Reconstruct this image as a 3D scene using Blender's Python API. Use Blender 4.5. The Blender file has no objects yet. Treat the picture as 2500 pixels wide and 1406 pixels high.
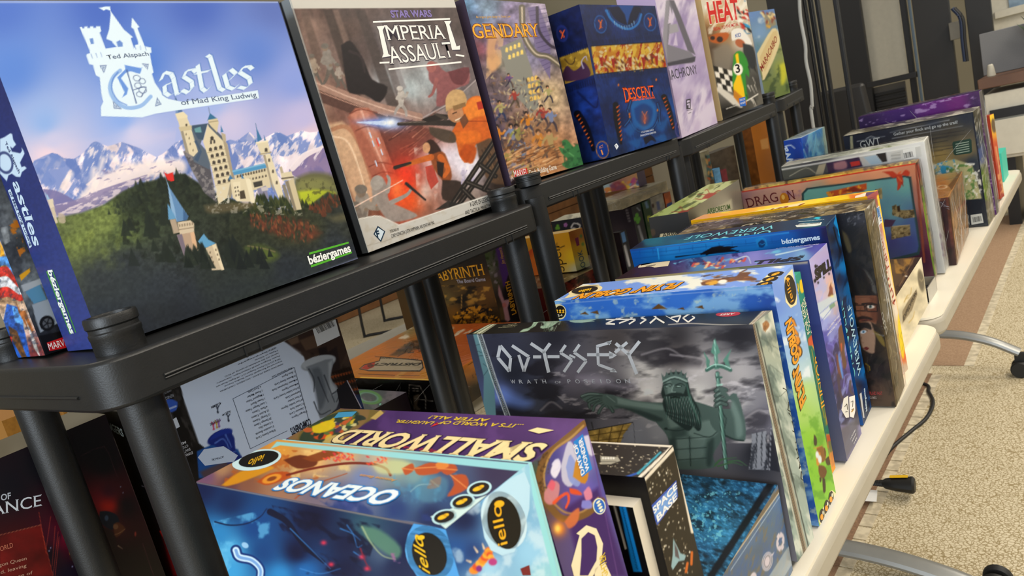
import bpy, math, random
import numpy as np

SC = bpy.context.scene
COL = SC.collection

# ---------------------------------------------------------------- camera
CAM_H = 1.10
FPX = 1750.0
CX, CY = 1250.0, 703.0
# rows: aisle direction X, depth Y, up Z, in camera axes (right, down, forward)
RM = np.array([[0.61387, -0.29345, 0.73281], [-0.75314, 0.06037, 0.65508], [-0.23647, -0.95405, -0.18395]])
from mathutils import Matrix, Vector
cam_d = bpy.data.cameras.new('camera')
cam = bpy.data.objects.new('camera', cam_d)
COL.objects.link(cam)
cam_d.sensor_width = 36.0
cam_d.lens = FPX / 2500.0 * 36.0
cam_d.clip_start = 0.02
cam_d.clip_end = 100
cam.matrix_world = Matrix(((RM[0, 0], -RM[0, 1], -RM[0, 2], 0), (RM[1, 0], -RM[1, 1], -RM[1, 2], 0),
                           (RM[2, 0], -RM[2, 1], -RM[2, 2], CAM_H), (0, 0, 0, 1)))
cam_d.dof.use_dof = True
cam_d.dof.focus_distance = 0.86
cam_d.dof.aperture_fstop = 15.0
SC.camera = cam

# ---------------------------------------------------------------- light
SC.view_settings.view_transform = 'Standard'
SC.view_settings.look = 'None'
SC.view_settings.gamma = 1.0
SC.view_settings.use_curve_mapping = False
SC.view_settings.exposure = 0.2
wd = bpy.data.worlds.new('room_light')
SC.world = wd
wd.use_nodes = True
wd.node_tree.nodes['Background'].inputs[0].default_value = (1.0, 0.96, 0.90, 1)
wd.node_tree.nodes['Background'].inputs[1].default_value = 0.31


def lamp(name, loc, target, sx, sy, power, col):
    l = bpy.data.lights.new(name, 'AREA')
    l.shape = 'RECTANGLE'
    l.size, l.size_y = sx, sy
    l.energy = power
    l.color = col
    o = bpy.data.objects.new(name, l)
    COL.objects.link(o)
    o.location = loc
    d = Vector(target) - Vector(loc)
    o.rotation_euler = d.to_track_quat('-Z', 'Y').to_euler()
    o['kind'] = 'structure'
    return o


WARM = (1.0, 0.91, 0.77)
for i, (lx, ly) in enumerate(((-0.6, -1.3), (1.2, -1.3), (3.2, -1.3), (5.4, -0.9), (0.3, 1.9), (3.4, 2.4))):
    lamp('ceiling_panel_light', (lx, ly, 2.78), (lx, ly, 0), 1.2, 0.6, (37, 46, 48, 50, 14, 14)[i], WARM)
lamp('window_daylight', (-3.0, -0.5, 1.45), (0.7, 0.6, 0.8), 2.4, 1.6, 112, (0.80, 0.90, 1.0))

# ---------------------------------------------------------------- maths


def proj(P):
    P = np.atleast_2d(np.asarray(P, float)) - np.array([0, 0, CAM_H])
    c = P @ RM
    return np.stack([CX + FPX * c[:, 0] / c[:, 2], CY + FPX * c[:, 1] / c[:, 2]], 1)


def ray(px):
    px = np.atleast_2d(np.asarray(px, float))
    d = np.stack([(px[:, 0] - CX) / FPX, (px[:, 1] - CY) / FPX, np.ones(len(px))], 1)
    return d @ RM.T


def on_x(px, x):
    r = ray([px])[0]
    p = r * (x / r[0])
    return np.array([p[0], p[1], p[2] + CAM_H])


def on_y(px, y):
    r = ray([px])[0]
    p = r * (y / r[1])
    return np.array([p[0], p[1], p[2] + CAM_H])


def on_z(px, z):
    r = ray([px])[0]
    p = r * ((z - CAM_H) / r[2])
    return np.array([p[0], p[1], z])


def rot3(yaw, pit, rol):
    y, p, r = (math.radians(a) for a in (yaw, pit, rol))
    cy, sy, cp, sp, cr, sr = math.cos(y), math.sin(y), math.cos(p), math.sin(p), math.cos(r), math.sin(r)
    return np.array([[cy, -sy, 0], [sy, cy, 0], [0, 0, 1]]) @ np.array([[cp, 0, sp], [0, 1, 0], [-sp, 0, cp]]) @ \
        np.array([[1, 0, 0], [0, cr, -sr], [0, sr, cr]])


def lin(c):
    c = np.asarray(c, float)
    return np.where(c <= 0.04045, c / 12.92, ((c + 0.055) / 1.055) ** 2.4)


def C(s):
    s = s.lstrip('#')
    return np.array([int(s[i:i + 2], 16) / 255 for i in (0, 2, 4)])

# ---------------------------------------------------------------- materials
MATS = {}


def mat(name, col=(0.5, 0.5, 0.5), rough=0.5, metal=0.0, noise=None, bump=None, spec=0.5, srgb=True):
    """principled material; noise=(scale, colour2 hex, low, high), bump=(scale, strength)"""
    if name in MATS:
        return MATS[name]
    m = bpy.data.materials.new(name)
    m.use_nodes = True
    nt = m.node_tree
    b = nt.nodes['Principled BSDF']
    c = lin(C(col)) if isinstance(col, str) else np.array(col)
    b.inputs['Base Color'].default_value = (*c, 1)
    b.inputs['Roughness'].default_value = rough
    b.inputs['Metallic'].default_value = metal
    b.inputs['Specular IOR Level'].default_value = spec
    tc = nt.nodes.new('ShaderNodeTexCoord')
    n2 = nt.nodes.new('ShaderNodeTexNoise')
    n2.inputs['Scale'].default_value = noise[0] if noise else 30
    n2.inputs['Detail'].default_value = 5
    nt.links.new(tc.outputs['Object'], n2.inputs['Vector'])
    r = nt.nodes.new('ShaderNodeValToRGB')
    r.color_ramp.elements[0].color = (*c, 1)
    c2 = lin(C(noise[1])) if noise else c * 0.93
    r.color_ramp.elements[1].color = (*c2, 1)
    r.color_ramp.elements[0].position = noise[2] if noise else 0.35
    r.color_ramp.elements[1].position = noise[3] if noise else 0.7
    nt.links.new(n2.outputs[0], r.inputs[0])
    nt.links.new(r.outputs[0], b.inputs['Base Color'])
    if bump:
        n3 = nt.nodes.new('ShaderNodeTexNoise')
        n3.inputs['Scale'].default_value = bump[0]
        n3.inputs['Detail'].default_value = 3
        nt.links.new(tc.outputs['Object'], n3.inputs['Vector'])
        bp = nt.nodes.new('ShaderNodeBump')
        bp.inputs['Strength'].default_value = bump[1]
        bp.inputs['Distance'].default_value = 0.002
        nt.links.new(n3.outputs[0], bp.inputs['Height'])
        nt.links.new(bp.outputs[0], b.inputs['Normal'])
    MATS[name] = m
    return m


def print_mat(name, rough, spec=0.4, metal=0.0):
    """card or tin whose printed colours are stored on the mesh, with a fine paper grain"""
    if name in MATS:
        return MATS[name]
    m = bpy.data.materials.new(name)
    m.use_nodes = True
    nt = m.node_tree
    b = nt.nodes['Principled BSDF']
    b.inputs['Roughness'].default_value = rough
    b.inputs['Specular IOR Level'].default_value = spec
    b.inputs['Metallic'].default_value = metal
    at = nt.nodes.new('ShaderNodeAttribute')
    at.attribute_name = 'print'
    nt.links.new(at.outputs['Color'], b.inputs['Base Color'])
    tc = nt.nodes.new('ShaderNodeTexCoord')
    n = nt.nodes.new('ShaderNodeTexNoise')
    n.inputs['Scale'].default_value = 900
    nt.links.new(tc.outputs['Object'], n.inputs['Vector'])
    bp = nt.nodes.new('ShaderNodeBump')
    bp.inputs['Strength'].default_value = 0.06
    bp.inputs['Distance'].default_value = 0.0004
    nt.links.new(n.outputs[0], bp.inputs['Height'])
    nt.links.new(bp.outputs[0], b.inputs['Normal'])
    MATS[name] = m
    return m


def crease_mat():
    m = bpy.data.materials.get('film_crease') or bpy.data.materials.new('film_crease')
    m.use_nodes = True
    b = m.node_tree.nodes['Principled BSDF']
    b.inputs['Base Color'].default_value = (.8, .8, .78, 1)
    b.inputs['Roughness'].default_value = .25
    b.inputs['Alpha'].default_value = .3
    return m


def wrap_mat(name='shrink_film', tint=(1, 1, 1), gloss=0.5, scale=14.0):
    if name in MATS:
        return MATS[name]
    m = bpy.data.materials.new(name)
    m.use_nodes = True
    nt = m.node_tree
    nt.nodes.clear()
    out = nt.nodes.new('ShaderNodeOutputMaterial')
    tr = nt.nodes.new('ShaderNodeBsdfTransparent')
    tr.inputs[0].default_value = (*tint, 1)
    gl = nt.nodes.new('ShaderNodeBsdfGlossy')
    gl.inputs['Roughness'].default_value = 0.12
    mx = nt.nodes.new('ShaderNodeMixShader')
    lw = nt.nodes.new('ShaderNodeFresnel')
    lw.inputs[0].default_value = 1.35
    mm = nt.nodes.new('ShaderNodeMath')
    mm.operation = 'MULTIPLY'
    mm.inputs[1].default_value = gloss
    tc = nt.nodes.new('ShaderNodeTexCoord')
    n = nt.nodes.new('ShaderNodeTexNoise')
    n.inputs['Scale'].default_value = scale
    n.inputs['Detail'].default_value = 4
    n.inputs['Distortion'].default_value = 1.5
    bp = nt.nodes.new('ShaderNodeBump')
    bp.inputs['Strength'].default_value = 0.5
    bp.inputs['Distance'].default_value = 0.01
    L = nt.links.new
    L(tc.outputs['Object'], n.inputs['Vector'])
    L(n.outputs[0], bp.inputs['Height'])
    L(bp.outputs[0], gl.inputs['Normal'])
    L(bp.outputs[0], lw.inputs['Normal'])
    L(lw.outputs[0], mm.inputs[0])
    L(mm.outputs[0], mx.inputs[0])
    L(tr.outputs[0], mx.inputs[1])
    L(gl.outputs[0], mx.inputs[2])
    L(mx.outputs[0], out.inputs[0])
    MATS[name] = m
    return m


CARD = print_mat('printed_card', 0.42, 0.28)
GLOSS = print_mat('varnished_card', 0.26, 0.5)
TINP = print_mat('printed_tin', 0.3, 0.6, 0.0)

# ---------------------------------------------------------------- mesh helpers


def link(name, me, parent=None, m=None):
    o = bpy.data.objects.new(name, me)
    COL.objects.link(o)
    if parent is not None:
        o.parent = parent
    if m is not None:
        me.materials.append(m)
    return o


def tag(o, label, cat, group=None, kind=None):
    if label:
        o['label'] = label
    if cat:
        o['category'] = cat
    if group:
        o['group'] = group
    if kind:
        o['kind'] = kind
    return o


def empty(name, loc=(0, 0, 0), label=None, cat=None, group=None, rm=None):
    o = bpy.data.objects.new(name, None)
    o.empty_display_size = 0.05
    COL.objects.link(o)
    if rm is None:
        o.location = loc
    else:
        M = Matrix([list(rm[i]) + [float(loc[i])] for i in range(3)] + [[0, 0, 0, 1]])
        o.matrix_world = M
    return tag(o, label, cat, group)


class MB:
    """collects simple solids into one mesh"""

    def __init__(s):
        s.v, s.f, s.mi = [], [], []
        s.cur = 0

    def add(s, v, f):
        n = len(s.v)
        s.v += [tuple(map(float, p)) for p in v]
        s.f += [tuple(i + n for i in q) for q in f]
        s.mi += [s.cur] * len(f)
        return s

    def box(s, x0, y0, z0, x1, y1, z1):
        v = [(x, y, z) for z in (z0, z1) for y in (y0, y1) for x in (x0, x1)]
        return s.add(v, [(0, 2, 3, 1), (4, 5, 7, 6), (0, 1, 5, 4), (2, 6, 7, 3), (1, 3, 7, 5), (0, 4, 6, 2)])

    def prism(s, pts, z0, z1, close=True):
        """vertical prism over an xy outline (counter-clockwise)"""
        n = len(pts)
        v = [(x, y, z0) for x, y in pts] + [(x, y, z1) for x, y in pts]
        f = [(i, (i + 1) % n, n + (i + 1) % n, n + i) for i in range(n)]
        if close:
            f += [tuple(range(n - 1, -1, -1)), tuple(range(n, 2 * n))]
        return s.add(v, f)

    def lathe(s, prof, c=(0, 0, 0), n=28, caps=True):
        """profile of (radius, z) turned about the vertical through c"""
        v = []
        for r, z in prof:
            for k in range(n):
                a = 2 * math.pi * k / n
                v.append((c[0] + r * math.cos(a), c[1] + r * math.sin(a), c[2] + z))
        f = []
        for i in range(len(prof) - 1):
            for k in range(n):
                k2 = (k + 1) % n
                f.append((i * n + k, i * n + k2, (i + 1) * n + k2, (i + 1) * n + k))
        if caps:
            f.append(tuple(range(n - 1, -1, -1)))
            f.append(tuple((len(prof) - 1) * n + k for k in range(n)))
        return s.add(v, f)

    def tube(s, pts, r, n=10, flat=None, taper=None):
        """tube along a polyline; flat = vertical squash"""
        pts = [Vector(p) for p in pts]
        v, f = [], []
        for i, p in enumerate(pts):
            d = (pts[min(i + 1, len(pts) - 1)] - pts[max(i - 1, 0)]).normalized()
            up = Vector((0, 0, 1)) if abs(d.z) < 0.95 else Vector((1, 0, 0))
            a = d.cross(up).normalized()
            b = a.cross(d).normalized()
            rr = r if taper is None else r * taper[i]
            for k in range(n):
                t = 2 * math.pi * k / n
                v.append(p + a * rr * math.cos(t) + b * rr * (flat or 1) * math.sin(t))
        for i in range(len(pts) - 1):
            for k in range(n):
                k2 = (k + 1) % n
                f.append((i * n + k, (i + 1) * n + k, (i + 1) * n + k2, i * n + k2))
        f += [tuple(range(n)), tuple(range(len(pts) * n - 1, (len(pts) - 1) * n - 1, -1))]
        return s.add(v, f)

    def build(s, name, m, parent=None, bevel=0, smooth=True, seg=2):
        me = bpy.data.meshes.new(name)
        me.from_pydata(s.v, [], s.f)
        o = link(name, me, parent)
        for q in (m if isinstance(m, (list, tuple)) else [m]):
            me.materials.append(q)
        me.polygons.foreach_set('material_index', s.mi)
        me.validate()
        if smooth:
            me.polygons.foreach_set('use_smooth', [True] * len(me.polygons))
            me.set_sharp_from_angle(angle=math.radians(30))
        if bevel:
            b = o.modifiers.new('edge', 'BEVEL')
            b.width = bevel
            b.segments = seg
            b.limit_method = 'ANGLE'
        me.update()
        return o


def curve_pts(pts, n=8):
    """Catmull-Rom through the points"""
    P = np.array(pts, float)
    P = np.vstack([2 * P[0] - P[1], P, 2 * P[-1] - P[-2]])
    out = []
    for i in range(1, len(P) - 2):
        for t in np.linspace(0, 1, n, endpoint=False):
            a, b, c, d = P[i - 1], P[i], P[i + 1], P[i + 2]
            out.append(0.5 * (2 * b + (c - a) * t + (2 * a - 5 * b + 4 * c - d) * t * t + (3 * b - a - 3 * c + d) * t ** 3))
    out.append(P[-2])
    return np.array(out)
# ---------------------------------------------------------------- printed artwork
# Coordinates of a print are read off the photograph and rectified onto the face they are
# printed on, so every print lies in its face's own plane at its real size.


def _hash(ix, iy, seed):
    h = (ix.astype(np.int64) * 374761393 + iy.astype(np.int64) * 668265263 + seed * 974711) & 0x7fffffff
    h = ((h ^ (h >> 13)) * 1274126177) & 0x7fffffff
    return ((h ^ (h >> 16)) & 0xffff) / 65535.0


def vnoise(x, y, seed=0, octs=4):
    t, a, s = 0.0, 1.0, 0.0
    for o in range(octs):
        ix, iy = np.floor(x), np.floor(y)
        fx, fy = x - ix, y - iy
        fx, fy = fx * fx * (3 - 2 * fx), fy * fy * (3 - 2 * fy)
        n = (_hash(ix, iy, seed + o) * (1 - fx) + _hash(ix + 1, iy, seed + o) * fx) * (1 - fy) + \
            (_hash(ix, iy + 1, seed + o) * (1 - fx) + _hash(ix + 1, iy + 1, seed + o) * fx) * fy
        t = t + n * a
        s += a
        a *= 0.5
        x, y = x * 2.03 + 7.1, y * 2.03 + 3.7
    return t / s


_TXT = {}


def text_mesh(s, off, ser=0):
    """triangulated lettering; returns points with cap height 1, left edge at 0, and width"""
    k = (s, off, ser)
    if k not in _TXT:
        cu = bpy.data.curves.new('lettering', 'FONT')
        cu.body = s
        cu.size = 1.0
        cu.offset = off
        cu.resolution_u = 3
        ob = bpy.data.objects.new('lettering', cu)
        COL.objects.link(ob)
        dg = bpy.context.evaluated_depsgraph_get()
        me = ob.evaluated_get(dg).to_mesh()
        v = np.array([p.co[:2] for p in me.vertices]) if len(me.vertices) else np.zeros((0, 2))
        f = [tuple(p.vertices) for p in me.polygons]
        ob.evaluated_get(dg).to_mesh_clear()
        bpy.data.objects.remove(ob)
        bpy.data.curves.remove(cu)
        if ser and len(v):
            b0, b1 = cap_h()
            n, cnt = {}, {}
            for t in f:
                for i, j in zip(t, t[1:] + t[:1]):
                    e = (min(i, j), max(i, j))
                    cnt[e] = cnt.get(e, 0) + 1
            add = []
            for (i, j), c in cnt.items():
                (xa, ya), (xb, yb) = v[i], v[j]
                if c == 1 and abs(ya - yb) < .004 and .05 < abs(xa - xb) < .42:
                    for yy, sg in ((b0 - off, 1), (b1 + off, -1)):
                        if abs(ya - yy) < .012:
                            xa_, xb_ = min(xa, xb) - ser, max(xa, xb) + ser
                            add.append([(xa_, yy), (xb_, yy), (xb_ - ser * .5, yy + sg * ser * .75), (xa_ + ser * .5, yy + sg * ser * .75)])
            for q in add:
                k0 = len(v)
                v = np.vstack([v, q])
                f = f + [(k0, k0 + 1, k0 + 2, k0 + 3) if q[2][1] > q[0][1] else (k0 + 3, k0 + 2, k0 + 1, k0)]
        _TXT[k] = (v, f)
    return _TXT[k]


_CAP = []


def cap_h():
    if not _CAP:
        v, _ = text_mesh('H', 0.0)
        _CAP.append((v[:, 1].min(), v[:, 1].max()))
    return _CAP[0]


def col(c):
    return C(c) if isinstance(c, str) else np.asarray(c, float)


class Art:
    def __init__(s, O, U, V, W, H, base='#808080', dp=2.2, cap=150000, soft=1.0):
        """face with origin O, unit axes U (right) and V (up), size W x H, all in room coordinates"""
        s.O, s.U, s.V, s.W, s.H = np.asarray(O, float), np.asarray(U, float), np.asarray(V, float), W, H
        s.N = np.cross(s.U, s.V)
        cs = proj([s.O, s.O + s.U * W, s.O + s.V * H, s.O + s.U * W + s.V * H])
        lu = max(np.linalg.norm(cs[1] - cs[0]), np.linalg.norm(cs[3] - cs[2]))
        lv = max(np.linalg.norm(cs[2] - cs[0]), np.linalg.norm(cs[3] - cs[1]))
        nu, nv = max(4, int(lu / dp) + 1), max(4, int(lv / dp) + 1)
        while nu * nv > cap:
            nu, nv = int(nu * 0.93), int(nv * 0.93)
        s.nu, s.nv = nu, nv
        u, v = np.meshgrid(np.linspace(0, W, nu), np.linspace(0, H, nv))
        s.u, s.v = u.ravel(), v.ravel()
        P = s.O + s.u[:, None] * s.U + s.v[:, None] * s.V
        p = proj(P)
        s.X, s.Y = p[:, 0], p[:, 1]
        s.rgb = np.tile(col(base), (len(s.u), 1)).astype(float)
        s.q = (0.0, 0.0, 1.0)
        s.soft = soft
        s.over = []
        s.rng = random.Random(7)
        s.clip = None

    # frame of the reading: (ox, oy, scale)
    def Q(s, ox=0, oy=0, sc=1.0):
        s.q = (ox, oy, sc)
        return s

    def px(s, pts):
        if isinstance(pts, str):
            pts = [tuple(float(t) for t in w.split(',')) for w in pts.split()]
        p = np.asarray(pts, float).reshape(-1, 2)
        return p / s.q[2] + np.array(s.q[:2])

    def uv(s, p):
        r = ray(p)
        o = s.O - np.array([0, 0, CAM_H])
        t = (o @ s.N) / (r @ s.N)
        d = r * t[:, None] - o
        return np.stack([d @ s.U, d @ s.V], 1)

    def _put(s, i, a, c):
        if s.clip is not None:
            a = a * s.clip[i]
        a = np.clip(a, 0, 1)[:, None]
        s.rgb[i] = s.rgb[i] * (1 - a) + c * a

    def mask(s, pts, soft=None, smooth=0):
        p = s.px(pts)
        if smooth:
            p = curve_pts(np.vstack([p, p[:1]]), smooth)[:-1]
        sf = s.soft if soft is None else soft / s.q[2]
        lo, hi = p.min(0) - sf - 1, p.max(0) + sf + 1
        i = np.nonzero((s.X > lo[0]) & (s.X < hi[0]) & (s.Y > lo[1]) & (s.Y < hi[1]))[0]
        x, y = s.X[i], s.Y[i]
        ins = np.zeros(len(i), bool)
        d2 = np.full(len(i), 1e9)
        for k in range(len(p)):
            (x1, y1), (x2, y2) = p[k], p[(k + 1) % len(p)]
            if y1 != y2:
                c = ((y1 > y) != (y2 > y)) & (x < (x2 - x1) * (y - y1) / (y2 - y1) + x1)
                ins ^= c
            ex, ey = x2 - x1, y2 - y1
            t = np.clip(((x - x1) * ex + (y - y1) * ey) / (ex * ex + ey * ey + 1e-9), 0, 1)
            d2 = np.minimum(d2, (x - x1 - t * ex) ** 2 + (y - y1 - t * ey) ** 2)
        d = np.sqrt(d2) * np.where(ins, 1, -1)
        return i, np.clip(0.5 + d / (2 * max(sf, 0.05)), 0, 1)

    def poly(s, pts, c, a=1.0, soft=None, smooth=0):
        i, m = s.mask(pts, soft, smooth)
        if len(i):
            s._put(i, m * a, c(s, i) if callable(c) else col(c))
        return s

    def blob(s, pts, c, a=1.0, soft=None):
        return s.poly(pts, c, a, soft, 5)

    def line(s, pts, w, c, w2=None, a=1.0, smooth=0, soft=None):
        p = s.px(pts)
        if smooth:
            p = curve_pts(p, smooth)
        w1 = w / s.q[2] / 2
        w2 = w1 if w2 is None else w2 / s.q[2] / 2
        sf = s.soft if soft is None else soft / s.q[2]
        wm = max(w1, w2) + sf + 1
        lo, hi = p.min(0) - wm, p.max(0) + wm
        i = np.nonzero((s.X > lo[0]) & (s.X < hi[0]) & (s.Y > lo[1]) & (s.Y < hi[1]))[0]
        if not len(i):
            return s
        x, y = s.X[i], s.Y[i]
        d = np.full(len(i), -1e9)
        L = np.concatenate([[0], np.cumsum(np.linalg.norm(np.diff(p, axis=0), axis=1))])
        for k in range(len(p) - 1):
            (x1, y1), (x2, y2) = p[k], p[k + 1]
            ex, ey = x2 - x1, y2 - y1
            t = np.clip(((x - x1) * ex + (y - y1) * ey) / (ex * ex + ey * ey + 1e-9), 0, 1)
            g = (L[k] + t * (L[k + 1] - L[k])) / max(L[-1], 1e-6)
            d = np.maximum(d, w1 + (w2 - w1) * g - np.hypot(x - x1 - t * ex, y - y1 - t * ey))
        s._put(i, np.clip(0.5 + d / (2 * max(sf, 0.05)), 0, 1) * a, c(s, i) if callable(c) else col(c))
        return s

    def ell(s, cx, cy, rx, ry, c, ang=0, a=1.0, soft=None, ring=None):
        """ellipse in reading coordinates; soft as a share of its radius when below 1"""
        (x0, y0), = s.px([(cx, cy)])
        rx, ry = rx / s.q[2], ry / s.q[2]
        R = max(rx, ry) * 1.6 + 2
        i = np.nonzero((np.abs(s.X - x0) < R) & (np.abs(s.Y - y0) < R))[0]
        if not len(i):
            return s
        t = math.radians(ang)
        dx, dy = s.X[i] - x0, s.Y[i] - y0
        e = np.hypot((dx * math.cos(t) + dy * math.sin(t)) / rx, (-dx * math.sin(t) + dy * math.cos(t)) / ry)
        k = s.soft / min(rx, ry) if soft is None else soft
        m = np.clip(0.5 + (1 - e) / (2 * k), 0, 1)
        if ring:
            m = np.clip(0.5 + (ring / min(rx, ry) / s.q[2] / 2 - np.abs(e - 1)) / (2 * k), 0, 1)
        s._put(i, m * a, c(s, i) if callable(c) else col(c))
        return s

    def glow(s, cx, cy, r, c, a=1.0, ry=None, ang=0):
        (x0, y0), = s.px([(cx, cy)])
        r = r / s.q[2]
        ry = r if ry is None else ry / s.q[2]
        t = math.radians(ang)
        dx, dy = s.X - x0, s.Y - y0
        e = ((dx * math.cos(t) + dy * math.sin(t)) / r) ** 2 + ((-dx * math.sin(t) + dy * math.cos(t)) / ry) ** 2
        i = np.nonzero(e < 9)[0]
        if len(i):
            s._put(i, np.exp(-e[i]) * a, col(c))
        return s

    def anchors(s, rows, p=3.0, pts=None, a=1.0, soft=None):
        """smooth wash between colours pinned at points: 'x,y,#rrggbb ...'"""
        if isinstance(rows, str):
            rows = [w.split(',') for w in rows.split()]
        i, m = (np.arange(len(s.X)), np.ones(len(s.X))) if pts is None else s.mask(pts, soft)
        w0, acc = 0, 0
        for r in rows:
            (x, y), = s.px([(float(r[0]), float(r[1]))])
            w = 1.0 / (np.hypot(s.X[i] - x, s.Y[i] - y) ** p + 30.0)
            acc = acc + w[:, None] * C(r[2])
            w0 = w0 + w
        s._put(i, m * a, acc / w0[:, None])
        return s

    def noise(s, sc, seed=0, octs=4, stretch=(1, 1), ang=0):
        t = math.radians(ang)
        x = (s.X * math.cos(t) + s.Y * math.sin(t)) / sc / stretch[0]
        y = (-s.X * math.sin(t) + s.Y * math.cos(t)) / sc / stretch[1]
        return vnoise(x + 100, y + 100, seed, octs)

    def tex(s, amp, sc, seed=0, pts=None, stretch=(1, 1), ang=0, octs=4):
        """mottling: lighter and darker by amp"""
        n = s.noise(sc, seed, octs, stretch, ang)
        i, m = (np.arange(len(s.X)), np.ones(len(s.X))) if pts is None else s.mask(pts)
        k = 1 + amp * (n[i] - 0.5) * 4 * m
        if s.clip is not None:
            k = 1 + (k - 1) * s.clip[i]
        s.rgb[i] = np.clip(s.rgb[i] * k[:, None], 0, 1)
        return s

    def cloud(s, sc, c, lo, hi, seed=0, pts=None, a=1.0, stretch=(1, 1), ang=0, octs=5, soft=None):
        """colour laid where the noise is between lo and hi"""
        n = s.noise(sc, seed, octs, stretch, ang)
        i, m = (np.arange(len(s.X)), np.ones(len(s.X))) if pts is None else s.mask(pts, soft)
        s._put(i, m * a * np.clip((n[i] - lo) / (hi - lo), 0, 1), col(c))
        return s

    def dabs(s, pts, n, cols, size, asp=0.5, ang=0, jit=25, a=0.9, seed=1):
        """n brush dabs scattered over an outline"""
        rng = random.Random(seed)
        p = s.px(pts)
        q = s.q
        s.q = (0, 0, 1)
        lo, hi = p.min(0), p.max(0)
        sz = size / q[2]
        k = t = 0
        while k < n and t < n * 12:
            t += 1
            x, y = rng.uniform(lo[0], hi[0]), rng.uniform(lo[1], hi[1])
            ins = False
            for j in range(len(p)):
                (x1, y1), (x2, y2) = p[j], p[(j + 1) % len(p)]
                if (y1 > y) != (y2 > y) and x < (x2 - x1) * (y - y1) / (y2 - y1) + x1:
                    ins = not ins
            if ins:
                z = sz * rng.uniform(0.5, 1.2)
                s.ell(x, y, z, max(z * asp, 0.6), rng.choice(cols), ang + rng.uniform(-jit, jit), a)
                k += 1
        s.q = q
        return s

    def nib(s, strokes, w, c, ang=-38):
        """broad-nib lettering: each stroke a list of points"""
        t = math.radians(ang)
        dx, dy = w / 2 * math.cos(t), w / 2 * math.sin(t)
        for st in strokes.split('|') if isinstance(strokes, str) else strokes:
            p = [tuple(float(v) for v in k.split(',')) for k in st.split()] if isinstance(st, str) else st
            for (x1, y1), (x2, y2) in zip(p[:-1], p[1:]):
                s.poly([(x1 - dx, y1 - dy), (x1 + dx, y1 + dy), (x2 + dx, y2 + dy), (x2 - dx, y2 - dy)], c)
        return s

    # -- crisp printing: lettering and flat shapes laid on the face
    def T(s, txt, x0, y0, x1, y1, h, c='#ffffff', bold=0.0, ol=None, it=0.0, lay=2, arc=0.0, ser=0):
        """lettering along the baseline (x0,y0)-(x1,y1), capital height h, all in reading coordinates"""
        p = s.px([(x0, y0), (x1, y1)])
        q = s.uv(p)
        d = q[1] - q[0]
        L = np.linalg.norm(d)
        d = d / L
        n = np.array([-d[1], d[0]])
        # metres of face per photo pixel along n
        e = 1e-3
        m = proj([s.O + s.U * q[0][0] + s.V * q[0][1], s.O + s.U * (q[0][0] + n[0] * e) + s.V * (q[0][1] + n[1] * e)])
        m2 = proj([s.O + s.U * q[1][0] + s.V * q[1][1], s.O + s.U * (q[1][0] + n[0] * e) + s.V * (q[1][1] + n[1] * e)])
        pxm = (np.linalg.norm(m[1] - m[0]) + np.linalg.norm(m2[1] - m2[0])) / 2 / e
        hm = h / s.q[2] / pxm
        b0, b1 = cap_h()
        jobs = [(bold, c, lay)]
        if ol:
            jobs.insert(0, (bold + ol[1], ol[0], lay - 1))
        ref = text_mesh(txt, bold, ser)[0]
        if not len(ref):
            return s
        x_lo, x_hi = ref[:, 0].min(), ref[:, 0].max()
        for off, cc, ly in jobs:
            v, f = text_mesh(txt, off, ser)
            if not len(v):
                continue
            a = (v[:, 0] - x_lo) / (x_hi - x_lo)
            g = (v[:, 1] - b0) / (b1 - b0)
            up = g * hm + arc * L * 4 * a * (1 - a)
            pts = q[0] + np.outer(a * L + it * g * hm, d) + np.outer(up, n)
            s.over.append((pts, f, col(cc), ly))
        return s

    def shape(s, pts, c, lay=1, smooth=0):
        """flat printed shape with a hard edge (convex or simple outline)"""
        p = s.px(pts)
        if smooth:
            p = curve_pts(np.vstack([p, p[:1]]), smooth)[:-1]
        q = s.uv(p)
        from mathutils.geometry import tessellate_polygon
        tri = tessellate_polygon([[Vector((a, b, 0)) for a, b in q]])
        f = []
        for t in tri:
            (ax, ay), (bx, by), (cx, cy) = q[t[0]], q[t[1]], q[t[2]]
            f.append(tuple(t) if (bx - ax) * (cy - ay) - (by - ay) * (cx - ax) > 0 else (t[0], t[2], t[1]))
        s.over.append((q, f, col(c), lay))
        return s

    def disc(s, cx, cy, rx, ry, c, ang=0, lay=1, n=28):
        t = math.radians(ang)
        return s.shape([(cx + rx * math.cos(k) * math.cos(t) - ry * math.sin(k) * math.sin(t),
                         cy + rx * math.cos(k) * math.sin(t) + ry * math.sin(k) * math.cos(t))
                        for k in np.linspace(0, 2 * math.pi, n, endpoint=False)], c, lay)

    def stroke(s, pts, w, c, lay=1):
        """hard-edged line of constant width"""
        p = np.asarray(s.px(pts)) * 1.0
        q = s.q
        w = w / q[2] / 2
        s.q = (0, 0, 1)
        for a, b in zip(p[:-1], p[1:]):
            d = (b - a) / max(np.linalg.norm(b - a), 1e-6)
            n = np.array([-d[1], d[0]]) * w
            s.shape([a - n, b - n, b + n, a + n], c, lay)
        s.q = q
        return s

    def barcode(s, x0, y0, x1, y1, h, lay=2):
        """bars along the line, h towards the reader's up"""
        rng = random.Random(3)
        p0, p1 = np.array([x0, y0]), np.array([x1, y1])
        d = p1 - p0
        n = np.array([d[1], -d[0]]) / np.linalg.norm(d) * h
        t = 0.0
        while t < 0.97:
            w = rng.choice([0.012, 0.02, 0.03])
            a, b = p0 + d * t, p0 + d * min(t + w, 1)
            s.shape([a, b, b + n, a + n], '#15151a', lay)
            t += w + rng.choice([0.015, 0.02, 0.035])
        return s


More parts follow.
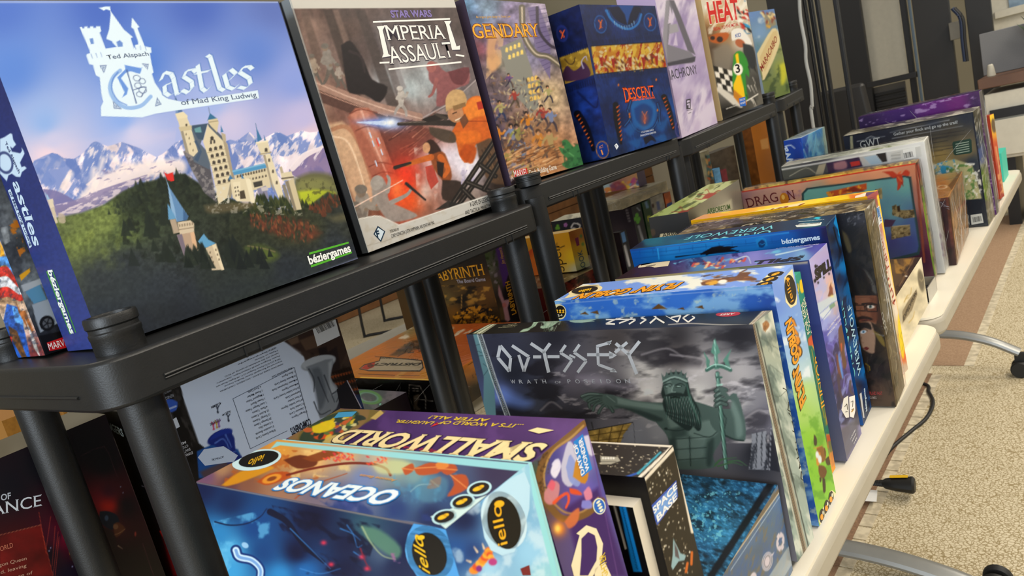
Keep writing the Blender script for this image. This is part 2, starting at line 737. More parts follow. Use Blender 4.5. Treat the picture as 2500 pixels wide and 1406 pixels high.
class BoxMesh:
    """mesh of a box with printed faces: vertices, polygons and one print colour per vertex"""

    def __init__(s):
        s.v, s.f, s.c, s.n = [], [], [], 0

    def quad(s, p, c):
        s.v.append(np.array(p, float))
        s.c.append(np.tile(col(c), (4, 1)))
        s.f.append(np.array([[0, 1, 2, 3]]) + s.n)
        s.n += 4

    def face(s, art, inv):
        """inv: function from room coordinates to the box's own"""
        P = art.O + art.u[:, None] * art.U + art.v[:, None] * art.V
        s.v.append(inv(P))
        s.c.append(art.rgb)
        i = np.arange(art.nu * art.nv).reshape(art.nv, art.nu)
        s.f.append(np.stack([i[:-1, :-1], i[:-1, 1:], i[1:, 1:], i[1:, :-1]], -1).reshape(-1, 4) + s.n)
        s.n += len(P)
        for q, f, c, ly in art.over:
            if not f:
                continue
            ok = (q[:, 0] > 0) & (q[:, 0] < art.W) & (q[:, 1] > 0) & (q[:, 1] < art.H)
            f = [t for t in f if any(ok[i] for i in t)]
            if not f:
                continue
            used = sorted({i for t in f for i in t})
            re_ = {i: k for k, i in enumerate(used)}
            q = np.clip(q[used], 0, (art.W, art.H))
            f = [tuple(re_[i] for i in t) for t in f]
            P = art.O + q[:, :1] * art.U + q[:, 1:] * art.V + art.N * (0.00013 * ly)
            s.v.append(inv(P))
            s.c.append(np.tile(c, (len(q), 1)))
            for t in f:
                s.f.append(np.array([t]) + s.n)
            s.n += len(q)

    def build(s, name, m, parent):
        me = bpy.data.meshes.new(name)
        V = np.concatenate(s.v)
        me.vertices.add(len(V))
        me.vertices.foreach_set('co', V.astype(np.float32).ravel())
        lens = np.concatenate([np.full(len(f), f.shape[1]) for f in s.f])
        idx = np.concatenate([f.ravel() for f in s.f])
        me.loops.add(len(idx))
        me.loops.foreach_set('vertex_index', idx.astype(np.int32))
        me.polygons.add(len(lens))
        me.polygons.foreach_set('loop_start', np.concatenate([[0], np.cumsum(lens)[:-1]]).astype(np.int32))
        me.update(calc_edges=True)
        at = me.color_attributes.new('print', 'FLOAT_COLOR', 'POINT')
        Cc = np.ones((len(V), 4), np.float32)
        Cc[:, :3] = lin(ink(np.concatenate(s.c))) * PRINT_GAIN
        at.data.foreach_set('color', Cc.ravel())
        me.validate()
        return link(name, me, parent, m)


PRINT_GAIN = 0.86


def ink(c):
    g = c.mean(1, keepdims=True)
    return np.clip(((g + (c - g) * 1.06) - .5) * 1.10 + .485, .012, 1)

FACES = {'-X': lambda w, d, h: ((0, d, 0), (0, -1, 0), (0, 0, 1), d, h),
         '-Y': lambda w, d, h: ((0, 0, 0), (1, 0, 0), (0, 0, 1), w, h),
         '+Z': lambda w, d, h: ((0, 0, h), (1, 0, 0), (0, 1, 0), w, d)}


def printed_box(name, label, cat, pos, ang, dims, sides, arts, group=None, m=None, wrap=None, part='lid', dp=2.2, tray=None,
                root=None, frame=None, soft=1.0):
    """a card box: pos = lowest-index corner, arts = {face: painter}; sides = colours of the plain faces"""
    w, d, h = dims
    Rm = rot3(*ang)
    pos = np.array(pos, float) + np.array([0, 0, CAM_H])
    if root is None:
        base = pos + Rm @ np.array([w / 2, d / 2, 0])
        root = empty(name, base, label, cat, group, Rm)
        root['_o'] = [float(t) for t in pos]
    fp, fd = frame or (pos, dims)
    fp = np.array(fp, float) + (np.array([0, 0, CAM_H]) if frame else 0)

    def inv(P):
        return (P - fp) @ Rm - np.array([fd[0] / 2, fd[1] / 2, 0])
    bm = BoxMesh()
    L = inv(pos + np.array([(x, y, z) for z in (0, h) for y in (0, d) for x in (0, w)], float) @ Rm.T)
    Q = {'-Z': (0, 2, 3, 1), '+Z': (4, 5, 7, 6), '-Y': (0, 1, 5, 4), '+Y': (2, 6, 7, 3), '+X': (1, 3, 7, 5), '-X': (0, 4, 6, 2)}
    for k, q in Q.items():
        if k in arts:
            O, U, V, W, H = FACES[k](w, d, h)
            a = Art(pos + Rm @ np.array(O), Rm @ np.array(U), Rm @ np.array(V), W, H, sides.get(k, sides['*']), dp, soft=soft)
            arts[k](a)
            bm.face(a, inv)
        else:
            bm.quad(L[list(q)], sides.get(k, sides['*']))
    bm.build(part, m or CARD, root)
    if tray:
        # the inner tray shows as a rim past the open side of the lid
        t = 0.0015
        e = 0.004
        b = MB()
        x0, x1, y0, y1, z0, z1 = -w / 2 + t, w / 2 - t, -d / 2 + t, d / 2 - t, t, h - t
        if tray[0] == '+X':
            b.box(w / 2, y0, z0, w / 2 + e, y1, z1)
        elif tray[0] == '-X':
            b.box(-w / 2 - e, y0, z0, -w / 2, y1, z1)
        elif tray[0] == '+Y':
            b.box(x0, d / 2, z0, x1, d / 2 + e, z1)
        b.build('tray', mat('tray_card_' + tray[1].strip('#'), tray[1], 0.6), root)
    if wrap:
        wrap_skin(root, dims, wrap)
    return root


def wrap_skin(root, dims, wrap):
    """loose film round a box: a fine skin a millimetre or two off the card, puckered at the edges"""
    w, d, h = dims
    rng = np.random.RandomState(int(w * 1e4) % 997)
    n = 14
    e = 0.0022
    V, Fc = [], []

    def pane(O, U, Vv, nrm):
        k = len(V)
        for j in range(n + 1):
            for i in range(n + 1):
                a, b = i / n, j / n
                edge = min(a, 1 - a, b, 1 - b)
                off = e + (0.0016 * rng.rand() if 0 < edge else 0)
                V.append(np.array(O) + np.array(U) * a + np.array(Vv) * b + np.array(nrm) * off)
        for j in range(n):
            for i in range(n):
                q = k + j * (n + 1) + i
                Fc.append((q, q + 1, q + n + 2, q + n + 1))
    pane((-w / 2, d / 2, 0.001), (0, -d, 0), (0, 0, h), (-1, 0, 0))
    pane((-w / 2, -d / 2, 0.001), (w, 0, 0), (0, 0, h), (0, -1, 0))
    pane((-w / 2, -d / 2, h), (w, 0, 0), (0, d, 0), (0, 0, 1))
    me = bpy.data.meshes.new('shrink_wrap')
    me.from_pydata([tuple(p) for p in V], [], Fc)
    me.polygons.foreach_set('use_smooth', [True] * len(me.polygons))
    o = link('shrink_wrap', me, root, wrap_mat('shrink_film', gloss=wrap))
    if wrap > .7:
        mb = MB()
        for _ in range(10):
            t0, t1 = rng.rand(2), rng.rand(2)
            L_ = .05 + .1 * rng.rand()
            dd = (t1 - t0) / np.linalg.norm(t1 - t0) * L_
            for P_ in ((lambda t: (-w / 2 - .0042, -d / 2 + d * t[0], h * t[1])), (lambda t: (-w / 2 + w * t[0], -d / 2 - .0042, h * t[1]))):
                a_, b_ = np.clip(t0, .02, .98), np.clip(t0 + dd / np.array([max(d, .05), h]), .02, .98)
                mb.tube([P_(a_), P_((a_ + b_) / 2 + .01 * rng.rand(2) * (0 < a_.min())), P_(b_)], .0004, 5, taper=[.3, 1, .3])
        mb.build('film_creases', crease_mat(), o)
    o['label'] = 'clear shrink wrap'
    return o


def plain(c):
    return {'*': c}
# ---------------------------------------------------------------- painters, one per printed face
ARTS = {}


def art(key, face):
    def d(f):
        ARTS.setdefault(key, {})[face] = f
        return f
    return d


def conifers(a, pts, n, cols, size, seed=1, lean=(.18, 1)):
    """small spired trees leaning with the box"""
    rng = random.Random(seed)
    p = a.px(pts)
    q, a.q = a.q, (0, 0, 1)
    lo, hi = p.min(0), p.max(0)
    L = []
    t = 0
    while len(L) < n and t < n * 12:
        t += 1
        x, y = rng.uniform(lo[0], hi[0]), rng.uniform(lo[1], hi[1])
        ins = False
        for j in range(len(p)):
            (x1, y1), (x2, y2) = p[j], p[(j + 1) % len(p)]
            if (y1 > y) != (y2 > y) and x < (x2 - x1) * (y - y1) / (y2 - y1) + x1:
                ins = not ins
        if ins:
            L.append((y, x))
    for y, x in sorted(L):
        h = size / q[2] * rng.uniform(.6, 1.3)
        w = h * .33
        c = col(rng.choice(cols))
        ux, uy = -lean[0] * h, -lean[1] * h
        a.poly([(x + ux, y + uy), (x + w * .5 + ux * .5, y + uy * .5), (x + w, y), (x - w, y), (x - w * .5 + ux * .5, y + uy * .5)], c, .85, soft=1.2)
    a.q = q


def windows(a, p00, p10, p01, nx, ny, w, h, c, skip=()):
    """grid of small arched windows between corner (0,0), end of a row and foot of a column"""
    p00, p10, p01 = (np.array(p, float) for p in (p00, p10, p01))
    for j in range(ny):
        for i in range(nx):
            if (i, j) in skip:
                continue
            x, y = p00 + (p10 - p00) * (i / max(nx - 1, 1)) + (p01 - p00) * (j / max(ny - 1, 1))
            a.poly([(x - w / 2, y + h / 2), (x - w / 2, y - h / 4), (x, y - h / 2), (x + w / 2, y - h / 4), (x + w / 2, y + h / 2)], c)


@art('castle', '-Y')
def _(a):
    a.Q().anchors('0,10,#5778c6 250,10,#4d6dbe 480,8,#506cba 670,8,#6175b6 30,170,#648ad2 330,160,#517ccc 620,130,#6886cc 110,300,#93b0e2 '
                  '300,290,#8fabe4 520,250,#a3b4e4 720,200,#8e9fda 130,345,#c4c4e2 330,330,#c8c8e6 560,300,#c8c2e0 740,290,#bdb8de '
                  '120,380,#e3cfdd 760,330,#d9c3d4', 2.6)
    a.Q(0, 0, 2.778)
    a.cloud(190, '#ead0dc', .52, .75, 5, '150,940 1200,860 1180,1000 300,1110', .4, (3, .6), -12)
    # far ranges
    R1 = '200,1105 260,1080 300,1075 350,1035 390,1045 430,1072 500,1078 560,1040 590,1010 620,975 645,955 690,978 730,992 790,975 825,962 890,985 ' \
         '950,1005 1010,1040 1060,1065 1100,1045 1150,1005 1190,965 1240,945 1290,960 1320,1420 220,1420'
    R2 = '1530,960 1560,945 1600,955 1640,930 1690,893 1730,930 1780,945 1840,910 1870,893 1900,898 1940,925 1990,905 2050,885 2100,897 2170,890 2330,1400 1500,1400'
    for R in (R1, R2):
        a.poly(R, '#e6d9e2')
        a.tex(.10, 30, 3, R)
        a.cloud(20, '#7f92c8', .47, .58, 9, R, .9, (.6, 1.8), 28)
        a.cloud(36, '#6a80bb', .52, .62, 21, R, .9, (.7, 1.5), -30)
    a.blob('560,1120 600,1000 645,960 700,985 730,1040 690,1120 640,1200 560,1260 540,1200', '#7389c0', .75)
    a.blob('230,1090 350,1040 420,1075 440,1130 330,1150 380,1230 320,1260 250,1200', '#7a8fc6', .7)
    a.poly('330,1000 330,1001 331,1001', '#ffffff')
    a.cloud(13, '#f0e4e6', .55, .68, 31, '540,1000 740,990 720,1150 560,1250', .8, (.5, 2), 30)
    for st in ('640,1150 620,1240 560,1330', '700,1080 660,1200 600,1320', '480,1180 420,1290 330,1370', '760,1060 820,1120 930,1150'):
        a.line(st, 34, '#f3e6e4', 12, .8, 6, 16)
    a.blob('700,1180 900,1110 1220,1080 1250,1170 1100,1180 900,1240 700,1330 560,1400 520,1360', '#f2e3e0', .9, 20)
    a.cloud(12, '#8a83a8', .60, .72, 43, '640,1150 1220,1080 1230,1190 900,1260 560,1400', .8, (1.6, .6), -18)
    a.blob('290,1280 400,1300 540,1380 560,1406 420,1440 300,1400', '#7b77a4', .9)
    a.blob('330,1400 500,1360 700,1280 900,1215 1000,1190 800,1330 560,1440 360,1460', '#8d84a8', .85)
    a.cloud(9, '#e9dbe2', .5, .62, 47, '330,1400 500,1360 700,1280 900,1215 1000,1190 800,1330 560,1440 360,1460', .8, (2, .7), -20)
    a.blob('1690,905 1720,940 1760,1000 1720,1050 1650,1060 1600,1030 1650,960', '#7d8fc2', .7)
    a.blob('1840,920 1890,900 1960,935 2010,1010 1950,1060 1880,1040', '#6f86bd', .8)
    a.blob('1960,1150 2060,1050 2200,1000 2240,1080 2280,1250 2100,1230 1990,1190', '#837299', .85)
    a.blob('1960,1140 2050,1040 2190,990 2170,1020 2080,1070 1990,1160', '#efe3e6', .9)
    a.cloud(11, '#eadfe6', .52, .64, 53, '1560,980 2000,900 2200,1000 2100,1150 1600,1150', .8, (.6, 1.6), 30)
    # meadow right
    a.Q(380, 220, 3.196)
    a.blob('1080,690 1240,640 1420,700 1500,980 1300,960 1120,930 1080,800', '#6b6a4a', .95, 20)
    a.blob('1110,790 1250,770 1400,800 1340,860 1260,900 1150,905', '#b9c23c', .95, 16)
    a.blob('1130,700 1300,690 1400,760 1250,775 1110,770', '#8a8a58', .8, 20)
    a.cloud(10, '#4c4a34', .55, .7, 61, '1080,690 1500,680 1500,960 1100,930', .6)
    # wooded hill
    a.Q()
    HILL = '95,540 150,530 200,520 255,500 300,468 345,448 380,440 420,428 450,425 520,470 600,500 700,515 760,500 800,470 830,480 880,625 253,860 200,760 150,640'
    a.poly(HILL, '#3d4638', soft=3)
    a.anchors('150,560,#74804f 190,590,#8b9a55 260,545,#8d9c58 300,570,#5c6a45 330,500,#37412f 420,470,#343c2e 250,680,#4a4f4c 320,640,#43494a 400,700,#41474c '
              '240,790,#3f454e 450,720,#363b42 560,640,#333a33 600,560,#3a3f2e 700,560,#454630 520,700,#3a4038 640,640,#3c4436 760,560,#444632 820,590,#3a3f42 '
              '860,620,#30343c 700,650,#33383c 330,800,#373c49 450,760,#32363f 850,560,#3d403a', 3.0, HILL, 1, 4)
    a.cloud(24, '#a3b25c', .5, .72, 71, '150,560 300,530 330,580 300,640 190,680', .55, (1, 1.3), 15, soft=20)
    a.cloud(16, '#262d24', .5, .66, 73, '300,470 450,425 560,500 560,640 300,640', .7)
    a.tex(.16, 7, 77, HILL)
    conifers(a, '330,458 450,432 470,470 340,500', 34, ['#2c352a', '#333d30', '#232b24'], 22, 2)
    conifers(a, '260,505 340,460 340,510 270,540', 22, ['#3b4536', '#333d30', '#46503c'], 16, 3)
    conifers(a, '300,560 420,520 430,650 330,660', 20, ['#2e372e', '#2a322b'], 40, 4)
    a.poly('150,640 300,620 430,690 640,650 880,600 885,640 253,870 200,760', '#3a414c', .5, 40)
    a.Q(380, 220, 3.196)
    conifers(a, '600,900 1150,880 1250,940 1000,1000 700,1000', 120, ['#2f3827', '#3a4228', '#262e22', '#4b4d2c'], 55, 5)
    a.cloud(16, '#8f4a34', .44, .6, 83, '720,960 900,980 1200,1030 1290,1120 1150,1200 960,1130 760,1060', .75, (.6, 1.6), 10, soft=30)
    a.dabs('720,980 900,960 1200,1030 1290,1120 1150,1190 960,1130 760,1060', 150, ['#9a4f38', '#7d3f2e', '#b06a44', '#5c3a2a'], 15, .4, 75, 20, .8)
    conifers(a, '1200,940 1440,800 1480,900 1300,1000', 70, ['#5d3d2c', '#7a4430', '#463a2a', '#8a4e34'], 46, 7)
    a.blob('1340,990 1480,960 1500,1010 1400,1030', '#8a805c', .6, 20)
    a.blob('700,1230 820,1210 960,1280 900,1330 780,1320', '#7c8d3c', .75, 26)
    a.line('720,1215 840,1235 930,1260', 10, '#a08f68', a=.7, smooth=5)
    conifers(a, '560,1250 900,1300 1000,1400 560,1400', 40, ['#232b28', '#2b332c', '#1f2626'], 110, 8)
    a.blob('380,900 560,880 760,880 700,930 480,960 400,950', '#7a6d50', .8, 16)
    a.cloud(9, '#c9c2b0', .56, .66, 91, '380,900 760,870 1180,930 1150,980 700,960 420,960', .6)
    a.Q().poly(HILL, '#2c3133', .26, 30)
    a.Q(380, 220, 3.196)
    # the castle on the ridge
    ST, SH, RF = '#d8ccb0', '#74737f', '#4f7ea6'
    a.poly('215,480 300,440 400,470 480,880 380,800 280,620', '#5c5a60', soft=5)
    a.cloud(9, '#8b8788', .5, .6, 93, '215,480 300,440 400,470 480,880 380,800 280,620', .8)
    a.poly('285,275 405,262 350,420 440,520 420,620 300,560 250,420', '#5f6a78')
    a.poly('275,280 405,260 370,390 330,380', '#46586c')
    a.poly('300,300 350,285 360,330 310,330', '#6f9aa0')
    a.poly('370,400 405,265 520,370 560,420 600,640 560,840 490,890 440,620', ST)
    a.poly('405,262 412,256 545,385 530,400 415,285', '#5d6570')
    a.poly('520,370 560,420 612,680 595,690 540,460', '#a89c88')
    a.poly('600,630 612,690 590,840 560,840', '#9d937f')
    for j in range(6):
        x0, y0 = 428 + j * 13.5, 462 + j * 51
        windows(a, (x0, y0), (x0 + 80, y0 - 18), (x0, y0), 3, 1, 24, 30, '#514b46')
        a.line([(x0 - 30, y0 + 28), (x0 + 120, y0 - 6)], 3, '#a3967e')
    windows(a, (440, 375), (440, 375), (440, 375), 1, 1, 26, 34, '#4c4744')
    windows(a, (432, 405), (458, 400), (432, 405), 2, 1, 14, 30, '#4c4744')
    # tall left tower
    a.poly('150,50 160,60 210,168 158,182', '#56719c')
    a.poly('155,60 170,120 175,178 158,182', '#7d97bd')
    a.poly('152,185 215,168 250,200 245,222 172,238', '#e0d4b6')
    a.poly('172,225 245,215 275,285 190,300', ST)
    a.poly('178,290 282,275 282,310 195,325', '#c5b899')
    a.poly('195,322 280,310 330,480 295,520 235,480', ST)
    a.poly('195,322 215,318 262,500 235,480', '#9a9284')
    a.poly('300,400 345,470 300,540 330,560 360,480 320,390', '#4b5d74')
    a.ell(240, 272, 8, 10, '#5b5247')
    for x, y in ((238, 345), (262, 375), (270, 420), (292, 470)):
        a.ell(x, y, 4, 8, '#6b6154')
    # round tower behind
    a.line('412,135 425,190', 4, '#6b7a90')
    a.poly('424,180 480,222 404,236', '#3f7396')
    a.poly('410,232 480,220 492,250 480,330 430,280 412,255', '#d0c3a4')
    a.line('415,250 485,240', 5, '#8d8168')
    a.poly('508,275 530,325 508,330', '#4f7ea6')
    a.poly('510,330 545,345 550,400 525,395', '#b6aa92')
    # long wing
    a.poly('598,628 850,572 872,605 615,665', '#5b97bf')
    a.poly('598,628 850,572 853,580 600,640', '#83b5d2')
    a.poly('612,665 872,605 890,690 900,760 640,800', '#d3c7ab')
    windows(a, (640, 672), (850, 622), (640, 672), 11, 1, 13, 22, '#5d554c')
    windows(a, (735, 695), (860, 668), (735, 695), 6, 1, 12, 18, '#5d554c')
    a.poly('760,720 830,705 835,745 770,760', '#4a4844')
    a.poly('580,690 640,700 700,660 760,760 775,870 640,868 600,840', ST)
    a.poly('665,640 690,690 670,690', RF)
    a.poly('580,660 605,690 568,702', RF)
    a.poly('600,720 660,712 665,860 630,865', '#e2d7bc')
    windows(a, (620, 760), (640, 756), (628, 820), 2, 3, 9, 16, '#5b5148')
    a.poly('655,790 690,780 705,845 660,850', '#544b40')
    a.poly('700,690 740,690 775,880 745,880', '#e6dcc2')
    a.poly('790,770 860,745 885,850 810,850', '#8c8aa0')
    a.poly('820,760 870,750 880,780 830,790', '#c5bfc0')
    # gate tower
    a.line('780,260 792,320', 4, '#5d7898')
    a.poly('785,290 830,385 795,405', '#4a7aa2')
    a.poly('845,350 862,395 848,395', '#4a7aa2')
    a.poly('772,360 785,410 776,412', '#4a7aa2')
    a.poly('785,410 875,395 895,490 825,508', '#d9ceb3')
    a.line('785,412 875,397', 12, '#e9dfc6')
    a.line('812,500 898,485', 8, '#a2957c')
    a.poly('838,505 895,495 1015,870 960,845 900,700', '#ded3b8')
    a.poly('838,505 855,502 930,800 900,740', '#a79c88')
    windows(a, (862, 465), (862, 465), (862, 465), 1, 1, 22, 32, '#56504a')
    windows(a, (886, 545), (886, 545), (945, 720), 1, 3, 16, 28, '#6a6156')
    a.poly('965,600 985,595 1000,650 980,660', '#b9ad95')
    a.poly('975,650 1060,632 1075,690 990,710', '#d8ccb0')
    a.line('985,690 1075,678', 12, '#71685c')
    a.poly('1010,715 1075,690 1140,930 1080,940', '#cdbfa0')
    a.poly('1010,715 1035,705 1100,935 1080,940', '#8d8372')
    a.poly('985,740 1010,735 1060,900 1030,900', '#8e8679')
    conifers(a, '770,850 1000,860 1060,930 800,900', 60, ['#39422c', '#2d3626', '#4d5233'], 50, 11)
    a.cloud(6, '#d5d2c8', .58, .66, 95, '450,740 560,760 580,880 470,890', .8)
    # watch tower in front
    a.Q(380, 220, 3.196)
    a.poly('62,636 90,655 135,640 146,706 120,712 92,700', '#cf3a34')
    a.line('60,640 92,730', 4, '#8d9cb0')
    a.poly('92,720 108,760 255,985 245,1012 165,1028 120,930', '#6c8fb5')
    a.poly('92,720 112,780 150,930 165,1028 120,930', '#90b0d0')
    a.poly('215,930 255,985 245,1012 215,1020', '#4d6c92')
    a.poly('92,880 155,990 150,1008 100,1010', '#6d9cc0')
    a.poly('110,1010 155,1005 190,1110 140,1120', '#b0a08e')
    a.poly('170,1030 270,1015 300,1040 300,1110 190,1130', '#cfbfa8')
    a.line('175,1090 300,1070', 6, '#8d7d6a')
    for k in range(6):
        a.poly([(180 + k * 20, 1048 - k * 3), (190 + k * 20, 1046 - k * 3), (194 + k * 20, 1066 - k * 3), (184 + k * 20, 1068 - k * 3)], '#8f806e')
    a.poly('165,1130 300,1105 330,1250 300,1330 225,1300', '#b79f8a')
    a.poly('165,1130 205,1122 250,1290 225,1300', '#7f7480')
    a.poly('270,1112 300,1105 330,1250 305,1290', '#d7b393')
    a.poly('330,1180 375,1120 410,1165 470,1195 430,1215 380,1235', '#6b9fc2')
    a.poly('380,1235 470,1198 535,1400 440,1406 400,1280', '#c9b9a0')
    a.poly('440,1210 470,1198 535,1400 515,1406', '#e2d3b6')
    windows(a, (425, 1265), (470, 1245), (450, 1340), 2, 3, 10, 18, '#7a6c5c')
    conifers(a, '280,1230 420,1260 440,1400 240,1400', 26, ['#2a322d', '#222a27', '#333b33'], 95, 12)
    a.Q(60, 360, 4.135)
    a.poly('205,455 230,480 255,520 232,530', '#9fc0dc')
    a.poly('232,530 285,515 300,600 262,615', '#d5cbb8')
    a.poly('262,615 300,600 335,760 310,770', '#c8bda9')
    a.blob('340,660 400,680 410,760 345,750', '#b9ac9c', .8)
    # white title castle
    a.Q(0, 0, 2.778)
    W = '#dcebf8'
    LOGO = ('540,184 556,182 558,192 572,191 573,180 592,179 594,190 610,189 611,179 632,178 634,189 650,188 652,178 680,178 686,212 676,222 716,330 '
            '790,318 764,290 760,280 722,264 722,256 740,200 750,100 748,72 720,62 705,72 668,52 690,50 715,44 746,44 752,78 840,200 902,252 888,258 890,272 '
            '910,330 915,306 938,300 936,282 906,196 890,186 895,118 946,184 932,190 960,260 980,310 990,316 1024,322 1028,358 1016,360 1030,440 1042,492 1030,500 1050,560 '
            '1105,640 1140,670 1235,690 1748,612 1758,666 1240,742 1060,770 965,796 685,788 684,724 700,690 688,640 676,525 650,510 630,440 606,436 586,380 586,368 610,360 608,342')
    a.poly(LOGO, '#4f6ea8', .35, 9)
    a.poly(LOGO, W)
    a.poly('608,262 630,258 638,296 616,300', '#6f90cc')
    a.poly('790,284 812,272 832,290 832,316 800,318', '#6f90cc')
    for x in (618, 650, 682):
        a.line([(x, 366 - (x - 618) * .14), (x + 8, 395 - (x - 618) * .14)], 4, '#8fa8d2')
    for x in (915, 950, 985):
        a.line([(x, 308 + (x - 915) * .12), (x + 6, 332 + (x - 915) * .12)], 4, '#8fa8d2')
    # ornate initial
    B = '#8db1e2'
    a.poly('845,440 958,462 960,455 950,500 900,486 872,486 838,500 850,470', '#6f96d8', smooth=2)
    a.line('815,478 770,520 745,590 765,660 815,712 880,732 960,715 1022,655', 26, '#9ab9e4', 26, 1, 6)
    a.line('800,490 765,540 760,610 800,680 860,712', 10, '#6b8fd0', 6, 1, 5)
    a.poly('850,470 795,525 845,625 830,660 860,640 870,600 820,530 860,485', '#6f96d8')
    a.line('860,475 925,700', 7, '#4a5f90')
    for t in ((928, 530, 24), (965, 550, 22), (935, 580, 22), (968, 610, 26), (945, 640, 20)):
        a.ell(t[0], t[1], t[2], t[2] * .8, '#5d6d92', 20, .9, None, 4)
    a.line('905,610 990,590 960,655', 5, '#5d6d92', smooth=4)
    for t in ('675,444 724,440 706,496', '962,430 1008,434 1002,472', '766,684 826,740 772,736', '1066,660 1096,708 1052,722'):
        a.poly(t, '#6d7fa6')
        p = np.array([[float(v) for v in k.split(',')] for k in t.split()])
        a.poly(p * .62 + p.mean(0) * .38, W)
        a.poly(p * .3 + p.mean(0) * .7, '#6d7fa6')
    # "astles" in broad-nib letters
    for w_, c_ in ((48, '#5a7cbc'), (35, W)):
        a.nib('1090,545 1115,490 1160,500 1175,530 1200,640 1225,632|1165,560 1115,580 1120,630 1150,650 1200,620', w_, c_, -35)
        a.nib('1310,470 1265,480 1245,520 1300,555 1305,595 1275,630 1235,610|1310,470 1330,490', w_, c_, -35)
        a.nib('1340,440 1370,600 1395,620 1425,590|1325,500 1420,480', w_, c_, -35)
        a.nib('1405,375 1425,385 1490,600 1520,615', w_, c_, -35)
        a.nib('1555,545 1600,500 1565,470 1520,505 1545,590 1585,605 1615,575', w_, c_, -35)
        a.nib('1690,450 1650,455 1625,490 1690,530 1700,570 1665,600 1620,590|1690,450 1712,470', w_, c_, -35)
    a.T('Ted Alspach', 730, 402, 1012, 376, 30, '#66748f', 0, ser=.03)
    a.T('of Mad King Ludwig', 1232, 712, 1742, 656, 34, '#66748f', 0, ser=.03)
    # publisher
    a.Q(380, 220, 3.196)
    a.shape('1196,1268 1506,1182 1506,1196 1198,1284', '#5fae3c', 1)
    a.shape('1210,1366 1530,1258 1532,1272 1212,1384', '#5fae3c', 1)
    a.T('b\u00e9ziergames', 1200, 1360, 1524, 1258, 62, '#f3f5ef', .03, lay=4)
    a.Q()
    a.line('0,5 690,5', 5, '#b9c3e0', a=.6)
    a.line('681,4 878,630', 4, '#20242f', a=.9)


@art('castle', '-X')
def _(a):
    a.Q().anchors('0,200,#2c3568 60,420,#2f3a70 180,700,#36437c 210,830,#3d4a86', 2)
    a.tex(.05, 5)
    a.Q(0, 300, 2.423)
    W = '#c9dcec'
    # title castle lying on its side
    a.poly('0,95 25,85 60,62 72,66 78,100 95,128 75,150 60,140 70,170 120,180 130,165 128,148 140,165 145,182 118,235 128,262 145,256 158,268 130,290 '
           '120,320 95,318 70,300 50,310 40,345 0,300', W)
    a.ell(30, 235, 42, 60, '#4a567f', -15, 1, None, 12)
    a.T('Ted Alspach', 30, 120, 112, 300, 15, '#4a567f', .01)
    a.T('astles', 74, 350, 204, 728, 44, W, .02, ser=.06)
    a.shape('48,400 62,390 190,728 176,742', W, 1)
    a.T('of Mad King Ludwig', 56, 408, 180, 728, 12, '#4a567f', .01, lay=3)
    a.shape('274,880 280,876 420,1250 414,1250', '#4d9140', 1)
    a.shape('306,868 311,866 452,1240 446,1240', '#4d9140', 1)
    a.T('b\u00e9ziergames', 283, 872, 420, 1246, 27, '#eef2ee', .03, lay=3)


@art('castle', '+Z')
def _(a):
    a.Q().anchors('100,3,#4a4a7a 300,3,#3c2f52 600,2,#4b3f63', 2)


@art('comic', '-X')
def _(a):
    a.Q(0, 300, 2.423).anchors('10,700,#7c8db0 30,1000,#b08c68 80,1200,#d9c9b8 200,1380,#7a3a3c', 2)
    # generic stripes and drapery in the colours of the print
    a.poly('0,700 20,740 40,850 0,850', '#d9a13a')
    for k, c in enumerate(('#c23a33', '#e4e6ea', '#c23a33', '#5a93d0')):
        a.line([(-20, 1010 - k * 62), (50, 1000 - k * 60), (120, 1030 - k * 40)], 66 - k * 4, c, 50, 1, 5)
    a.poly('40,1070 110,1090 150,1250 180,1390 90,1390 60,1300 20,1170', '#2f5fae')
    a.poly('70,1080 130,1120 140,1200 90,1180', '#5f9ad8')
    a.poly('95,1060 120,1110 150,1110 200,1230 180,1250 110,1120', '#a86a3c')
    a.poly('50,1200 100,1230 160,1390 130,1390 60,1260', '#6f4d2d')
    a.poly('30,1260 70,1260 80,1400 50,1400', '#b5372f')
    a.poly('150,1160 210,1290 240,1390 200,1330', '#d8d2cc')
    a.tex(.25, 8, 4)
    a.cloud(9, '#26334f', .6, .7, 5, None, .5)


@art('comic', '-Y')
def _(a):
    a.Q(0, 300, 2.423).anchors('20,640,#6d7278 80,760,#3c4046 100,880,#565b62 180,960,#7f8890 260,1240,#2b2e35 330,1340,#101114', 2)
    a.poly('0,620 45,612 60,700 30,720', '#8d9296')
    a.tex(.2, 12)
    a.cloud(12, '#c27a2c', .5, .6, 3, '45,580 110,570 150,760 120,800 70,660', .9)
    a.poly('115,900 175,860 180,880 125,935', '#d7a332')
    a.poly('150,1000 235,950 275,1045 200,1070', '#5f8fb0')
    a.poly('125,960 240,920 250,950 140,1000', '#a9b0b8')
    a.poly('190,1075 290,1040 350,1180 240,1240 210,1160', '#9aa4b0')
    a.ell(278, 1185, 44, 46, '#17181b', 30)
    a.ell(280, 1185, 28, 30, '#5b5f66', 30)
    for t in range(5):
        k = t * 1.2566
        a.line([(280, 1185), (280 + 26 * math.cos(k), 1185 + 28 * math.sin(k))], 7, '#202226')
    a.poly('230,1260 370,1230 400,1380 280,1390', '#121215')
    a.shape('276,1300 388,1262 392,1330 292,1350', '#b8262c', 1)
    a.T('MARVEL', 292, 1344, 420, 1308, 40, '#f4f1ee', 0, lay=3)


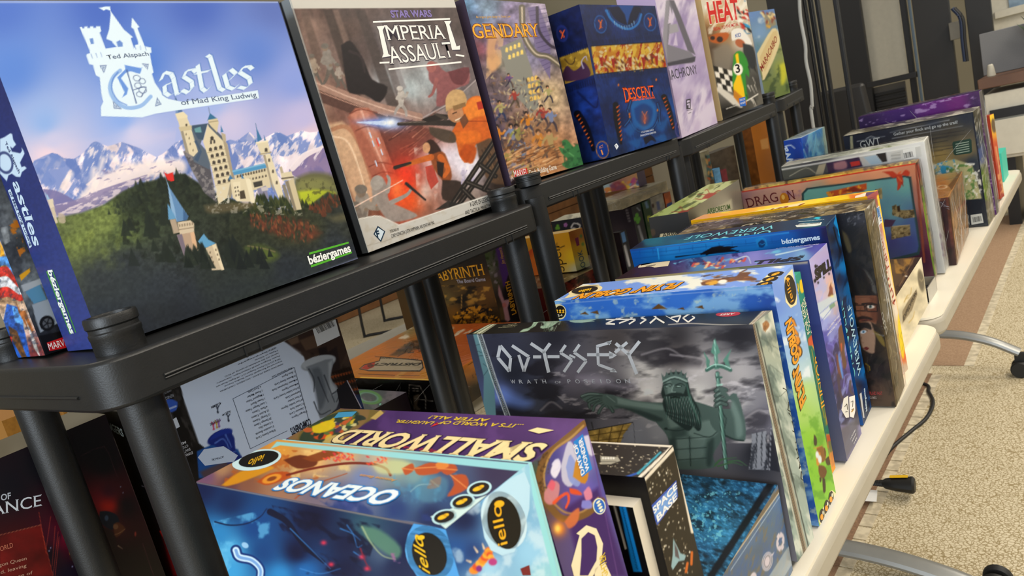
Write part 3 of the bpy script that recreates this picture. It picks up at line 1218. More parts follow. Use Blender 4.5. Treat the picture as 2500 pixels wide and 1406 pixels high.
def streaks(a, pts, n, cols, w, L, ang, seed=1, al=.7):
    rng = random.Random(seed)
    p = np.array(a.px(pts))
    lo, hi = p.min(0), p.max(0)
    q, a.q = a.q, (0, 0, 1)
    for _ in range(n):
        x, y = rng.uniform(lo[0], hi[0]), rng.uniform(lo[1], hi[1])
        t = math.radians(ang + rng.uniform(-9, 9))
        l = L / q[2] * rng.uniform(.4, 1.2)
        a.line([(x, y), (x + l * math.cos(t), y + l * math.sin(t))], w / q[2] * rng.uniform(.5, 1.3), rng.choice(cols), 1, al)
    a.q = q


def figure(a, joints, skin, top, legs, w, helmet=None, hair=None):
    """small painted person: joints = head, neck, hip, elbow/hand pairs and knee/foot pairs"""
    hd, nk, hp, el, ha, el2, ha2, kn, ft, kn2, ft2 = joints
    a.line([hp, kn, ft], w * 1.0, legs, w * .6, smooth=3)
    a.line([hp, kn2, ft2], w * 1.0, legs, w * .6, smooth=3)
    a.line([nk, hp], w * 1.9, top, w * 1.3)
    a.line([nk, el, ha], w * .85, top, w * .6, smooth=3)
    a.line([nk, el2, ha2], w * .85, top, w * .6, smooth=3)
    a.ell(ha[0], ha[1], w * .35, w * .35, skin)
    a.ell(ha2[0], ha2[1], w * .35, w * .35, skin)
    a.ell(hd[0], hd[1], w * .68, w * .85, skin)
    if hair:
        a.ell(hd[0], hd[1] - w * .25, w * .75, w * .7, hair)
        a.ell(hd[0] + w * .1, hd[1] + w * .25, w * .42, w * .5, skin)
    if helmet:
        a.ell(hd[0], hd[1] - w * .3, w * .85, w * .62, helmet)


@art('assault', '-Y')
def _(a):
    Q = lambda: a.Q(650, 0, 2.163)
    Q().anchors('130,60,#63504a 300,60,#5e4c46 420,60,#564a47 250,140,#8a736a 330,280,#84706a 430,160,#5c4d48 620,200,#625a5c 480,260,#5a4d4b 760,470,#b3bcc0 '
                '860,420,#aab0b4 640,430,#8d9094 960,420,#8c8a8c 1040,300,#6a5f60 1000,120,#574c4a 800,60,#554a49 700,560,#7e6d68 420,560,#7a5a52 300,520,#94786c '
                '380,760,#c9a286 520,700,#a4604c 600,800,#8f5548 800,760,#a9695a 720,960,#c0503c 640,1000,#9c3a2c 900,900,#c39a92 1080,900,#d9d0da 1180,800,#7a6058 '
                '1220,960,#3c322e 1060,1040,#8f8078 500,1000,#8a5a4c 430,1000,#a87a60 560,1100,#7c5848 820,1090,#8a6a5e', 2.8)
    a.tex(.10, 14, 3, None, (1, 2.5), -14)
    # hall columns and beams
    for p, c in (('300,50 350,50 520,560 460,540', '#4a3f3b'), ('350,50 380,50 560,570 520,560', '#7d6a62'), ('470,50 520,50 700,560 640,560', '#4f4644'),
                 ('180,55 215,50 300,300 270,380', '#6f5d55'), ('560,120 600,110 720,480 690,520', '#726a6a'), ('600,110 640,200 740,460 720,480', '#908c8e')):
        a.poly(p, c, .8, 5)
    a.poly('250,420 340,450 600,545 820,600 850,650 600,600 420,530 262,470', '#a9897c', .95)
    a.poly('262,470 420,530 620,605 830,650 820,700 560,640 290,540', '#5d443e', .95)
    a.line('252,432 420,505 640,580 840,632', 6, '#d3b5a6')
    a.line('268,480 440,545 640,612', 5, '#c39c8c')
    a.poly('820,640 960,560 1120,420 1110,330 1060,300 1080,420 900,560', '#6d6264', .9)
    a.line('830,620 980,540 1110,420', 8, '#a79c9c')
    # arch and round column
    a.poly('318,660 400,640 470,700 560,900 600,1060 480,1100 430,960', '#d4b294', .9, 8)
    a.line('330,690 420,670 490,760 560,960 580,1080', 22, '#b48468', 18, .9, 6)
    a.line('350,720 420,740 470,830 540,1050', 10, '#ecd0b4', 8, .9, 6)
    a.poly('430,620 470,570 540,570 590,620 700,930 720,1000 580,1000', '#a86a58', soft=5)
    a.poly('440,610 480,575 530,570 560,640 640,850 600,860 520,700', '#c98e7a', .8, 8)
    a.line('500,580 560,740 660,970', 12, '#dcae9c', 8, .8)
    a.line('585,640 650,800 715,985', 16, '#6e3f36', 14, .9)
    for y in (600, 690, 880, 930):
        a.line([(440 + (y - 600) * .37, y), (500 + (y - 600) * .37, y - 22), (585 + (y - 600) * .37, y - 6)], 6, '#7c463a', a=.8, smooth=4)
    for x, y in ((545, 700), (560, 745), (590, 730), (605, 790), (575, 850)):
        a.line([(x, y), (x + 10, y + 26)], 6, '#cfe4ff')
    a.line('582,735 594,770', 6, '#d8403a')
    # right machinery
    a.poly('600,640 760,640 900,700 880,760 700,900 640,800', '#6d4038', .85, 6)
    streaks(a, '620,650 860,820', 26, ['#9a6656', '#4d2c28', '#b98672'], 7, 120, -34, 4)
    # fire and smoke
    a.glow(720, 960, 90, '#e8402a', .9, 150, 10)
    a.glow(760, 1060, 90, '#f0622c', .8, 80)
    a.glow(690, 1000, 40, '#ff9a5a', .6, 60)
    a.glow(950, 830, 100, '#e4dcec', .85, 70)
    a.glow(1060, 850, 90, '#efeaf6', .9, 80)
    a.glow(840, 1010, 40, '#e7dcd6', .7, 60)
    a.cloud(26, '#e9d9d0', .52, .75, 5, '780,780 920,760 900,1100 800,1100', .6)
    a.poly('840,880 880,870 910,960 870,1000 850,950', '#b3483c', .9)
    # anonymous guards in plain grey on the gallery and below (no known costume)
    for x, y, s, c in ((310, 250, 1.0, '#8f8882'), (240, 300, .72, '#a99a8c'), (375, 345, .6, '#a39890')):
        figure(a, [(x, y), (x + 10 * s, y + 30 * s), (x + 25 * s, y + 105 * s), (x - 15 * s, y + 75 * s), (x + 30 * s, y + 95 * s), (x + 40 * s, y + 65 * s),
                   (x + 60 * s, y + 90 * s), (x + 10 * s, y + 160 * s), (x - 5 * s, y + 190 * s), (x + 50 * s, y + 150 * s), (x + 75 * s, y + 200 * s)],
               '#8b7a6c', c, '#6d6660', 24 * s, helmet='#77716b')
    a.poly('395,240 440,215 480,260 520,330 560,420 640,460 600,540 520,500 440,490 420,420', '#2a2426', soft=4, smooth=3)
    a.line('440,270 500,300 520,380', 16, '#3a3133', 10, smooth=4)
    a.poly('860,340 900,330 950,380 1060,360 1070,440 1000,470 960,540 900,560 900,470 860,420', '#8e5a5c', .95, 4, 3)
    a.poly('960,380 1070,355 1050,440 990,440', '#6d3f44', .95, smooth=3)
    a.ell(872, 352, 26, 30, '#a46a66')
    a.line('900,420 880,490 860,510', 20, '#9b6462', 12, smooth=3)
    figure(a, [(705, 472), (712, 495), (712, 550), (690, 520), (720, 520), (735, 510), (745, 490), (690, 575), (680, 600), (735, 580), (740, 610)],
           '#a39b95', '#b9b2ac', '#a59d98', 20, helmet='#c8c2bd')
    for x, y, s, c in ((500, 1010, 1.5, '#9d938a'), (470, 1090, 1.1, '#857b74')):
        figure(a, [(x, y), (x + 5 * s, y + 26 * s), (x + 8 * s, y + 90 * s), (x + 40 * s, y + 50 * s), (x + 52 * s, y + 15 * s), (x + 30 * s, y + 55 * s),
                   (x + 60 * s, y + 60 * s), (x, y + 110 * s), (x, y + 130 * s), (x + 20 * s, y + 120 * s), (x + 25 * s, y + 130 * s)],
               '#8b7b6d', c, '#6b635c', 26 * s, helmet='#7d756d')
    a.poly('560,960 610,935 640,990 650,1060 730,1100 800,1140 700,1170 640,1160 590,1090 560,1030', '#9c948e', .95, 4, 3)
    a.ell(585, 965, 34, 40, '#aaa29b', 20)
    a.line('640,1010 650,950 640,930', 24, '#a39b95', 14, smooth=3)
    a.line('660,1070 740,1030 765,1000', 26, '#a39b95', 14, smooth=3)
    a.line('740,970 840,1055', 18, '#34302f', 10)
    a.line('470,1090 720,952', 6, '#ffd9c8', 4)
    # muzzle flash
    a.glow(640, 650, 90, '#7fb0ff', .9, 34, 3)
    a.glow(580, 648, 90, '#4f7ff0', .7, 16, 3)
    a.line('480,646 620,650', 5, '#cfe0ff', 26, .9)
    a.glow(655, 648, 40, '#ffffff', 1.0, 22)
    # rifleman in orange
    a.line('700,655 860,648 1000,650', 18, '#3a3330', 34)
    a.line('700,648 850,642', 5, '#7a6f68')
    a.poly('820,630 900,600 960,606 960,626 850,645', '#2e2826')
    a.poly('880,600 905,598 960,620 950,640', '#4a413c')
    a.poly('1000,660 1040,560 1090,510 1150,520 1180,620 1200,720 1180,790 1110,760 1060,860 1020,820 1000,740 960,740', '#c9682c', soft=3, smooth=3)
    a.poly('1040,570 1090,515 1150,525 1165,600 1100,620 1060,640', '#e48a3c', .9, 6, 3)
    a.poly('990,700 1110,690 1130,740 1020,760', '#d9762f', .95, 5, 3)
    a.poly('1050,760 1110,780 1090,860 1050,850 1020,810', '#b5551f', .95, 5, 3)
    a.poly('1110,540 1150,530 1160,570 1120,580', '#a8342a', .9)
    a.line('1070,640 1180,640', 6, '#8d3f1b', a=.7)
    a.ell(1000, 600, 42, 48, '#b98a68', -15)
    a.poly('950,590 948,520 985,475 1040,482 1060,540 1030,560 985,570', '#c4a377', soft=3, smooth=3)
    a.poly('985,560 1050,540 1055,560 990,585', '#8d6f4c')
    a.line('985,600 1005,592', 5, '#3e2a20')
    a.line('1000,635 1035,620', 6, '#f0e2d0')
    a.poly('1020,630 1050,600 1070,640 1040,680', '#6d4a38', .9)
    a.poly('860,670 930,680 990,700 1000,750 940,750 870,710', '#51463c', .95, 4, 3)
    a.poly('1110,760 1200,730 1240,830 1280,960 1180,960 1130,860', '#5f4a3a', .95, 5, 3)
    streaks(a, '1120,760 1230,900', 18, ['#7d6249', '#43332a'], 9, 60, 70, 7)
    # second shooter
    a.poly('830,760 870,735 910,770 930,820 900,850 850,800', '#3a2722', .95, 4, 3)
    a.ell(846, 780, 20, 28, '#c99a76')
    a.poly('860,820 930,800 960,850 980,930 950,970 890,900', '#8d4f2c', .95, 4, 3)
    a.line('870,830 800,850 740,870', 34, '#c26a34', 22, smooth=3)
    a.line('920,830 960,890 940,930', 34, '#c26a34', 20, smooth=3)
    a.line('680,885 760,860', 20, '#37302d', 14)
    a.poly('930,950 1030,960 1040,1030 1000,1060 930,1050', '#3b302b', .95, 4, 3)
    a.poly('900,850 940,860 930,940 905,920', '#2f2725', .9)
    for x in (1040, 1090):
        figure(a, [(x, 895), (x, 908), (x + 2, 940), (x - 10, 915), (x - 2, 925), (x + 10, 915), (x + 18, 900), (x - 6, 955), (x - 8, 970), (x + 8, 955), (x + 10, 970)],
               '#b9b0c4', '#c9c0d4', '#b4abc4', 11, helmet='#d9d2e2')
    # dark girders
    for p in ('980,1080 1220,720', '1010,1090 1240,780', '1130,870 1210,930', '1060,960 1180,1010', '1150,1000 1230,860', '1040,1000 1100,1060'):
        a.line(p, 26, '#2b2725')
        a.line(p, 5, '#5d5650')
    a.poly('890,1110 960,1060 1040,1080 950,1100', '#33302e', .9)
    a.tex(.05, 7, 31)
    # cream border and title
    CR = '#cdcac3'
    a.poly('100,-12 1020,-12 1010,40 130,46', CR)
    a.poly('455,1160 570,1138 600,1140 700,1188 1190,1022 1290,985 1330,1090 545,1360', CR)
    a.cloud(14, '#c2bbae', .52, .66, 8, '455,1160 570,1138 700,1188 1190,1022 1330,1090 545,1360', .7)
    a.line('462,1162 570,1140 605,1142 702,1188 1190,1025', 4, '#f2eee6')
    a.line('520,1300 620,1275 900,1180 1200,1075', 3, '#a8a195', a=.8)
    a.line('125,0 545,1356', 7, '#aab0b2')
    WH = '#f6f3ef'
    a.T('STAR WARS', 662, 92, 876, 88, 36, '#8d7fb8', .03, ('#2b2440', .02))
    for st in ('563,116 970,100', '645,366 1030,328', '598,332 650,330', '1000,290 1045,296'):
        a.stroke(st, 9, WH, 2)
    a.T('MPERIA', 640, 212, 950, 206, 78, WH, .0, ('#4a4450', .03), lay=4, ser=.05)
    a.T('ASSAULT', 655, 338, 990, 302, 88, WH, .0, ('#4a4450', .03), lay=4, ser=.05)
    for dx, c, ly in ((5, '#4a4450', 2), (0, WH, 4)):
        a.shape([(582 + dx, 140 + dx), (626 + dx, 136 + dx), (614 + dx, 160), (644 + dx, 286 + dx), (660 + dx, 296 + dx), (610 + dx, 304 + dx), (618 + dx, 284), (592 + dx, 158)], c, ly)
        a.shape([(938 + dx, 112 + dx), (976 + dx, 110 + dx), (966 + dx, 130), (1004 + dx, 246 + dx), (1022 + dx, 240 + dx), (1022 + dx, 262 + dx), (980 + dx, 264 + dx), (948 + dx, 130)], c, ly)
    a.shape('566,1236 588,1192 628,1222 606,1278', '#1e3a50', 2)
    a.shape('572,1236 590,1202 621,1223 603,1268', '#d9e6ee', 3)
    a.T('F', 584, 1254, 600, 1250, 34, '#1e3a50', .04, lay=5)
    a.T('DESIGNED BY', 655, 1228, 702, 1216, 14, '#3a3936', 0)
    a.T('COREY KONIECZKA, JUSTIN KEMPPAINEN, AND JONATHAN YING', 662, 1256, 888, 1182, 17, '#3a3936', 0)
    a.T('A GAME OF LEGENDARY STORIES', 1078, 1092, 1240, 1042, 24, '#3a3936', 0)
    a.T('AND TACTICAL MINIATURES COMBAT', 1052, 1134, 1240, 1078, 20, '#3a3936', 0)


@art('assault', '-X')
def _(a):
    a.Q().anchors('700,100,#8b9194 800,400,#83898c 890,600,#6f7578', 2)
    a.poly('640,0 684,0 892,640 850,640', '#15161a')


@art('legend', '-Y')
def _(a):
    a.Q(650, 0, 2.163).anchors('1040,40,#6f9ac0 1160,40,#8aa0b8 1100,100,#566a8c 1200,220,#6a5a7a 1300,60,#8a7f9c 1440,60,#a79bb0 1120,260,#7c4c58 1250,330,#8f8a80 '
                '1400,300,#8b86a0 1480,500,#b9a484 1160,600,#6d6078 1300,700,#8a6a4c 1450,800,#b07c50 1300,860,#c08a5a 1350,950,#c9926a 1240,700,#54485a 1180,400,#6a5a60', 2.6)
    a.tex(.22, 14, 2)
    a.cloud(26, '#d9b48c', .55, .68, 4, '1170,160 1260,150 1240,330 1160,420', .7)
    # ruined street
    a.poly('1235,250 1345,200 1400,360 1440,560 1400,600 1290,470', '#8d8c84')
    windows(a, (1270, 262), (1335, 236), (1285, 300), 4, 2, 14, 26, '#f0d47c')
    windows(a, (1385, 420), (1425, 410), (1400, 520), 3, 4, 16, 26, '#e6c06c')
    a.poly('1380,40 1440,30 1500,200 1500,420 1430,300', '#7d7296')
    for k in range(14):
        a.line([(1385 + k * 6, 60 + k * 24), (1500, 40 + k * 24)], 3, '#564d70', a=.8)
    a.line('1350,40 1360,180 1420,280 1490,300 1560,350', 34, '#6e675c', 30, 1, 6)
    a.line('1350,40 1360,180 1420,280 1490,300 1560,350', 10, '#c4b8a4', 8, 1, 6)
    a.line('1430,40 1440,160 1500,240 1560,260', 16, '#4b4450', 14, 1, 6)
    a.blob('1170,180 1230,170 1210,260 1240,330 1190,380 1165,300', '#d9a878', .8, 8)
    # an anonymous crowd running down the street
    rng = random.Random(12)
    for k in range(26):
        x, y, z = rng.uniform(1140, 1500), rng.uniform(380, 860), 0
        z = .5 + (y - 380) / 480 * .9
        c = rng.choice(['#8d8c54', '#6a4a80', '#4f7fc0', '#c9832f', '#9a3f38', '#a8a070', '#55586a', '#7a86a8'])
        figure(a, [(x, y), (x + 4 * z, y + 14 * z), (x + 12 * z, y + 60 * z), (x - 22 * z, y + 36 * z), (x - 30 * z, y + 60 * z), (x + 30 * z, y + 34 * z), (x + 44 * z, y + 18 * z),
                   (x - 6 * z, y + 92 * z), (x - 26 * z, y + 118 * z), (x + 34 * z, y + 86 * z), (x + 44 * z, y + 122 * z)],
               '#c99a78', c, rng.choice(['#3a3644', '#54483c', '#2f3a5c']), 17 * z, hair='#2a201c')
    a.dabs('1150,400 1470,420 1470,900 1250,800', 260, ['#3a2f3c', '#2a2430', '#5a4a50', '#d9c79c', '#8a6a4c'], 10, .35, 60, 70, .7, 5)
    a.blob('1240,760 1500,640 1560,860 1540,930 1290,965 1250,860', '#b08058', .35, 20)
    streaks(a, '1240,780 1540,960', 150, ['#7d5234', '#d0a070', '#5c3c28', '#c08a58', '#e0b88c'], 8, 60, -24, 6, .8)
    a.Q(1250, 0, 3.124)
    a.poly('355,1120 400,1130 380,1080 420,1066 470,1120 500,1100 540,1180 555,1260 440,1290 380,1250 430,1220 380,1170', '#3f7a4a', .95, 4, 3)
    a.line('400,1140 470,1190', 12, '#6da86c', 8, .8)
    a.cloud(9, '#2a5134', .5, .62, 4, '380,1080 540,1100 555,1260 400,1280', .6)
    a.Q(650, 0, 2.163)
    a.T('EGENDARY', 1052, 204, 1448, 192, 74, '#f0b030', 0, ('#6a1a12', .03), ser=.07)
    a.T('An original game design by Devin Low', 1108, 96, 1290, 92, 12, '#e0b45a', 0)
    a.shape('1304,902 1376,886 1384,934 1312,946', '#c22a2a', 1)
    a.T('MARVEL', 1312, 940, 1382, 926, 38, '#f6f2ee', 0, lay=3)
    a.T('A', 1294, 948, 1306, 946, 16, '#f4ece0', 0)
    a.T('Deck Building Game', 1392, 926, 1535, 892, 26, '#f4ece0', .008)


@art('descent', '-Y')
def _(a):
    a.Q(1250, 0, 3.124).anchors('560,60,#1f356e 800,60,#1c3f8c 1080,60,#24407a 620,300,#202f63 1120,300,#243a72 700,620,#1f3f86 900,560,#21356f 1180,600,#233a76 '
               '780,900,#16306e 1000,900,#2a63b4 1200,800,#24549f 1000,1100,#1d58a8 800,1150,#16305c 1260,1050,#1f3c70', 2.6)
    a.tex(.16, 20, 3)
    a.tex(.10, 5, 8, None, (.4, 2), -15)
    # ribbed seams
    for y0 in (290, 548):
        for k in range(52):
            x = 620 + k * 10.5 + (y0 - 290) * .1
            a.line([(x, y0 + 22 - k * .9 + 0), (x + 5, y0 + 50 - k * .9)], 4, '#14234c', a=.8)
    # carved maw on the lid
    a.blob('720,60 800,50 870,60 960,50 985,80 960,140 880,200 800,170 740,110', '#101d3f', .9)
    a.line('720,80 760,150 830,205 900,220 960,180 985,110', 20, '#3a8ae0', 16, 1, 6)
    a.line('735,75 780,145 840,185 900,195 950,160 975,100', 8, '#1a4f9c', 8, 1, 6)
    for t in np.linspace(.2, .8, 9):
        x, y = 730 + 250 * t, 90 + 420 * t * (1 - t) + 5
        a.line([(x, y), (x + 6, y + 26)], 7, '#9cc4f0', 3)
    a.poly('810,40 930,40 900,110 880,190 860,110', '#2a63b8', .9, 4)
    for x, y in ((675, 185), (1052, 168)):
        a.ell(x, y, 46, 70, '#173a7c', -10)
        a.ell(x, y, 30, 48, '#223f86', -10, 1)
        a.ell(x, y, 44, 66, '#3a7ad0', -10, 1, None, 5)
        a.line([(x - 14, y - 30), (x + 4, y), (x - 6, y + 34)], 9, '#f07a3a', smooth=3)
        a.line([(x + 12, y - 32), (x - 2, y + 4), (x + 10, y + 26)], 8, '#f07a3a', smooth=3)
    # orange frieze between lid and base
    BAND = '604,352 1158,318 1186,512 640,566'
    a.poly(BAND, '#d9952c')
    a.cloud(16, '#f6d25c', .45, .6, 11, BAND, .9, (.6, 1.6), 10)
    a.cloud(12, '#b4361c', .58, .66, 12, BAND, .9, (.5, 2), 12)
    a.cloud(9, '#f3e6c4', .62, .7, 14, BAND, .9)
    a.dabs('640,440 1176,420 1184,510 645,560', 120, ['#c23a22', '#f4ead0', '#8a5a22', '#e8b43c', '#6b2f1c', '#fff2c8'], 20, .4, 70, 40, .85, 3)
    for x, y in ((680, 440), (900, 440), (770, 450), (1100, 430), (1000, 440)):
        a.line([(x, y), (x + 6, y + 60)], 26, '#b5301e', 14)
        a.ell(x - 2, y - 14, 11, 12, '#f2dcb8')
    a.line('600,352 1160,316', 8, '#141d3a')
    a.line('640,566 1196,512', 7, '#141d3a')
    # base: carved doorway
    a.blob('900,800 940,760 1000,745 1060,760 1100,830 1090,920 1050,980 990,990 930,930', '#2f7fd0', .85, 12)
    a.blob('930,830 1000,790 1070,830 1060,920 1010,960 950,920', '#1c4f9c', .9, 10)
    a.glow(1012, 900, 30, '#e26a50', .7, 50)
    a.line('990,850 1012,880 1030,850', 5, '#f08a60', smooth=3)
    a.line('1012,880 1016,940 1005,925 1022,900', 5, '#f08a60', smooth=3)
    for p in ('905,770 890,850 920,960 985,1010 1050,990', '1110,790 1125,870 1090,960 1050,990', '860,960 900,900 880,840', '1130,950 1120,860'):
        a.line(p, 26, '#12295c', 18, .9, 5)
        a.line(p, 7, '#3f8fe0', 6, .8, 5)
    for p in ('860,980 940,920 960,960 900,1040', '1100,930 1160,920 1200,880 1160,990 1110,980', '880,1080 980,1060 960,1130', '1080,1060 1160,1020 1180,1090'):
        a.poly(p, '#2a74c4', .7, 10, 3)
    for p in ('790,800 800,940 830,1090', '1160,740 1200,840 1230,980'):
        a.line(p, 46, '#0b1226', 26, 1, 6)
    for k in range(9):
        a.line([(800 + k * 4, 820 + k * 31), (816 + k * 3, 806 + k * 31)], 11, '#f0762e', 5)
        a.line([(1156 + k * 9, 752 + k * 28), (1172 + k * 8, 742 + k * 28)], 11, '#f0762e', 5)
    for x, y in ((812, 648), (1100, 608), (896, 870), (898, 890), (1110, 840), (1022, 1065), (1068, 1055)):
        a.ell(x, y, 6, 10, '#f08a3a')
    a.blob('1000,1050 1060,1030 1100,1080 1060,1070 1020,1100', '#0d1730', .9)
    a.ell(1268, 990, 22, 54, '#6a5fae', -8, 1, None, 6)
    a.ell(1268, 985, 14, 40, '#2f3f8c', -8)
    a.rgb[:] = a.rgb * (.80, .80, .78)
    a.T('ESCENT', 898, 758, 1090, 732, 84, '#ef6a30', 0, ('#5a1408', .03), ser=.06)
    a.T('D', 862, 782, 904, 776, 112, '#ef6a30', 0, ('#5a1408', .03), ser=.08)
    a.T('LEGENDS OF THE DARK', 916, 772, 1092, 750, 15, '#ef6a30', .01)
    a.T('A CO-OP BOARD GAME OF', 986, 1016, 1080, 996, 13, '#dfe6f4', 0)
    a.T('DRAGON-DRIVEN ADVENTURES', 980, 1042, 1098, 1014, 13, '#dfe6f4', 0)
    a.shape('780,1110 796,1092 812,1116 798,1142', '#e8eef6', 2)
    a.T('F', 792, 1126, 800, 1124, 18, '#1e3a60', .03, lay=3)


@art('descent', '-X')
def _(a):
    a.Q(1250, 0, 3.124).anchors('320,150,#1a2750 450,200,#151f44 560,250,#1c2a58 450,700,#182a5c 600,800,#1f3a7c 550,1100,#15254c 680,1150,#1c3466', 2.6)
    a.tex(.2, 16, 3)
    a.ell(382, 255, 46, 66, '#27336e', -8)
    a.ell(382, 255, 30, 44, '#1b2656', -8)
    a.line('366,235 384,260 378,290', 8, '#ef6a30', smooth=3)
    a.line('398,232 386,262 398,284', 8, '#ef6a30', smooth=3)
    B = '360,440 600,352 640,565 405,640'
    a.poly(B, '#9c7d34')
    a.cloud(14, '#c9a648', .5, .62, 4, B, .9)
    a.poly('385,560 420,500 470,540 520,510 540,470 575,500 600,560 560,600 410,620', '#4a2f4e', .95, 4, 3)
    a.line('400,450 440,490 470,480 480,440', 6, '#3b2a2c', smooth=4)
    a.line('545,520 530,470 560,430 575,460', 10, '#b9b0c4', 6, 1, 4)
    for y0 in (380, 650):
        for k in range(22):
            x = 365 + k * 11 + (y0 - 380) * .17
            a.line([(x, y0 + 18 - k * 3.6), (x + 8, y0 + 56 - k * 3.6)], 5, '#0f1938', a=.8)
    a.line('500,870 560,960 600,1060 620,1140', 60, '#0a1022', 30, 1, 6)
    for k in range(9):
        a.line([(496 + k * 14, 886 + k * 28), (512 + k * 13, 872 + k * 29)], 11, '#ee7430', 5)
    a.ell(690, 1142, 42, 60, '#24448c', -8)
    a.ell(690, 1142, 46, 64, '#c98a50', -8, 1, None, 5)
    a.T('ACT', 668, 1136, 700, 1122, 20, '#f0a060', .01)
    a.T('I', 688, 1180, 698, 1176, 36, '#f0a060', .02)
    a.line('500,700 560,760 640,820 660,740', 16, '#122250', 10, .9, 5)


@art('anachr', '-Y')
def _(a):
    a.Q(1250, 0, 3.124).anchors('1150,60,#d3cbe0 1300,60,#cdc3dc 1400,200,#b9abd0 1300,600,#cfc4df 1450,600,#a898c0 1350,900,#b9a4c8 1500,850,#b39ac6 1250,900,#a493b4 '
               '1380,1000,#c4b2d2 1550,900,#a888bc', 2.4)
    a.cloud(70, '#efe9f4', .48, .68, 3, None, .75, (.8, 1.8), 18)
    a.cloud(40, '#8f7fae', .56, .72, 9, None, .7, (.6, 2), 14)
    G = '#6c6a74'
    a.poly('1150,330 1190,0 1230,0 1190,340 1360,395 1400,440 1380,480 1180,500', '#85838d')
    a.poly('1180,480 1400,430 1395,470 1190,505', '#4c4a54')
    a.poly('1145,330 1175,0 1200,0 1180,330 1185,490', '#9a98a2')
    a.poly('1200,0 1235,0 1290,130 1400,420 1340,385', G)
    a.poly('1200,190 1260,180 1275,240 1200,260', '#a5a3ac')
    a.poly('1250,250 1265,350 1230,345', '#cfc4dc')
    a.poly('1205,40 1230,170 1190,180', '#d6cde2')
    a.T('ANACHRONY', 1150, 625, 1416, 560, 72, '#55515e', .004)
    for s, ly in (('1326,760 1362,752 1362,832 1330,834', 1),):
        a.shape(s, '#4a4650', ly)
        a.shape('1333,768 1354,763 1354,778 1334,784', '#d0c5de', 2)
        a.shape('1334,792 1354,786 1356,822 1346,824 1346,800 1335,804', '#d0c5de', 2)
    a.T('MINDCLASH', 1334, 848, 1376, 838, 8, '#5a5662', 0)
    a.T('GAMES', 1344, 868, 1368, 860, 7, '#5a5662', 0)


@art('heat', '-Y')
def _(a):
    a.Q(1250, 0, 3.124).anchors('1480,40,#d8d2c0 1560,150,#c9a06a 1720,80,#e4dcc8 1500,250,#7d5c3c 1620,280,#a0805c 1750,300,#dbd4c6 1530,380,#5a4a3c 1560,560,#383530 '
               '1640,700,#7a7670 1800,500,#5f605c 1850,640,#454442 1640,860,#2c2a28 1750,800,#474440 1880,760,#6a675f', 2.6)
    a.cloud(18, '#f0ece0', .55, .66, 4, '1460,0 1800,0 1800,260 1500,260', .7, (.5, 2.4), 35)
    a.cloud(18, '#2e6f9c', .62, .7, 5, '1700,0 1790,0 1830,260 1720,260', .8)
    a.dabs('1720,60 1800,60 1830,240 1740,220', 26, ['#3f9fd0', '#202a30', '#f2efe6', '#c23a2c'], 24, .4, 40, 50, .9)
    # far car
    a.poly('1500,285 1560,255 1650,250 1640,300 1580,330 1520,320', '#b5622c', .95, 4, 3)
    a.ell(1585, 300, 24, 22, '#3a2c24')
    a.ell(1530, 290, 18, 16, '#3a2c24')
    # chequered flag and road
    a.poly('1530,380 1640,330 1680,420 1650,560 1560,620', '#8c8478', .8, 14, 3)
    for i in range(4):
        for j in range(4):
            x, y = 1535 + i * 36 + j * 10, 500 + j * 44 + i * 10
            a.poly([(x, y), (x + 34, y + 10), (x + 44, y + 52), (x + 10, y + 42)], '#ece6da' if (i + j) % 2 else '#26241f')
    a.poly('1570,650 1700,740 1760,820 1720,830 1560,690', '#d8d2c6')
    # driver and green car
    a.poly('1670,240 1700,218 1760,225 1830,330 1790,360 1720,300 1680,310', '#ece8e0', soft=4, smooth=3)
    a.ell(1740, 330, 40, 30, '#b06a48', 30)
    a.poly('1760,330 1840,360 1860,500 1820,520 1770,420', '#34383c', .95, 5, 3)
    a.poly('1690,420 1720,390 1760,400 1800,480 1810,640 1790,770 1700,720 1680,600', '#3f8f3c', soft=4, smooth=3)
    a.poly('1702,420 1726,410 1742,560 1780,760 1700,700 1690,640 1720,560', '#f0c520', smooth=2)
    a.ell(1724, 528, 36, 46, '#f6f2e4', -8)
    a.poly('1690,680 1790,770 1790,800 1740,800 1690,740', '#c9842c', .95)
    a.poly('1780,560 1860,640 1880,760 1820,790 1790,700', '#55544f', .9, 6)
    streaks(a, '1780,500 1860,780', 14, ['#e6e0d4', '#2b2a28'], 12, 60, 65, 3)
    a.line('1790,770 1875,718', 9, '#e9e4d8')
    a.poly('1600,830 1700,800 1760,830 1660,880 1606,900', '#171616', .9, 8)
    a.T('3', 1708, 556, 1742, 550, 62, '#1c1c1a', .02, lay=3)
    a.T('HEAT', 1508, 178, 1738, 140, 152, '#c8332c', .03, ('#f0e8d8', .02))
    a.T('PEDAL TO THE METAL', 1538, 236, 1730, 194, 24, '#c8332c', .01)
    a.T('KID', 1706, 288, 1748, 276, 28, '#2f5fae', .01)
    a.shape('1730,752 1778,736 1784,806 1740,812', '#2f6fc4', 1)
    a.T('DAYS OF', 1738, 772, 1776, 762, 14, '#f4f4f4', .01, lay=3)
    a.T('WONDER', 1742, 798, 1780, 786, 14, '#f4f4f4', .01, lay=3)
    a.T('ASGER HARDING GRANERUD', 1632, 836, 1720, 806, 10, '#eae6dc', 0)
    a.line('1430,0 1602,912', 8, '#e0c794')


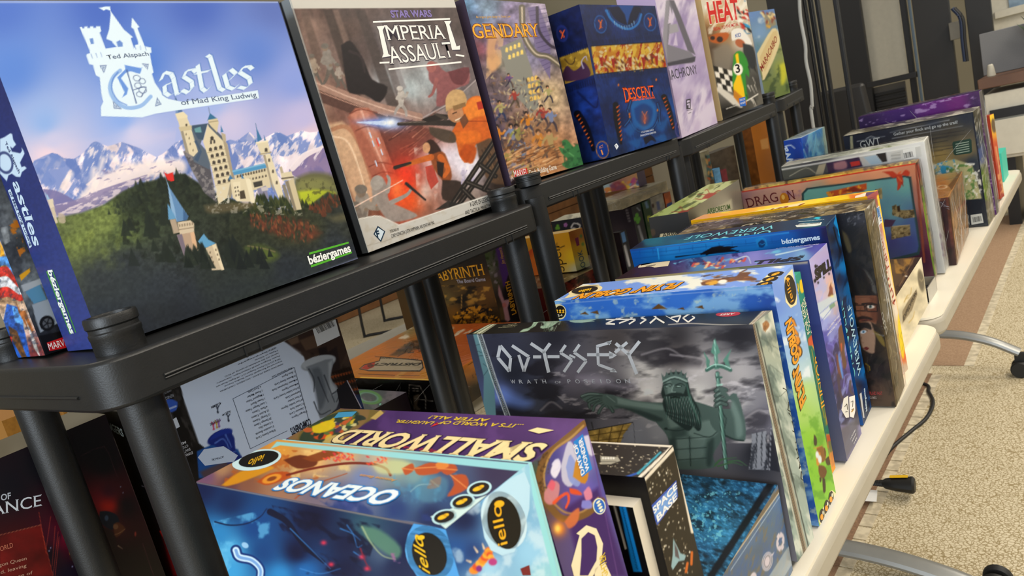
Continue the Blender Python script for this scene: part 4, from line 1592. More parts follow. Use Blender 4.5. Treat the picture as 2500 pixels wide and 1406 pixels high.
@art('mara', '-Y')
def _(a):
    a.Q(1800, 0, 2.511).anchors('80,80,#6f8fc0 200,60,#6a86b8 140,200,#7d9cc0 260,160,#708a9c 120,330,#5f86a0 250,300,#8a9060 200,520,#6d7848 300,540,#6a7a46 280,420,#9aa04c 180,440,#74805c', 2.4)
    a.cloud(24, '#c9d4dc', .55, .68, 3, '60,60 240,40 260,220 110,240', .7)
    a.cloud(16, '#39492f', .54, .66, 5, '110,260 300,250 330,560 170,590', .7)
    a.poly('160,90 215,70 240,150 180,180', '#9a8a6a', .8, 6)
    a.dabs('150,80 220,60 240,150 180,170', 22, ['#c9a04c', '#8a4a3a', '#e0d0a0'], 12, .5, 60, 40)
    a.poly('262,400 290,390 300,480 270,520', '#c9c43c', .8, 8, 3)
    a.poly('120,330 215,175 258,215 250,300 165,490 150,440 128,390', '#d8c9a0', soft=3, smooth=3)
    a.poly('138,350 218,195 246,225 170,440', '#cdb98c', smooth=2)
    a.T('MARACAIBO', 152, 440, 246, 246, 34, '#8e2f24', .01)


@art('oce', '+Z')
def _(a):
    Q = lambda: a.Q(480, 980, 2.451)
    Q().anchors('60,440,#7a5a78 150,400,#b08a6a 300,330,#c98f3c 500,290,#e0a24c 700,340,#e8b878 900,330,#c9b08c 1100,340,#c7b59c 1200,380,#9fb0a0 1000,460,#7a8ab4 '
                '1300,440,#7fa0a4 1500,400,#4a5a7c 1800,420,#3a3554 1500,560,#35507a 1300,560,#4a6f92 1200,640,#2d4578 900,600,#47528c 700,560,#7c7080 500,520,#a07a64 '
                '300,480,#8a5f4c 200,490,#6d4a50 1400,690,#1f2f58', 2.6)
    a.cloud(30, '#f4d890', .54, .68, 3, '250,280 1000,300 900,450 300,460', .6)
    a.cloud(18, '#b4622a', .58, .68, 4, '200,280 900,300 800,460 150,500', .7)
    a.cloud(40, '#2a3f78', .54, .68, 5, '600,520 1400,560 1500,720 900,690', .8)
    # gold wreck, crane arm and claws
    a.poly('150,500 260,420 400,390 460,400 300,470 190,505', '#d89a24', .9, 5, 3)
    a.poly('520,350 620,320 720,350 700,390 600,400', '#6a3318', .95, 4, 3)
    a.poly('630,340 800,285 880,300 720,360', '#8a4a22', .95, 4, 3)
    a.poly('360,480 440,430 540,420 560,450 430,500', '#b5541e', .95, 4, 3)
    a.ell(450, 462, 60, 24, '#e0983a', -18)
    a.ell(450, 462, 30, 12, '#8a4a20', -18)
    a.line('540,440 700,400 900,370 1050,375 1130,400 1160,440', 13, '#7a3320', 16, 1, 6)
    a.line('590,580 700,500 900,430', 8, '#a2502a', 5, .9, 5)
    for x, y in ((820, 320), (1080, 350), (880, 330)):
        a.dabs([(x - 60, y - 20), (x + 60, y - 20), (x + 60, y + 30), (x - 60, y + 30)], 14, ['#e8643a', '#d24a50', '#f08a4a'], 12, .5, 0, 60)
    a.blob('1050,380 1180,350 1300,380 1240,430 1100,430', '#d0d49c', .7, 10)
    for p in ('1300,400 1400,365 1470,390 1440,430 1330,440', '1440,400 1530,370 1560,410 1500,440', '1520,440 1610,440 1620,520 1500,570 1540,500',
              '1400,470 1460,450 1450,510 1380,520', '1230,400 1290,370 1300,410 1250,440'):
        a.poly(p, '#b8582c', .95, 4, 3)
        a.line(p.split()[0] + ' ' + p.split()[2], 7, '#e8a060', 5, .8)
    a.ell(1470, 380, 40, 22, '#d98a44')
    a.blob('1290,500 1400,440 1500,470 1480,580 1350,600', '#5f93a8', .55, 12)
    a.line('1280,540 1330,500 1400,495', 5, '#a9c6c8', 3, .8, 4)
    a.cloud(26, '#5fa0c0', .55, .7, 9, '1180,430 1560,430 1500,620 1150,600', .5)
    # seals and badges
    def badge(x, y, rx, ry, ang=-8, ring='#f1e6c8'):
        a.disc(x, y, rx * 1.22, ry * 1.3, '#bfe3ea', ang, 1)
        a.disc(x, y, rx, ry, '#1c1a18', ang, 2)
    a.disc(360, 350, 150, 58, '#cfe9ee', -12, 1)
    a.disc(372, 345, 122, 44, '#191715', -12, 2)
    a.T('iello', 410, 318, 320, 352, 34, '#f0c030', 0, lay=4, it=.25)
    for x, y in ((1692, 522), (1592, 602), (1482, 692)):
        badge(x, y, 62, 34, -14)
        a.disc(x - 10, y + 4, 30, 12, '#f0c030', -20, 3)
        a.disc(x + 12, y - 8, 18, 9, '#f0c030', -20, 3)
    a.shape('1400,690 1740,560 1500,770', '#cfe6e4', 1)
    a.T('OCEANOS', 1240, 545, 560, 462, 126, '#e7f2f6', .035, ('#2f86c8', .05), lay=4)
    a.T('Antoine Bauza', 1200, 470, 985, 438, 22, '#d9a040', .01, lay=3)
    a.Q(480, 980, 2.451)
    a.poly('480,240 1990,375 1990,420 1880,412 500,262 440,285', '#9fdbe0', .95, 3)
    a.line('0,490 300,560 800,655 1300,728 1500,775', 12, '#d8c9b4', a=.5)


@art('oce', '-X')
def _(a):
    a.Q(480, 980, 2.451).anchors('30,520,#15264a 200,600,#173056 130,800,#3a86b8 200,900,#5fb0d8 400,900,#1e4a7c 350,750,#1b4a80 600,900,#101c3c 700,700,#141a38 '
                '900,850,#1a2444 1000,760,#3a5a68 1100,900,#4a5a72 1200,1000,#1d2a4c 900,1000,#141f40 1250,900,#182448 650,1020,#2a6aa4 200,1020,#4aa0d0 500,1040,#3a8ac0', 2.6)
    a.cloud(34, '#7cc4e4', .54, .68, 3, '100,720 430,640 460,840 330,860 160,1040 120,900', .6)
    a.cloud(24, '#0d1530', .52, .66, 5, '450,620 1100,740 1000,1040 600,1040', .7, (1.6, .7), 35)
    a.line('110,720 200,740 300,730 380,690 420,640', 10, '#0f2040', 5, .9, 5)
    a.line('440,660 540,720 640,860 760,960', 40, '#0e1730', 20, .9, 6)
    for p in ('900,740 940,800 960,870 990,860', '860,760 930,790 980,830', '940,900 1000,940', '560,760 700,900 800,1000', '620,1000 740,1030 860,1000'):
        a.line(p, 7, '#4a86c0', 3, .8, 5)
    a.poly('980,740 1100,770 1220,870 1200,940 1120,900 1020,820', '#5f8470', .9, 12, 3)
    a.line('990,750 1040,840 1110,920 1190,945', 10, '#a9b48c', 6, .8, 5)
    a.cloud(12, '#a06a90', .54, .66, 8, '1150,880 1300,900 1260,980 1180,960', .8)
    for x, y in ((760, 845), (805, 975), (1020, 1000), (990, 930)):
        a.glow(x, y, 18, '#e0405a', .9, 14)
    a.line('980,880 1010,960 1040,1010', 10, '#8e2f40', 6, .8, 4)
    # title beginning
    for w_, c_ in ((66, '#1a3c74'), (40, '#cfe3f0'), (18, '#7fa6d4')):
        a.line('235,890 255,930 330,950 380,1000 380,1060', w_, c_, w_ * .8, 1, 6)
    a.ell(290, 860, 22, 16, '#9ec4e0', 30)
    # publisher oval
    a.disc(1395, 905, 140, 170, '#6aaede', -25, 1)
    a.shape('1300,730 1510,770 1560,960 1580,1060 1330,1060 1250,860', '#5a9fd4', 1, 2)
    a.disc(1395, 910, 100, 132, '#1a1816', -22, 2)
    a.disc(1345, 812, 22, 14, '#f0c030', -10, 3)
    a.T('iello', 1402, 1030, 1352, 810, 70, '#f0c030', .0, lay=4, it=.25)
    a.line('0,485 1500,772', 8, '#bfa08c', a=.6)


@art('oce', '-Y')
def _(a):
    a.Q(480, 980, 2.451).anchors('1600,700,#1a2a52 1750,560,#7fb8e0 1880,480,#a9d8ea 1650,900,#2b4a80 1850,800,#8cc0e6 2000,900,#9fd0ee 1750,1000,#a9d4ee 1560,900,#2c5a98 2100,1040,#9fd4e2', 2.6)
    a.cloud(40, '#e2f2fa', .54, .7, 3, None, .55)
    a.disc(1838, 710, 130, 180, '#cfe8f4', -22, 1)
    a.shape('1750,560 1960,420 1990,640 1900,900 1760,890 1705,720', '#bfe0f2', 1, 2)
    a.disc(1838, 725, 98, 160, '#1b1917', -12, 2)
    a.disc(1808, 612, 30, 20, '#f0b830', -10, 3)
    a.T('iello', 1856, 850, 1812, 612, 66, '#f0b830', .0, lay=4, it=.25)
    for k, t in enumerate(np.linspace(0, 1, 16)):
        x, y = 1660 + 140 * t + 30 * math.sin(t * 5), 1010 - 120 * math.sin(t * 2.6)
        a.ell(x, y, 30 - k * .8, 24 - k * .5, ['#e8963c', '#d8603a', '#f0b24c'][k % 3])
    for p in ('1680,900 1660,870', '1720,880 1710,850', '1760,880 1762,840', '1640,960 1615,950', '1780,850 1800,826', '1760,840 1745,815'):
        a.line(p, 12, '#e8d2b4', 5)
    a.ell(1690, 1000, 18, 20, '#8a3a86')
    a.ell(1772, 960, 26, 22, '#b84a8a')
    a.poly('1990,400 2040,470 2160,1044 2130,1044 2010,560', '#9fdce2')
    a.shape('1936,1000 1990,978 2000,1040 1950,1040', '#7c3032', 1)


@art('smallw', '+Z')
def _(a):
    a.Q(480, 980, 2.451).anchors('900,120,#4a2f68 1500,90,#553a74 2100,120,#5a3c72 1500,300,#452a60 2000,300,#4a2f64 1000,230,#43295a 2250,150,#5a3a72', 2.4)
    a.cloud(50, '#6a4a86', .52, .7, 3, None, .5)
    # framed corner picture
    a.poly('545,240 700,110 850,45 1050,45 1130,60 860,220 800,270', '#7a6a3c', soft=6)
    a.ell(800, 160, 200, 74, '#3c4a3a', -24)
    a.ell(790, 150, 230, 92, '#8a6f4a', -24, .9, None, 26)
    a.ell(760, 200, 60, 24, '#c9582c', -14)
    a.dabs('640,180 900,80 1000,90 800,220', 50, ['#d9b83c', '#5a7a44', '#c2643a', '#e0d49a', '#4a3a5c', '#2f3a34'], 26, .5, -20, 50, .9, 4)
    a.poly('690,150 800,110 830,150 760,185 700,185', '#e2c62c', .95, 4, 3)
    a.shape('820,100 850,66 960,60 930,90', '#4f9ac0', 1)
    a.poly('740,255 800,205 880,205 850,250 780,270', '#c9b06a', .95, 4, 3)
    a.poly('1040,100 1100,50 1120,70 1070,110', '#c9b06a', .9)
    a.T('SMALLWORLD', 2110, 262, 905, 170, 146, '#f0dca8', .03, ('#2a183c', .03), lay=4, ser=.07)
    a.shape('2140,176 2040,160 1985,178 2050,196', '#f0dca8', 4)
    a.T('...IT\u2019S A WORLD OF', 1960, 140, 1470, 118, 32, '#e2c43c', .012, lay=3)
    a.T('4', 1462, 130, 1436, 128, 44, '#c83434', .02, lay=3)
    a.T('LAUGHTER,', 1428, 124, 1205, 112, 30, '#e2c43c', .012, lay=3)
    a.T('AFTER ALL!', 1760, 106, 1408, 88, 30, '#e2c43c', .015, lay=3)
    a.T('Philippe Keyaerts', 1480, 300, 1186, 262, 26, '#b8324a', .005, it=.2, lay=3)
    a.line('2330,112 1985,395', 16, '#8a7a6a', a=.8)


@art('smallw', '-Y')
def _(a):
    a.Q(1240, 1000, 5.858).anchors('400,900,#4c5a48 700,700,#4a4488 900,500,#5a4f9c 600,1000,#5a4f90 1100,1100,#6a5fb0 1250,900,#5a5698 900,1250,#5f4f96 500,1300,#6a4a34', 2.4)
    Q = lambda: a.Q(1240, 1000, 5.858)
    a.Q().poly('1380,1240 1460,1190 1530,1406 1420,1406', '#47296a', soft=6)
    Q().line('1080,200 880,380 600,580 460,900 480,1200 620,1406 800,1560 1100,1500 1340,1300', 110, '#7a5a34', 100, 1, 6)
    a.line('1080,230 900,400 640,600 520,900 560,1200 700,1380 860,1480 1080,1450 1290,1260', 30, '#b08c54', 26, .9, 6)
    a.cloud(5, '#3e2c1c', .55, .65, 4, '400,600 600,600 560,1406 420,1406', .7)
    a.glow(1000, 700, 220, '#e6e2ee', .5, 260)
    for p, c in (('760,800 860,460 960,560 1000,900 900,1100 780,1020', '#c6c4d6'), ('830,820 900,640 1040,960 1000,1100 880,1020', '#8f9cd0'),
                 ('930,960 990,700 1150,860 1100,1060', '#c2872c'), ('1080,380 1180,380 1250,620 1160,640', '#d2cfe0'), ('640,780 720,700 760,820 680,980 610,900', '#e6e2f0')):
        a.poly(p, c, .95, 8, 3)
    a.line('640,780 690,720 740,760 720,840 650,880', 26, '#d8d4ea', 14, 1, 6)
    for p, c in (('520,1180 640,1020 740,1080 700,1300 600,1360 520,1300', '#c98a90'), ('560,1100 620,1000 680,1060 640,1160', '#d8687a'), ('880,1120 1000,1150 1060,1220 900,1200', '#d8582c'),
                 ('1080,1180 1160,1100 1210,1250 1120,1300', '#d88aa0'), ('1060,1300 1180,1300 1200,1406 1060,1406', '#8a8ad0')):
        a.poly(p, c, .95, 8, 3)
    a.line('660,1330 760,1240 850,1200 870,1300 830,1400', 50, '#e05a34', 30, .95, 6)
    a.shape('935,458 1070,345 1205,845 1060,965', '#2f86cc', 1)
    a.T('DAYS OF', 1090, 905, 975, 470, 62, '#f4f6fa', .02, lay=3)
    a.T('WONDER', 1160, 850, 1050, 395, 62, '#f4f6fa', .02, lay=3)
    a.disc(1305, 1380, 90, 118, '#e9ead2', -10, 1)
    a.disc(1305, 1380, 76, 102, '#2f6fc0', -10, 2)
    for k in range(4):
        a.disc(1285 + k * 16, 1320 + k * 40, 34, 16, '#e9ead2', -40, 3)
    a.Q(480, 980, 2.451)
    a.glow(2170, 760, 40, '#f08a2c', .95, 46)
    a.glow(2160, 760, 20, '#ffe27a', .9, 26)
    a.poly('2200,720 2250,660 2290,640 2280,720 2230,760', '#c9744a', .95, 5, 3)
    for x, y, s in ((2260, 900, 1),):
        a.shape('2270,790 2330,740 2390,760 2430,850 2420,960 2360,1060 2260,1060 2240,980 2290,800', '#efe2c0', 2)
        a.shape('2300,820 2340,780 2380,800 2395,870 2390,950 2340,1040 2290,1040 2300,920', '#47296a', 3)
        a.shape('2380,1000 2440,960 2480,1044 2380,1060', '#efe2c0', 2)
    a.T('LAUGHTER', 2470, 1120, 2440, 900, 40, '#e2c43c', .012, lay=3)
    a.line('2330,112 2520,1044', 6, '#6a4a86', a=.8)


@art('tinb', '+Z')
def _(a):
    a.Q(1400, 1080, 4.167).anchors('1050,300,#20323f 1500,300,#223a4c 2000,330,#2b5074 1300,500,#2f5c80 1700,420,#2f628a 1300,700,#3a7ca4 1500,900,#3f86ac 1300,1100,#305f84 1600,700,#2d4f66 1300,1300,#25404f', 2.2)
    a.cloud(5, '#5aa6d8', .46, .7, 3, None, .7, (1.6, .8), 30)
    a.cloud(14, '#1b242b', .48, .7, 6, None, .7, (1.6, .8), 20)
    a.cloud(6, '#7cc4d8', .6, .7, 9, '1200,500 1700,500 1500,1000 1200,1000', .8)
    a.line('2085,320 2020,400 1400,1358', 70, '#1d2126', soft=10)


@art('tinb', '-Y')
def _(a):
    a.Q(1400, 1080, 4.167).anchors('2100,600,#3c6ea0 2000,800,#4a6d8c 1800,1000,#4d6f94 2150,900,#42648a 1900,1100,#47617c 2200,1150,#5d7690 1800,1350,#3f6088', 2.4)
    a.cloud(12, '#7d6a50', .54, .68, 4, None, .6, (.5, 2), 15)
    a.cloud(10, '#2f5f9c', .54, .68, 7, None, .6, (.5, 2), 15)
    a.poly('2120,420 2140,440 1480,1406 1380,1406 1400,1358', '#6c6152')
    a.line('2130,430 2100,500 1500,1358', 10, '#c9c4b8')
    a.line('2110,545 2230,1110', 5, '#c4d2e6')
    a.line('2095,555 1600,1300', 5, '#c4d2e6')
    a.poly('2190,1050 2250,1110 2260,1180 2120,1406 1960,1406', '#aab4ba', .8)
    for k in range(6):
        t = math.radians(k * 60 + 20)
        a.poly([(2105 + 18 * math.cos(t), 1010 + 40 * math.sin(t)), (2105 + 44 * math.cos(t + .2), 1010 + 100 * math.sin(t + .2)),
                (2105 + 40 * math.cos(t + .9), 1010 + 96 * math.sin(t + .9)), (2105 + 20 * math.cos(t + .7), 1010 + 50 * math.sin(t + .7))], '#d5cdd8', smooth=3)
    a.ell(2105, 1010, 30, 70, '#d5cdd8', 10, 1, None, 16)
    a.ell(1972, 1210, 40, 82, '#d5cdd8', 10)
    a.ell(1972, 1210, 28, 60, '#6d7284', 10, 1, None, 6)
    a.ell(1972, 1210, 50, 92, '#d5cdd8', 10, 1, None, 7)
    a.ell(1830, 1380, 34, 60, '#d5cdd8', 10)
    a.poly('2005,1150 2045,1110 2030,1150', '#d5cdd8')


@art('ody', '-X')
def _(a):
    Q = lambda: a.Q(1200, 700, 1.991)
    Q().anchors('0,240,#2b2c36 300,230,#24242a 600,240,#3a3636 900,240,#2e2c2e 1200,230,#28282c 100,420,#24262e 400,440,#56525a 600,520,#3c3a40 250,560,#3a3d48 '
                '50,520,#4a5478 100,600,#20222a 750,420,#a39f9b 760,520,#b8b4b1 900,330,#3f3b3b 1000,400,#948f8e 1200,420,#858181 1250,560,#6a686c 1000,520,#a8a5a2 '
                '600,640,#5a575c 400,640,#2c2c32 700,720,#6f7076 820,700,#7c7c80 1200,700,#4a484e 1300,800,#202024 900,840,#3c3e42 1350,640,#54525a 700,840,#60646c', 2.5)
    a.cloud(60, '#a7a3a2', .52, .7, 3, '600,300 1350,380 1350,760 640,760', .7, (1.8, .7), -6)
    a.cloud(46, '#1d1c20', .5, .64, 9, '0,220 1400,200 1400,640 0,640', .65, (1.9, .7), -6)
    a.cloud(18, '#b3aeb0', .6, .72, 14, '200,420 1350,360 1350,700 500,700', .45, (2, .7), -4)
    a.blob('0,540 40,490 110,520 200,560 160,590 60,570', '#5f76b0', .6, 20)
    a.blob('420,440 520,430 620,470 700,480 640,500 500,480', '#9d97a4', .5, 20)
    for p in ('240,600 290,560 340,590 380,640 300,650', '640,590 760,540 800,600 700,620', '1230,640 1300,600 1350,620 1330,680 1250,680', '730,330 850,300 930,340 850,380 760,370',
              '870,330 1020,350 1020,390 920,380'):
        a.blob(p, '#2a282c', .6, 16)
        a.line(p.split()[0] + ' ' + p.split()[1] + ' ' + p.split()[2], 7, '#8b8688', 4, .7, 5, 6)
    # ship with a patched sail
    a.line('486,658 494,692', 3, '#1c1a18')
    a.line('468,700 686,660', 4, '#1c1a18')
    a.poly('470,702 682,662 640,720 620,778 480,778', '#8a7340')
    a.tex(.2, 12, 3, '470,702 682,662 640,720 620,778 480,778')
    for p in ('525,692 515,778', '585,680 565,778', '640,670 610,760', '470,725 660,696', '472,752 640,734'):
        a.line(p, 4, '#4c3c20')
    a.line('690,664 700,790', 2, '#4a4a4e')
    a.poly('700,800 760,780 820,800 800,815', '#3e4646', .8)
    # the bearded statue
    G, D, H = '#465450', '#262f2d', '#74857f'
    a.poly('822,568 780,600 800,660 850,720 870,800 866,880 1080,880 1075,820 1110,760 1130,720 1200,660 1190,600 1100,590 1000,560 900,540', G, soft=2, smooth=3)
    a.poly('430,530 470,514 540,520 600,530 690,552 780,562 850,570 850,640 790,655 700,612 640,590 580,596 520,572 480,572 440,545', G, soft=2, smooth=3)
    a.poly('560,525 690,556 830,575 830,600 680,580 580,560', H, .6, 6, 3)
    a.poly('600,580 720,600 830,640 800,655 700,615', D, .7, 6, 3)
    # pointing hand: fingers
    for p in ('440,534 480,520 540,524', '470,556 500,540 548,540', '478,586 476,566 520,548', '494,600 504,574 540,556', '520,612 534,588 560,566', '590,606 572,580 560,560'):
        a.line(p, 17, D, 12, 1, 3)
        a.line(p, 11, G, 8, 1, 3)
    a.line('436,531 470,521 520,522', 4, H, 3, .8, 3)
    a.blob('540,522 600,530 610,570 570,580 540,560', G, 1, 4)
    a.line('560,530 600,560', 4, H, a=.6)
    # chest and belly
    for p, c, al in (('850,600 910,590 930,660 870,690', H, .45), ('960,690 1040,650 1100,660 1090,720 1010,740 960,720', H, .5), ('870,690 930,680 940,720 880,730', D, .4),
                     ('900,740 955,735 960,780 905,785', H, .4), ('970,735 1040,730 1030,778 970,780', H, .4), ('905,792 960,788 962,835 910,838', H, .35),
                     ('972,788 1030,785 1025,830 970,835', H, .35), ('1050,760 1080,740 1070,860 1045,860', D, .6), ('866,740 895,740 900,870 866,880', D, .6)):
        a.blob(p, c, al, 8)
    a.line('962,730 968,870', 5, D, a=.8)
    for y in (736, 787, 838):
        a.line([(895, y + 4), (960, y), (1045, y - 6)], 4, D, a=.7, smooth=3)
    a.line('840,690 900,700 950,690', 5, D, a=.7, smooth=4)
    a.line('985,712 1060,730 1110,690', 5, D, a=.7, smooth=4)
    a.ell(848, 690, 7, 6, D)
    # arm holding the trident
    a.poly('1060,600 1110,590 1150,620 1170,560 1150,540 1190,520 1230,640 1236,720 1225,750 1170,740 1120,720 1080,690 1060,650', G, soft=2, smooth=3)
    a.poly('1150,560 1180,560 1215,650 1220,720 1190,730 1180,640', H, .5, 8, 3)
    a.line('1120,715 1180,742 1225,748', 8, D, a=.8, smooth=3)
    a.line('1105,600 1140,640 1130,700', 5, D, a=.7, smooth=3)
    # hair, beard, face, crown
    a.poly('838,450 860,420 920,415 952,450 970,520 1010,600 1020,680 1000,700 960,640 940,560 830,540', D, soft=3, smooth=3)
    a.poly('835,450 850,430 930,430 945,480 920,540 860,545 838,500', G, soft=2, smooth=3)
    a.poly('850,460 870,455 880,510 860,530', H, .5, 5, 3)
    a.line('840,478 868,470 878,480', 6, D, 4, 1, 3)
    a.line('895,478 920,470 938,480', 6, D, 4, 1, 3)
    a.line('848,488 868,484', 7, '#1a2420')
    a.line('898,486 922,483', 7, '#1a2420')
    a.line('848,487 866,485', 3, '#9db4ac')
    a.line('900,485 920,483', 3, '#9db4ac')
    a.line('884,478 876,510 894,512', 5, H, 4, 1, 3)
    a.poly('838,530 880,515 940,525 970,600 985,660 960,700 920,680 880,650 850,620 832,570', D, soft=3, smooth=3)
    for k in range(17):
        x = 842 + k * 7.5
        a.line([(x, 535), (x + 12 + k * 2.2, 590 + k * 2), (x + 6 + k * 3.4, 640 + k * 3)], 4, H if k % 2 else '#4a665e', 2, .75, 4)
        a.line([(940 + k * 1.5, 440 + k * 8), (962 + k * 2.6, 520 + k * 8), (975 + k * 2.4, 575 + k * 6)], 3, '#3f5850', 2, .6, 4)
    a.line('870,540 892,536 915,540', 6, '#18211e', smooth=3)
    a.poly('832,462 826,420 842,442 850,412 866,438 870,404 886,432 896,402 908,430 924,404 930,434 948,414 944,446 956,440 950,462 890,440', G)
    a.line('834,460 890,438 950,460', 9, H, smooth=3)
    a.line('834,468 890,446 950,468', 4, D, smooth=3)
    # trident
    a.line('1098,420 1140,880', 20, D)
    a.line('1098,420 1140,880', 15, '#4a675e')
    a.line('1094,420 1136,880', 5, '#86a69a', a=.8)
    a.poly('1084,248 1112,318 1098,330 1106,400 1084,402 1082,330 1066,318', '#4a6a5f')
    a.poly('1028,310 1062,360 1058,395 1046,400 1042,350', '#4a6a5f')
    a.poly('1166,302 1126,356 1138,380 1160,392 1150,350', '#4a6a5f')
    a.line('1046,405 1080,388 1120,388 1162,405', 18, '#3a544c', smooth=4)
    a.line('1046,398 1080,380 1120,380 1162,398', 5, '#86a69a', smooth=4)
    a.line('1084,260 1090,390', 4, '#86a69a', a=.8)
    a.line('1092,440 1118,440', 10, '#3a544c')
    a.line('1096,478 1120,476', 8, '#86a69a')
    # grip: four fingers and thumb round the shaft
    for k, y in enumerate((500, 524, 548, 570)):
        a.line([(1092, y + 6), (1110, y - 6), (1140, y + 2)], 24, D, 20, 1, 3)
        a.line([(1092, y + 6), (1110, y - 6), (1140, y + 2)], 18, G, 15, 1, 3)
        a.line([(1096, y + 1), (1112, y - 8)], 5, H, 4, .8)
    a.line('1150,540 1125,510 1108,492', 20, G, 14, 1, 3)
    # reeds and rocks
    for p in ('1085,870 1120,840 1190,830', '1090,860 1110,840 1130,836', '1150,850 1200,845 1240,870', '1100,872 1170,855 1220,868'):
        a.line(p, 9, '#3f5a40', 3, .9, 4)
    a.poly('1265,715 1335,700 1345,890 1250,888 1262,820', '#6e6f74')
    a.cloud(12, '#2e2f34', .5, .62, 21, '1265,715 1335,700 1345,890 1250,888', .9, (.5, 2), 8)
    for p in ('1290,710 1285,880', '1315,706 1312,870', '1335,720 1338,880'):
        a.line(p, 4, '#26272c')
    a.line('1360,690 1352,890', 4, '#9a9ca2')
    a.poly('1360,690 1400,900 1352,890', '#26262b')
    a.rgb[:] = np.clip(a.rgb * 1.38 + .015, 0, 1)
    # chained border at the left edge
    a.Q(1120, 720, 7.03)
    a.poly('240,660 320,665 600,1406 640,2100 420,2100 430,1406 330,1000', '#6f9298')
    for p in ('290,860 360,850', '320,960 390,990', '330,1050 420,1040', '420,1180 480,1230', '430,1380 520,1260'):
        a.line(p, 4, '#2b3a3e')
    a.line('318,680 560,1420 800,2080', 14, '#dde2de')
    a.line('356,680 600,1420 840,2080', 36, '#1b1c20')
    for k in range(44):
        t = k / 44
        a.ell(356 + 484 * t, 680 + 1400 * t + 10, 13, 17, '#b9c2c0', 20, 1, None, 7)
    a.line('395,680 640,1420 880,2080', 14, '#dde2de')
    # title
    GR = '#d3d7dc'

    def st(pts, w=8):
        a.stroke(pts, w, GR, 1)
    a.Q(1120, 720, 7.03)
    for p, w in (('714,870 672,1075', 56), ('672,1075 870,1310', 56), ('870,1310 892,1080', 52), ('892,1080 714,870', 56), ('915,868 1205,1060', 54), ('1205,1060 1120,1310', 50),
                 ('1120,1310 1030,1030', 48), ('1236,830 1470,985', 56), ('1570,830 1455,985', 56), ('1460,960 1545,1330', 58), ('1276,1062 1416,1062', 52), ('1525,1058 1730,1058', 50),
                 ('1835,860 1745,990', 50), ('1745,990 1945,1115', 50), ('1945,1115 1805,1320', 48), ('2075,850 1980,985', 50), ('1980,985 2190,1130', 50), ('2190,1130 2040,1330', 50), ('1900,1030 2000,1075', 36)):
        st(p, w)
    a.Q(1200, 700, 1.991)
    for p, w in (('465,330 590,330', 15), ('510,290 580,270', 14), ('515,290 520,380', 14), ('520,378 600,408', 14), ('600,320 660,270', 15), ('720,265 668,330', 16), ('604,275 668,330', 16), ('664,320 706,424', 16)):
        st(p, w)
    a.shape('572,312 610,332 590,346 572,350', GR, 1)
    a.shape('586,260 556,268 574,284', GR, 1)
    a.shape('612,416 574,414 592,396', GR, 1)
    for t, x0, x1 in (('W', 97, 118), ('R', 137, 155), ('A', 174, 194), ('T', 212, 228), ('H', 250, 268), ('P', 372, 388), ('O', 410, 432), ('S', 452, 470), ('E', 492, 506), ('I', 532, 537),
                      ('D', 562, 582), ('O', 608, 632), ('N', 652, 676), ('of'.upper(), 310, 340)):
        h = 19 if len(t) == 1 else 11
        a.T(t, x0, 470 - (x0 - 97) * .004, x1, 470 - (x1 - 97) * .004, h, '#cfd3da', .005)
    a.T('TM', 708, 418, 716, 418, 8, GR, 0)


